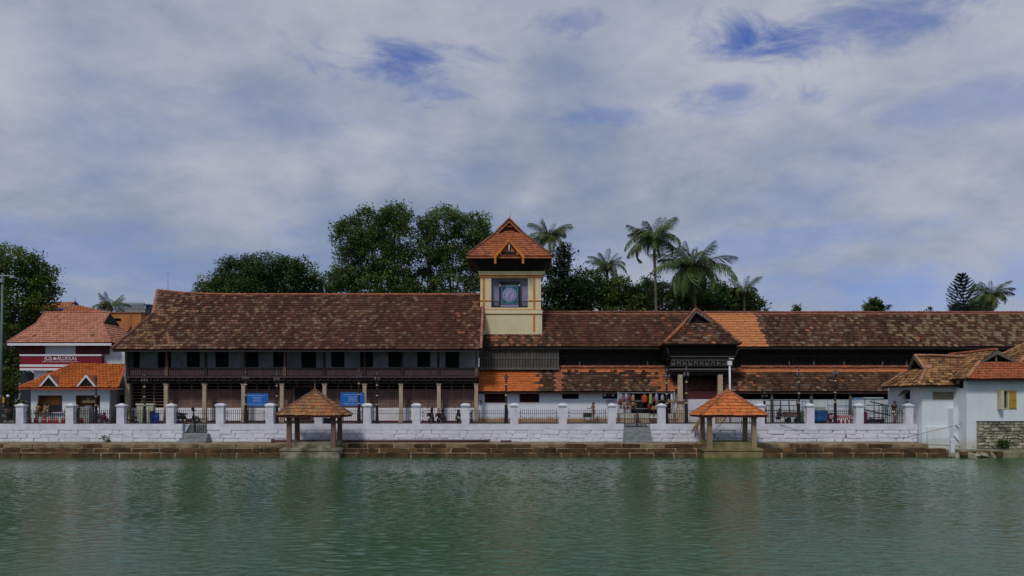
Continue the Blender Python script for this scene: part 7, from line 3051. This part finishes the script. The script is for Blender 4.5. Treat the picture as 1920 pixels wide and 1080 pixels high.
MB().box(X(1472, 70), X(1498, 70), 69.9, 71.0, GZ + .50, GZ + .60).build('bed', M('dull_green_paint', (.06, .12, .08)), bc)
for px in (1477, 1493):
    q = MB()
    a = Vector((X(px, 70), 69.86, GZ + .24))
    q.tube([a + Vector((0, -.04, 0)), a + Vector((0, .04, 0))], .25, 14)
    q.build('wheel', m_tyre, bc)
for px in (1474, 1496):
    MB().box(X(px, 70) - .03, X(px, 70) + .03, 70.3, 70.4, GZ - .01, GZ + .5).build('leg', m_dk, bc)
wb = thing('white_sack', 'pale bundle on the pavement left of the handcart', 'bundle', (X(1467, 69.8), 69.8, GZ))
q = MB()
q.lathe([(.14, -.01), (.22, .12), (.2, .28), (.1, .42), (.05, .46)], (X(1467, 69.8), 69.8, GZ), 10, smooth=True)
q.build('sack', m_creamc, wb)
MB().tube([(X(1467, 69.8), 69.8, GZ + .44), (X(1467, 69.8) + .03, 69.8, GZ + .53)], [.05, .09], 7).build('tied_neck', m_creamc, wb)
gp2 = thing('green_cloth_bundle', 'green cloth draped at the right end of the market frame', 'cloth', (X(1504, 70), 70, GZ))
q = MB()
q.frustum(X(1504, 70), 70.1, GZ - .01, GZ + .8, .16, .12, .10, .08)
q.frustum(X(1504, 70), 70.1, GZ + .8, GZ + 1.05, .10, .08, .03, .03)
q.build('drape', M('leaf_green_cloth', (.07, .16, .07), (.05, .11, .05), 6, .9), gp2)
br_ = thing('blue_rack', 'slim blue metal rack left of the pier by the tarpaulin', 'rack', (X(1507, 70.6), 70.6, GZ))
m_brack = M('blue_rack_paint', (.06, .11, .30), (.04, .08, .22), 3, .5)
for px in (1504.5, 1511):
    MB().tube([(X(px, 70.8), 70.8, GZ - .01), (X(px, 70.8), 70.8, Z(751, 70.8))], .03, 5).build('upright', m_brack, br_)
for py in (753, 765, 780):
    MB().box(X(1504, 70.8), X(1511.5, 70.8), 70.78, 71.1, Z(py, 70.8), Z(py, 70.8) + .05).build('shelf', m_brack, br_)

tp_ = thing('tarpaulin_bundle', 'goods wrapped in bright blue tarpaulin with a pale lid, right of a pier', 'tarpaulin bundle', (X(1539, 69.8), 70.2, GZ))
bm = bmesh.new()
bmesh.ops.create_cube(bm, size=1.0)
bmesh.ops.subdivide_edges(bm, edges=bm.edges[:], cuts=5, use_grid_fill=True)
x0, x1 = X(1526, 69.8), X(1551.5, 69.8)
for v in bm.verts:
    n_ = mnoise.noise(v.co * 4.2)
    v.co = Vector(((x0 + x1) / 2 + v.co.x * (x1 - x0), 70.2 + v.co.y * .8 + .06 * n_, GZ + .62 + v.co.z * .86)) + Vector((.03 * n_, 0, .03 * n_)) - Vector(tp_.location)
me = bpy.data.meshes.new('tarpaulin')
bm.to_mesh(me)
bm.free()
me.materials.append(m_tarp)
link('tarpaulin', me, tp_)
MB().box(x0 + .1, x1 - .08, 69.95, 70.5, GZ + 1.07, GZ + 1.34).build('pale_lid', M('pale_green_lid', (.30, .34, .28), (.22, .25, .2), 4, .8), tp_)
MB().box(x0 + .02, x1 - .02, 69.85, 70.5, GZ - .01, GZ + .20).build('dark_pallet', m_dk, tp_)
sp = thing('striped_barrier', 'red and white diagonally striped barrier right of the blue tarpaulin', 'barrier', (X(1578, 69.6), 69.6, GZ))
x0, x1, z0, z1 = X(1556, 69.6), X(1600, 69.6), GZ + .40, GZ + .68
MB().box(x0, x1, 69.62, 69.67, z0, z1).build('panel', m_white_paint, sp)
n = 11
for k in range(n):
    xa = x0 + (x1 - x0 - .12) * k / n + .02
    q = MB()
    q.poly_slab([(xa, 69.615, z0), (xa + .085, 69.615, z0), (xa + .19, 69.615, z1), (xa + .105, 69.615, z1)], (0, -1, 0), .004)
    q.build('red_stripe', m_red, sp)
q = MB()
for px in (1558, 1598):
    q.tube([(X(px, 69.6), 69.7, GZ - .01), (X(px, 69.6), 69.7, z1 + .15)], .03, 6)
    q.tube([(X(px, 69.6), 69.4, GZ + .01), (X(px, 69.6), 70.0, GZ + .01)], .03, 6)
q.build('stand', m_dk, sp)
lb = thing('kerb_barrier', 'lower row of red and white blocks beneath the striped barrier', 'barrier', (X(1585, 69.3), 69.3, GZ))
for k in range(8):
    xa = X(1572 + 3.6 * k, 69.3)
    MB().box(xa, xa + .15, 69.3, 69.5, GZ - .01, GZ + .30).build('block', m_red if k % 2 == 0 else m_white_paint, lb)
rs = thing('red_crate', 'reddish crate behind the left end of the striped barrier', 'crate', (X(1556, 70.2), 70.3, GZ))
q = MB()
frame_bars(q, X(1553, 70.2), X(1561, 70.2), 70.1, 70.5, GZ + .3, GZ + .85, .06)
q.build('crate_frame', m_wine, rs)
MB().box(X(1553, 70.2) + .03, X(1561, 70.2) - .03, 70.2, 70.45, GZ - .01, GZ + .75).build('crate_body', M('salmon_board', (.40, .14, .09), (.3, .1, .07), 4, .8), rs)
bs = thing('blue_pipe_frame', 'thin light-blue pipe frame standing behind the striped barrier', 'scaffold frame', (X(1575, 71.2), 71.2, GZ))
m_lb = M('light_blue_pipe', (.10, .20, .36), (.07, .15, .28), 3, .5)
for px in (1552, 1566, 1586.5, 1591.5, 1600):
    MB().tube([(X(px, 71.3), 71.3, GZ - .01), (X(px, 71.3), 71.3, Z(749, 71.3))], .022, 5).build('upright', m_lb, bs)
for py in (760, 763, 771):
    MB().tube([(X(1551, 71.3), 71.26, Z(py, 71.3)), (X(1601, 71.3), 71.26, Z(py, 71.3))], .025, 5).build('rail', m_lb, bs)

tr_ = thing('steel_trolley', 'blue-green steel trolley frame with long slanting pipes and a pale board on top', 'trolley', (X(1642, 70), 70, GZ))
Y = 70.2
for px in (1621.5, 1639, 1648, 1655):
    MB().tube([(X(px, Y), Y, GZ + .2), (X(px, Y), Y, Z(747.5 if px < 1645 else 760, Y))], .035, 6).build('upright', m_teal_frame, tr_)
for (a, b, c, d) in ((1621, 748, 1640, 748), (1621, 760, 1655, 760), (1619, 787, 1660, 786), (1628, 783, 1662, 783)):
    MB().tube([(X(a, Y), Y - .05, Z(b, Y)), (X(c, Y), Y - .05, Z(d, Y))], .035, 6).build('rail', m_teal_frame, tr_)
for (a, b, c, d) in ((1630, 752.5, 1666, 762), (1619, 768, 1668, 779), (1628, 784, 1652, 790)):
    MB().tube([(X(a, Y), Y - .12, Z(b, Y)), (X(c, Y), Y - .15, Z(d, Y))], .05, 6).build('slanting_pipe', m_iron, tr_)
MB().box(X(1619, Y), X(1655.5, Y), Y - .1, Y + .5, Z(747.3, Y), Z(745, Y)).build('top_board', M('pale_glass_board', (.42, .50, .50), (.34, .42, .42), 3, .4), tr_)
MB().box(X(1600, Y), X(1618, Y), Y, Y + .5, Z(749, Y), Z(745.5, Y)).build('blue_stack', m_lb, tr_)
for px in (1624, 1654):
    a = Vector((X(px, Y), Y - .02, GZ + .19))
    MB().tube([a + Vector((0, -.04, 0)), a + Vector((0, .04, 0))], .20, 14).build('wheel', m_tyre, tr_)
MB().box(X(1626, Y), X(1652, Y), Y + .1, Y + .5, GZ + .08, GZ + .32).build('blue_tub', m_teal_frame, tr_)
rc_ = thing('red_cloth_bundle', 'red-magenta cloth bundle at the left foot of the steel trolley', 'bundle', (X(1622.5, 69.5), 69.5, GZ))
q = MB()
q.lathe([(.16, -.01), (.2, .2), (.14, .45), (.19, .7), (.12, .9), (.04, .98)], (X(1622.5, 69.5), 69.5, GZ), 10, smooth=True)
q.build('cloth_roll', M('magenta_cloth', (.16, .02, .06), (.1, .015, .045), 6, .9), rc_)
MB().tube([(X(1622.5, 69.5) - .2, 69.4, GZ + .4), (X(1622.5, 69.5) + .2, 69.4, GZ + .5)], .03, 5).build('tie_band', m_navyc, rc_)
vs2 = thing('gate_post', 'thin brown post beside the white end pier', 'post', (X(1695, 68.6), 68.6, GZ))
MB().tube([(X(1697, 68.6), 68.6, GZ - .01), (X(1695.5, 68.6), 68.6, GZ + 1.35)], [.07, .05], 6).build('shaft', m_brown_wood, vs2)
MB().tube([(X(1695.5, 68.6) - .1, 68.58, GZ + .75), (X(1695.5, 68.6) + .1, 68.58, GZ + .95)], .08, 6).build('wrapped_cloth', m_wine, vs2)
ml = thing('pier_ball', 'small dark ball finial on the white end pier', 'finial', (X(1701, 66.9), 66.9, STREET + 1.64))
MB().lathe([(.03, 0), (.03, .04), (.09, .1), (.09, .16), (.03, .22)], (X(1701, 66.9), 66.9, STREET + 1.63), 8, smooth=True).build('ball', m_purple_wood, ml)
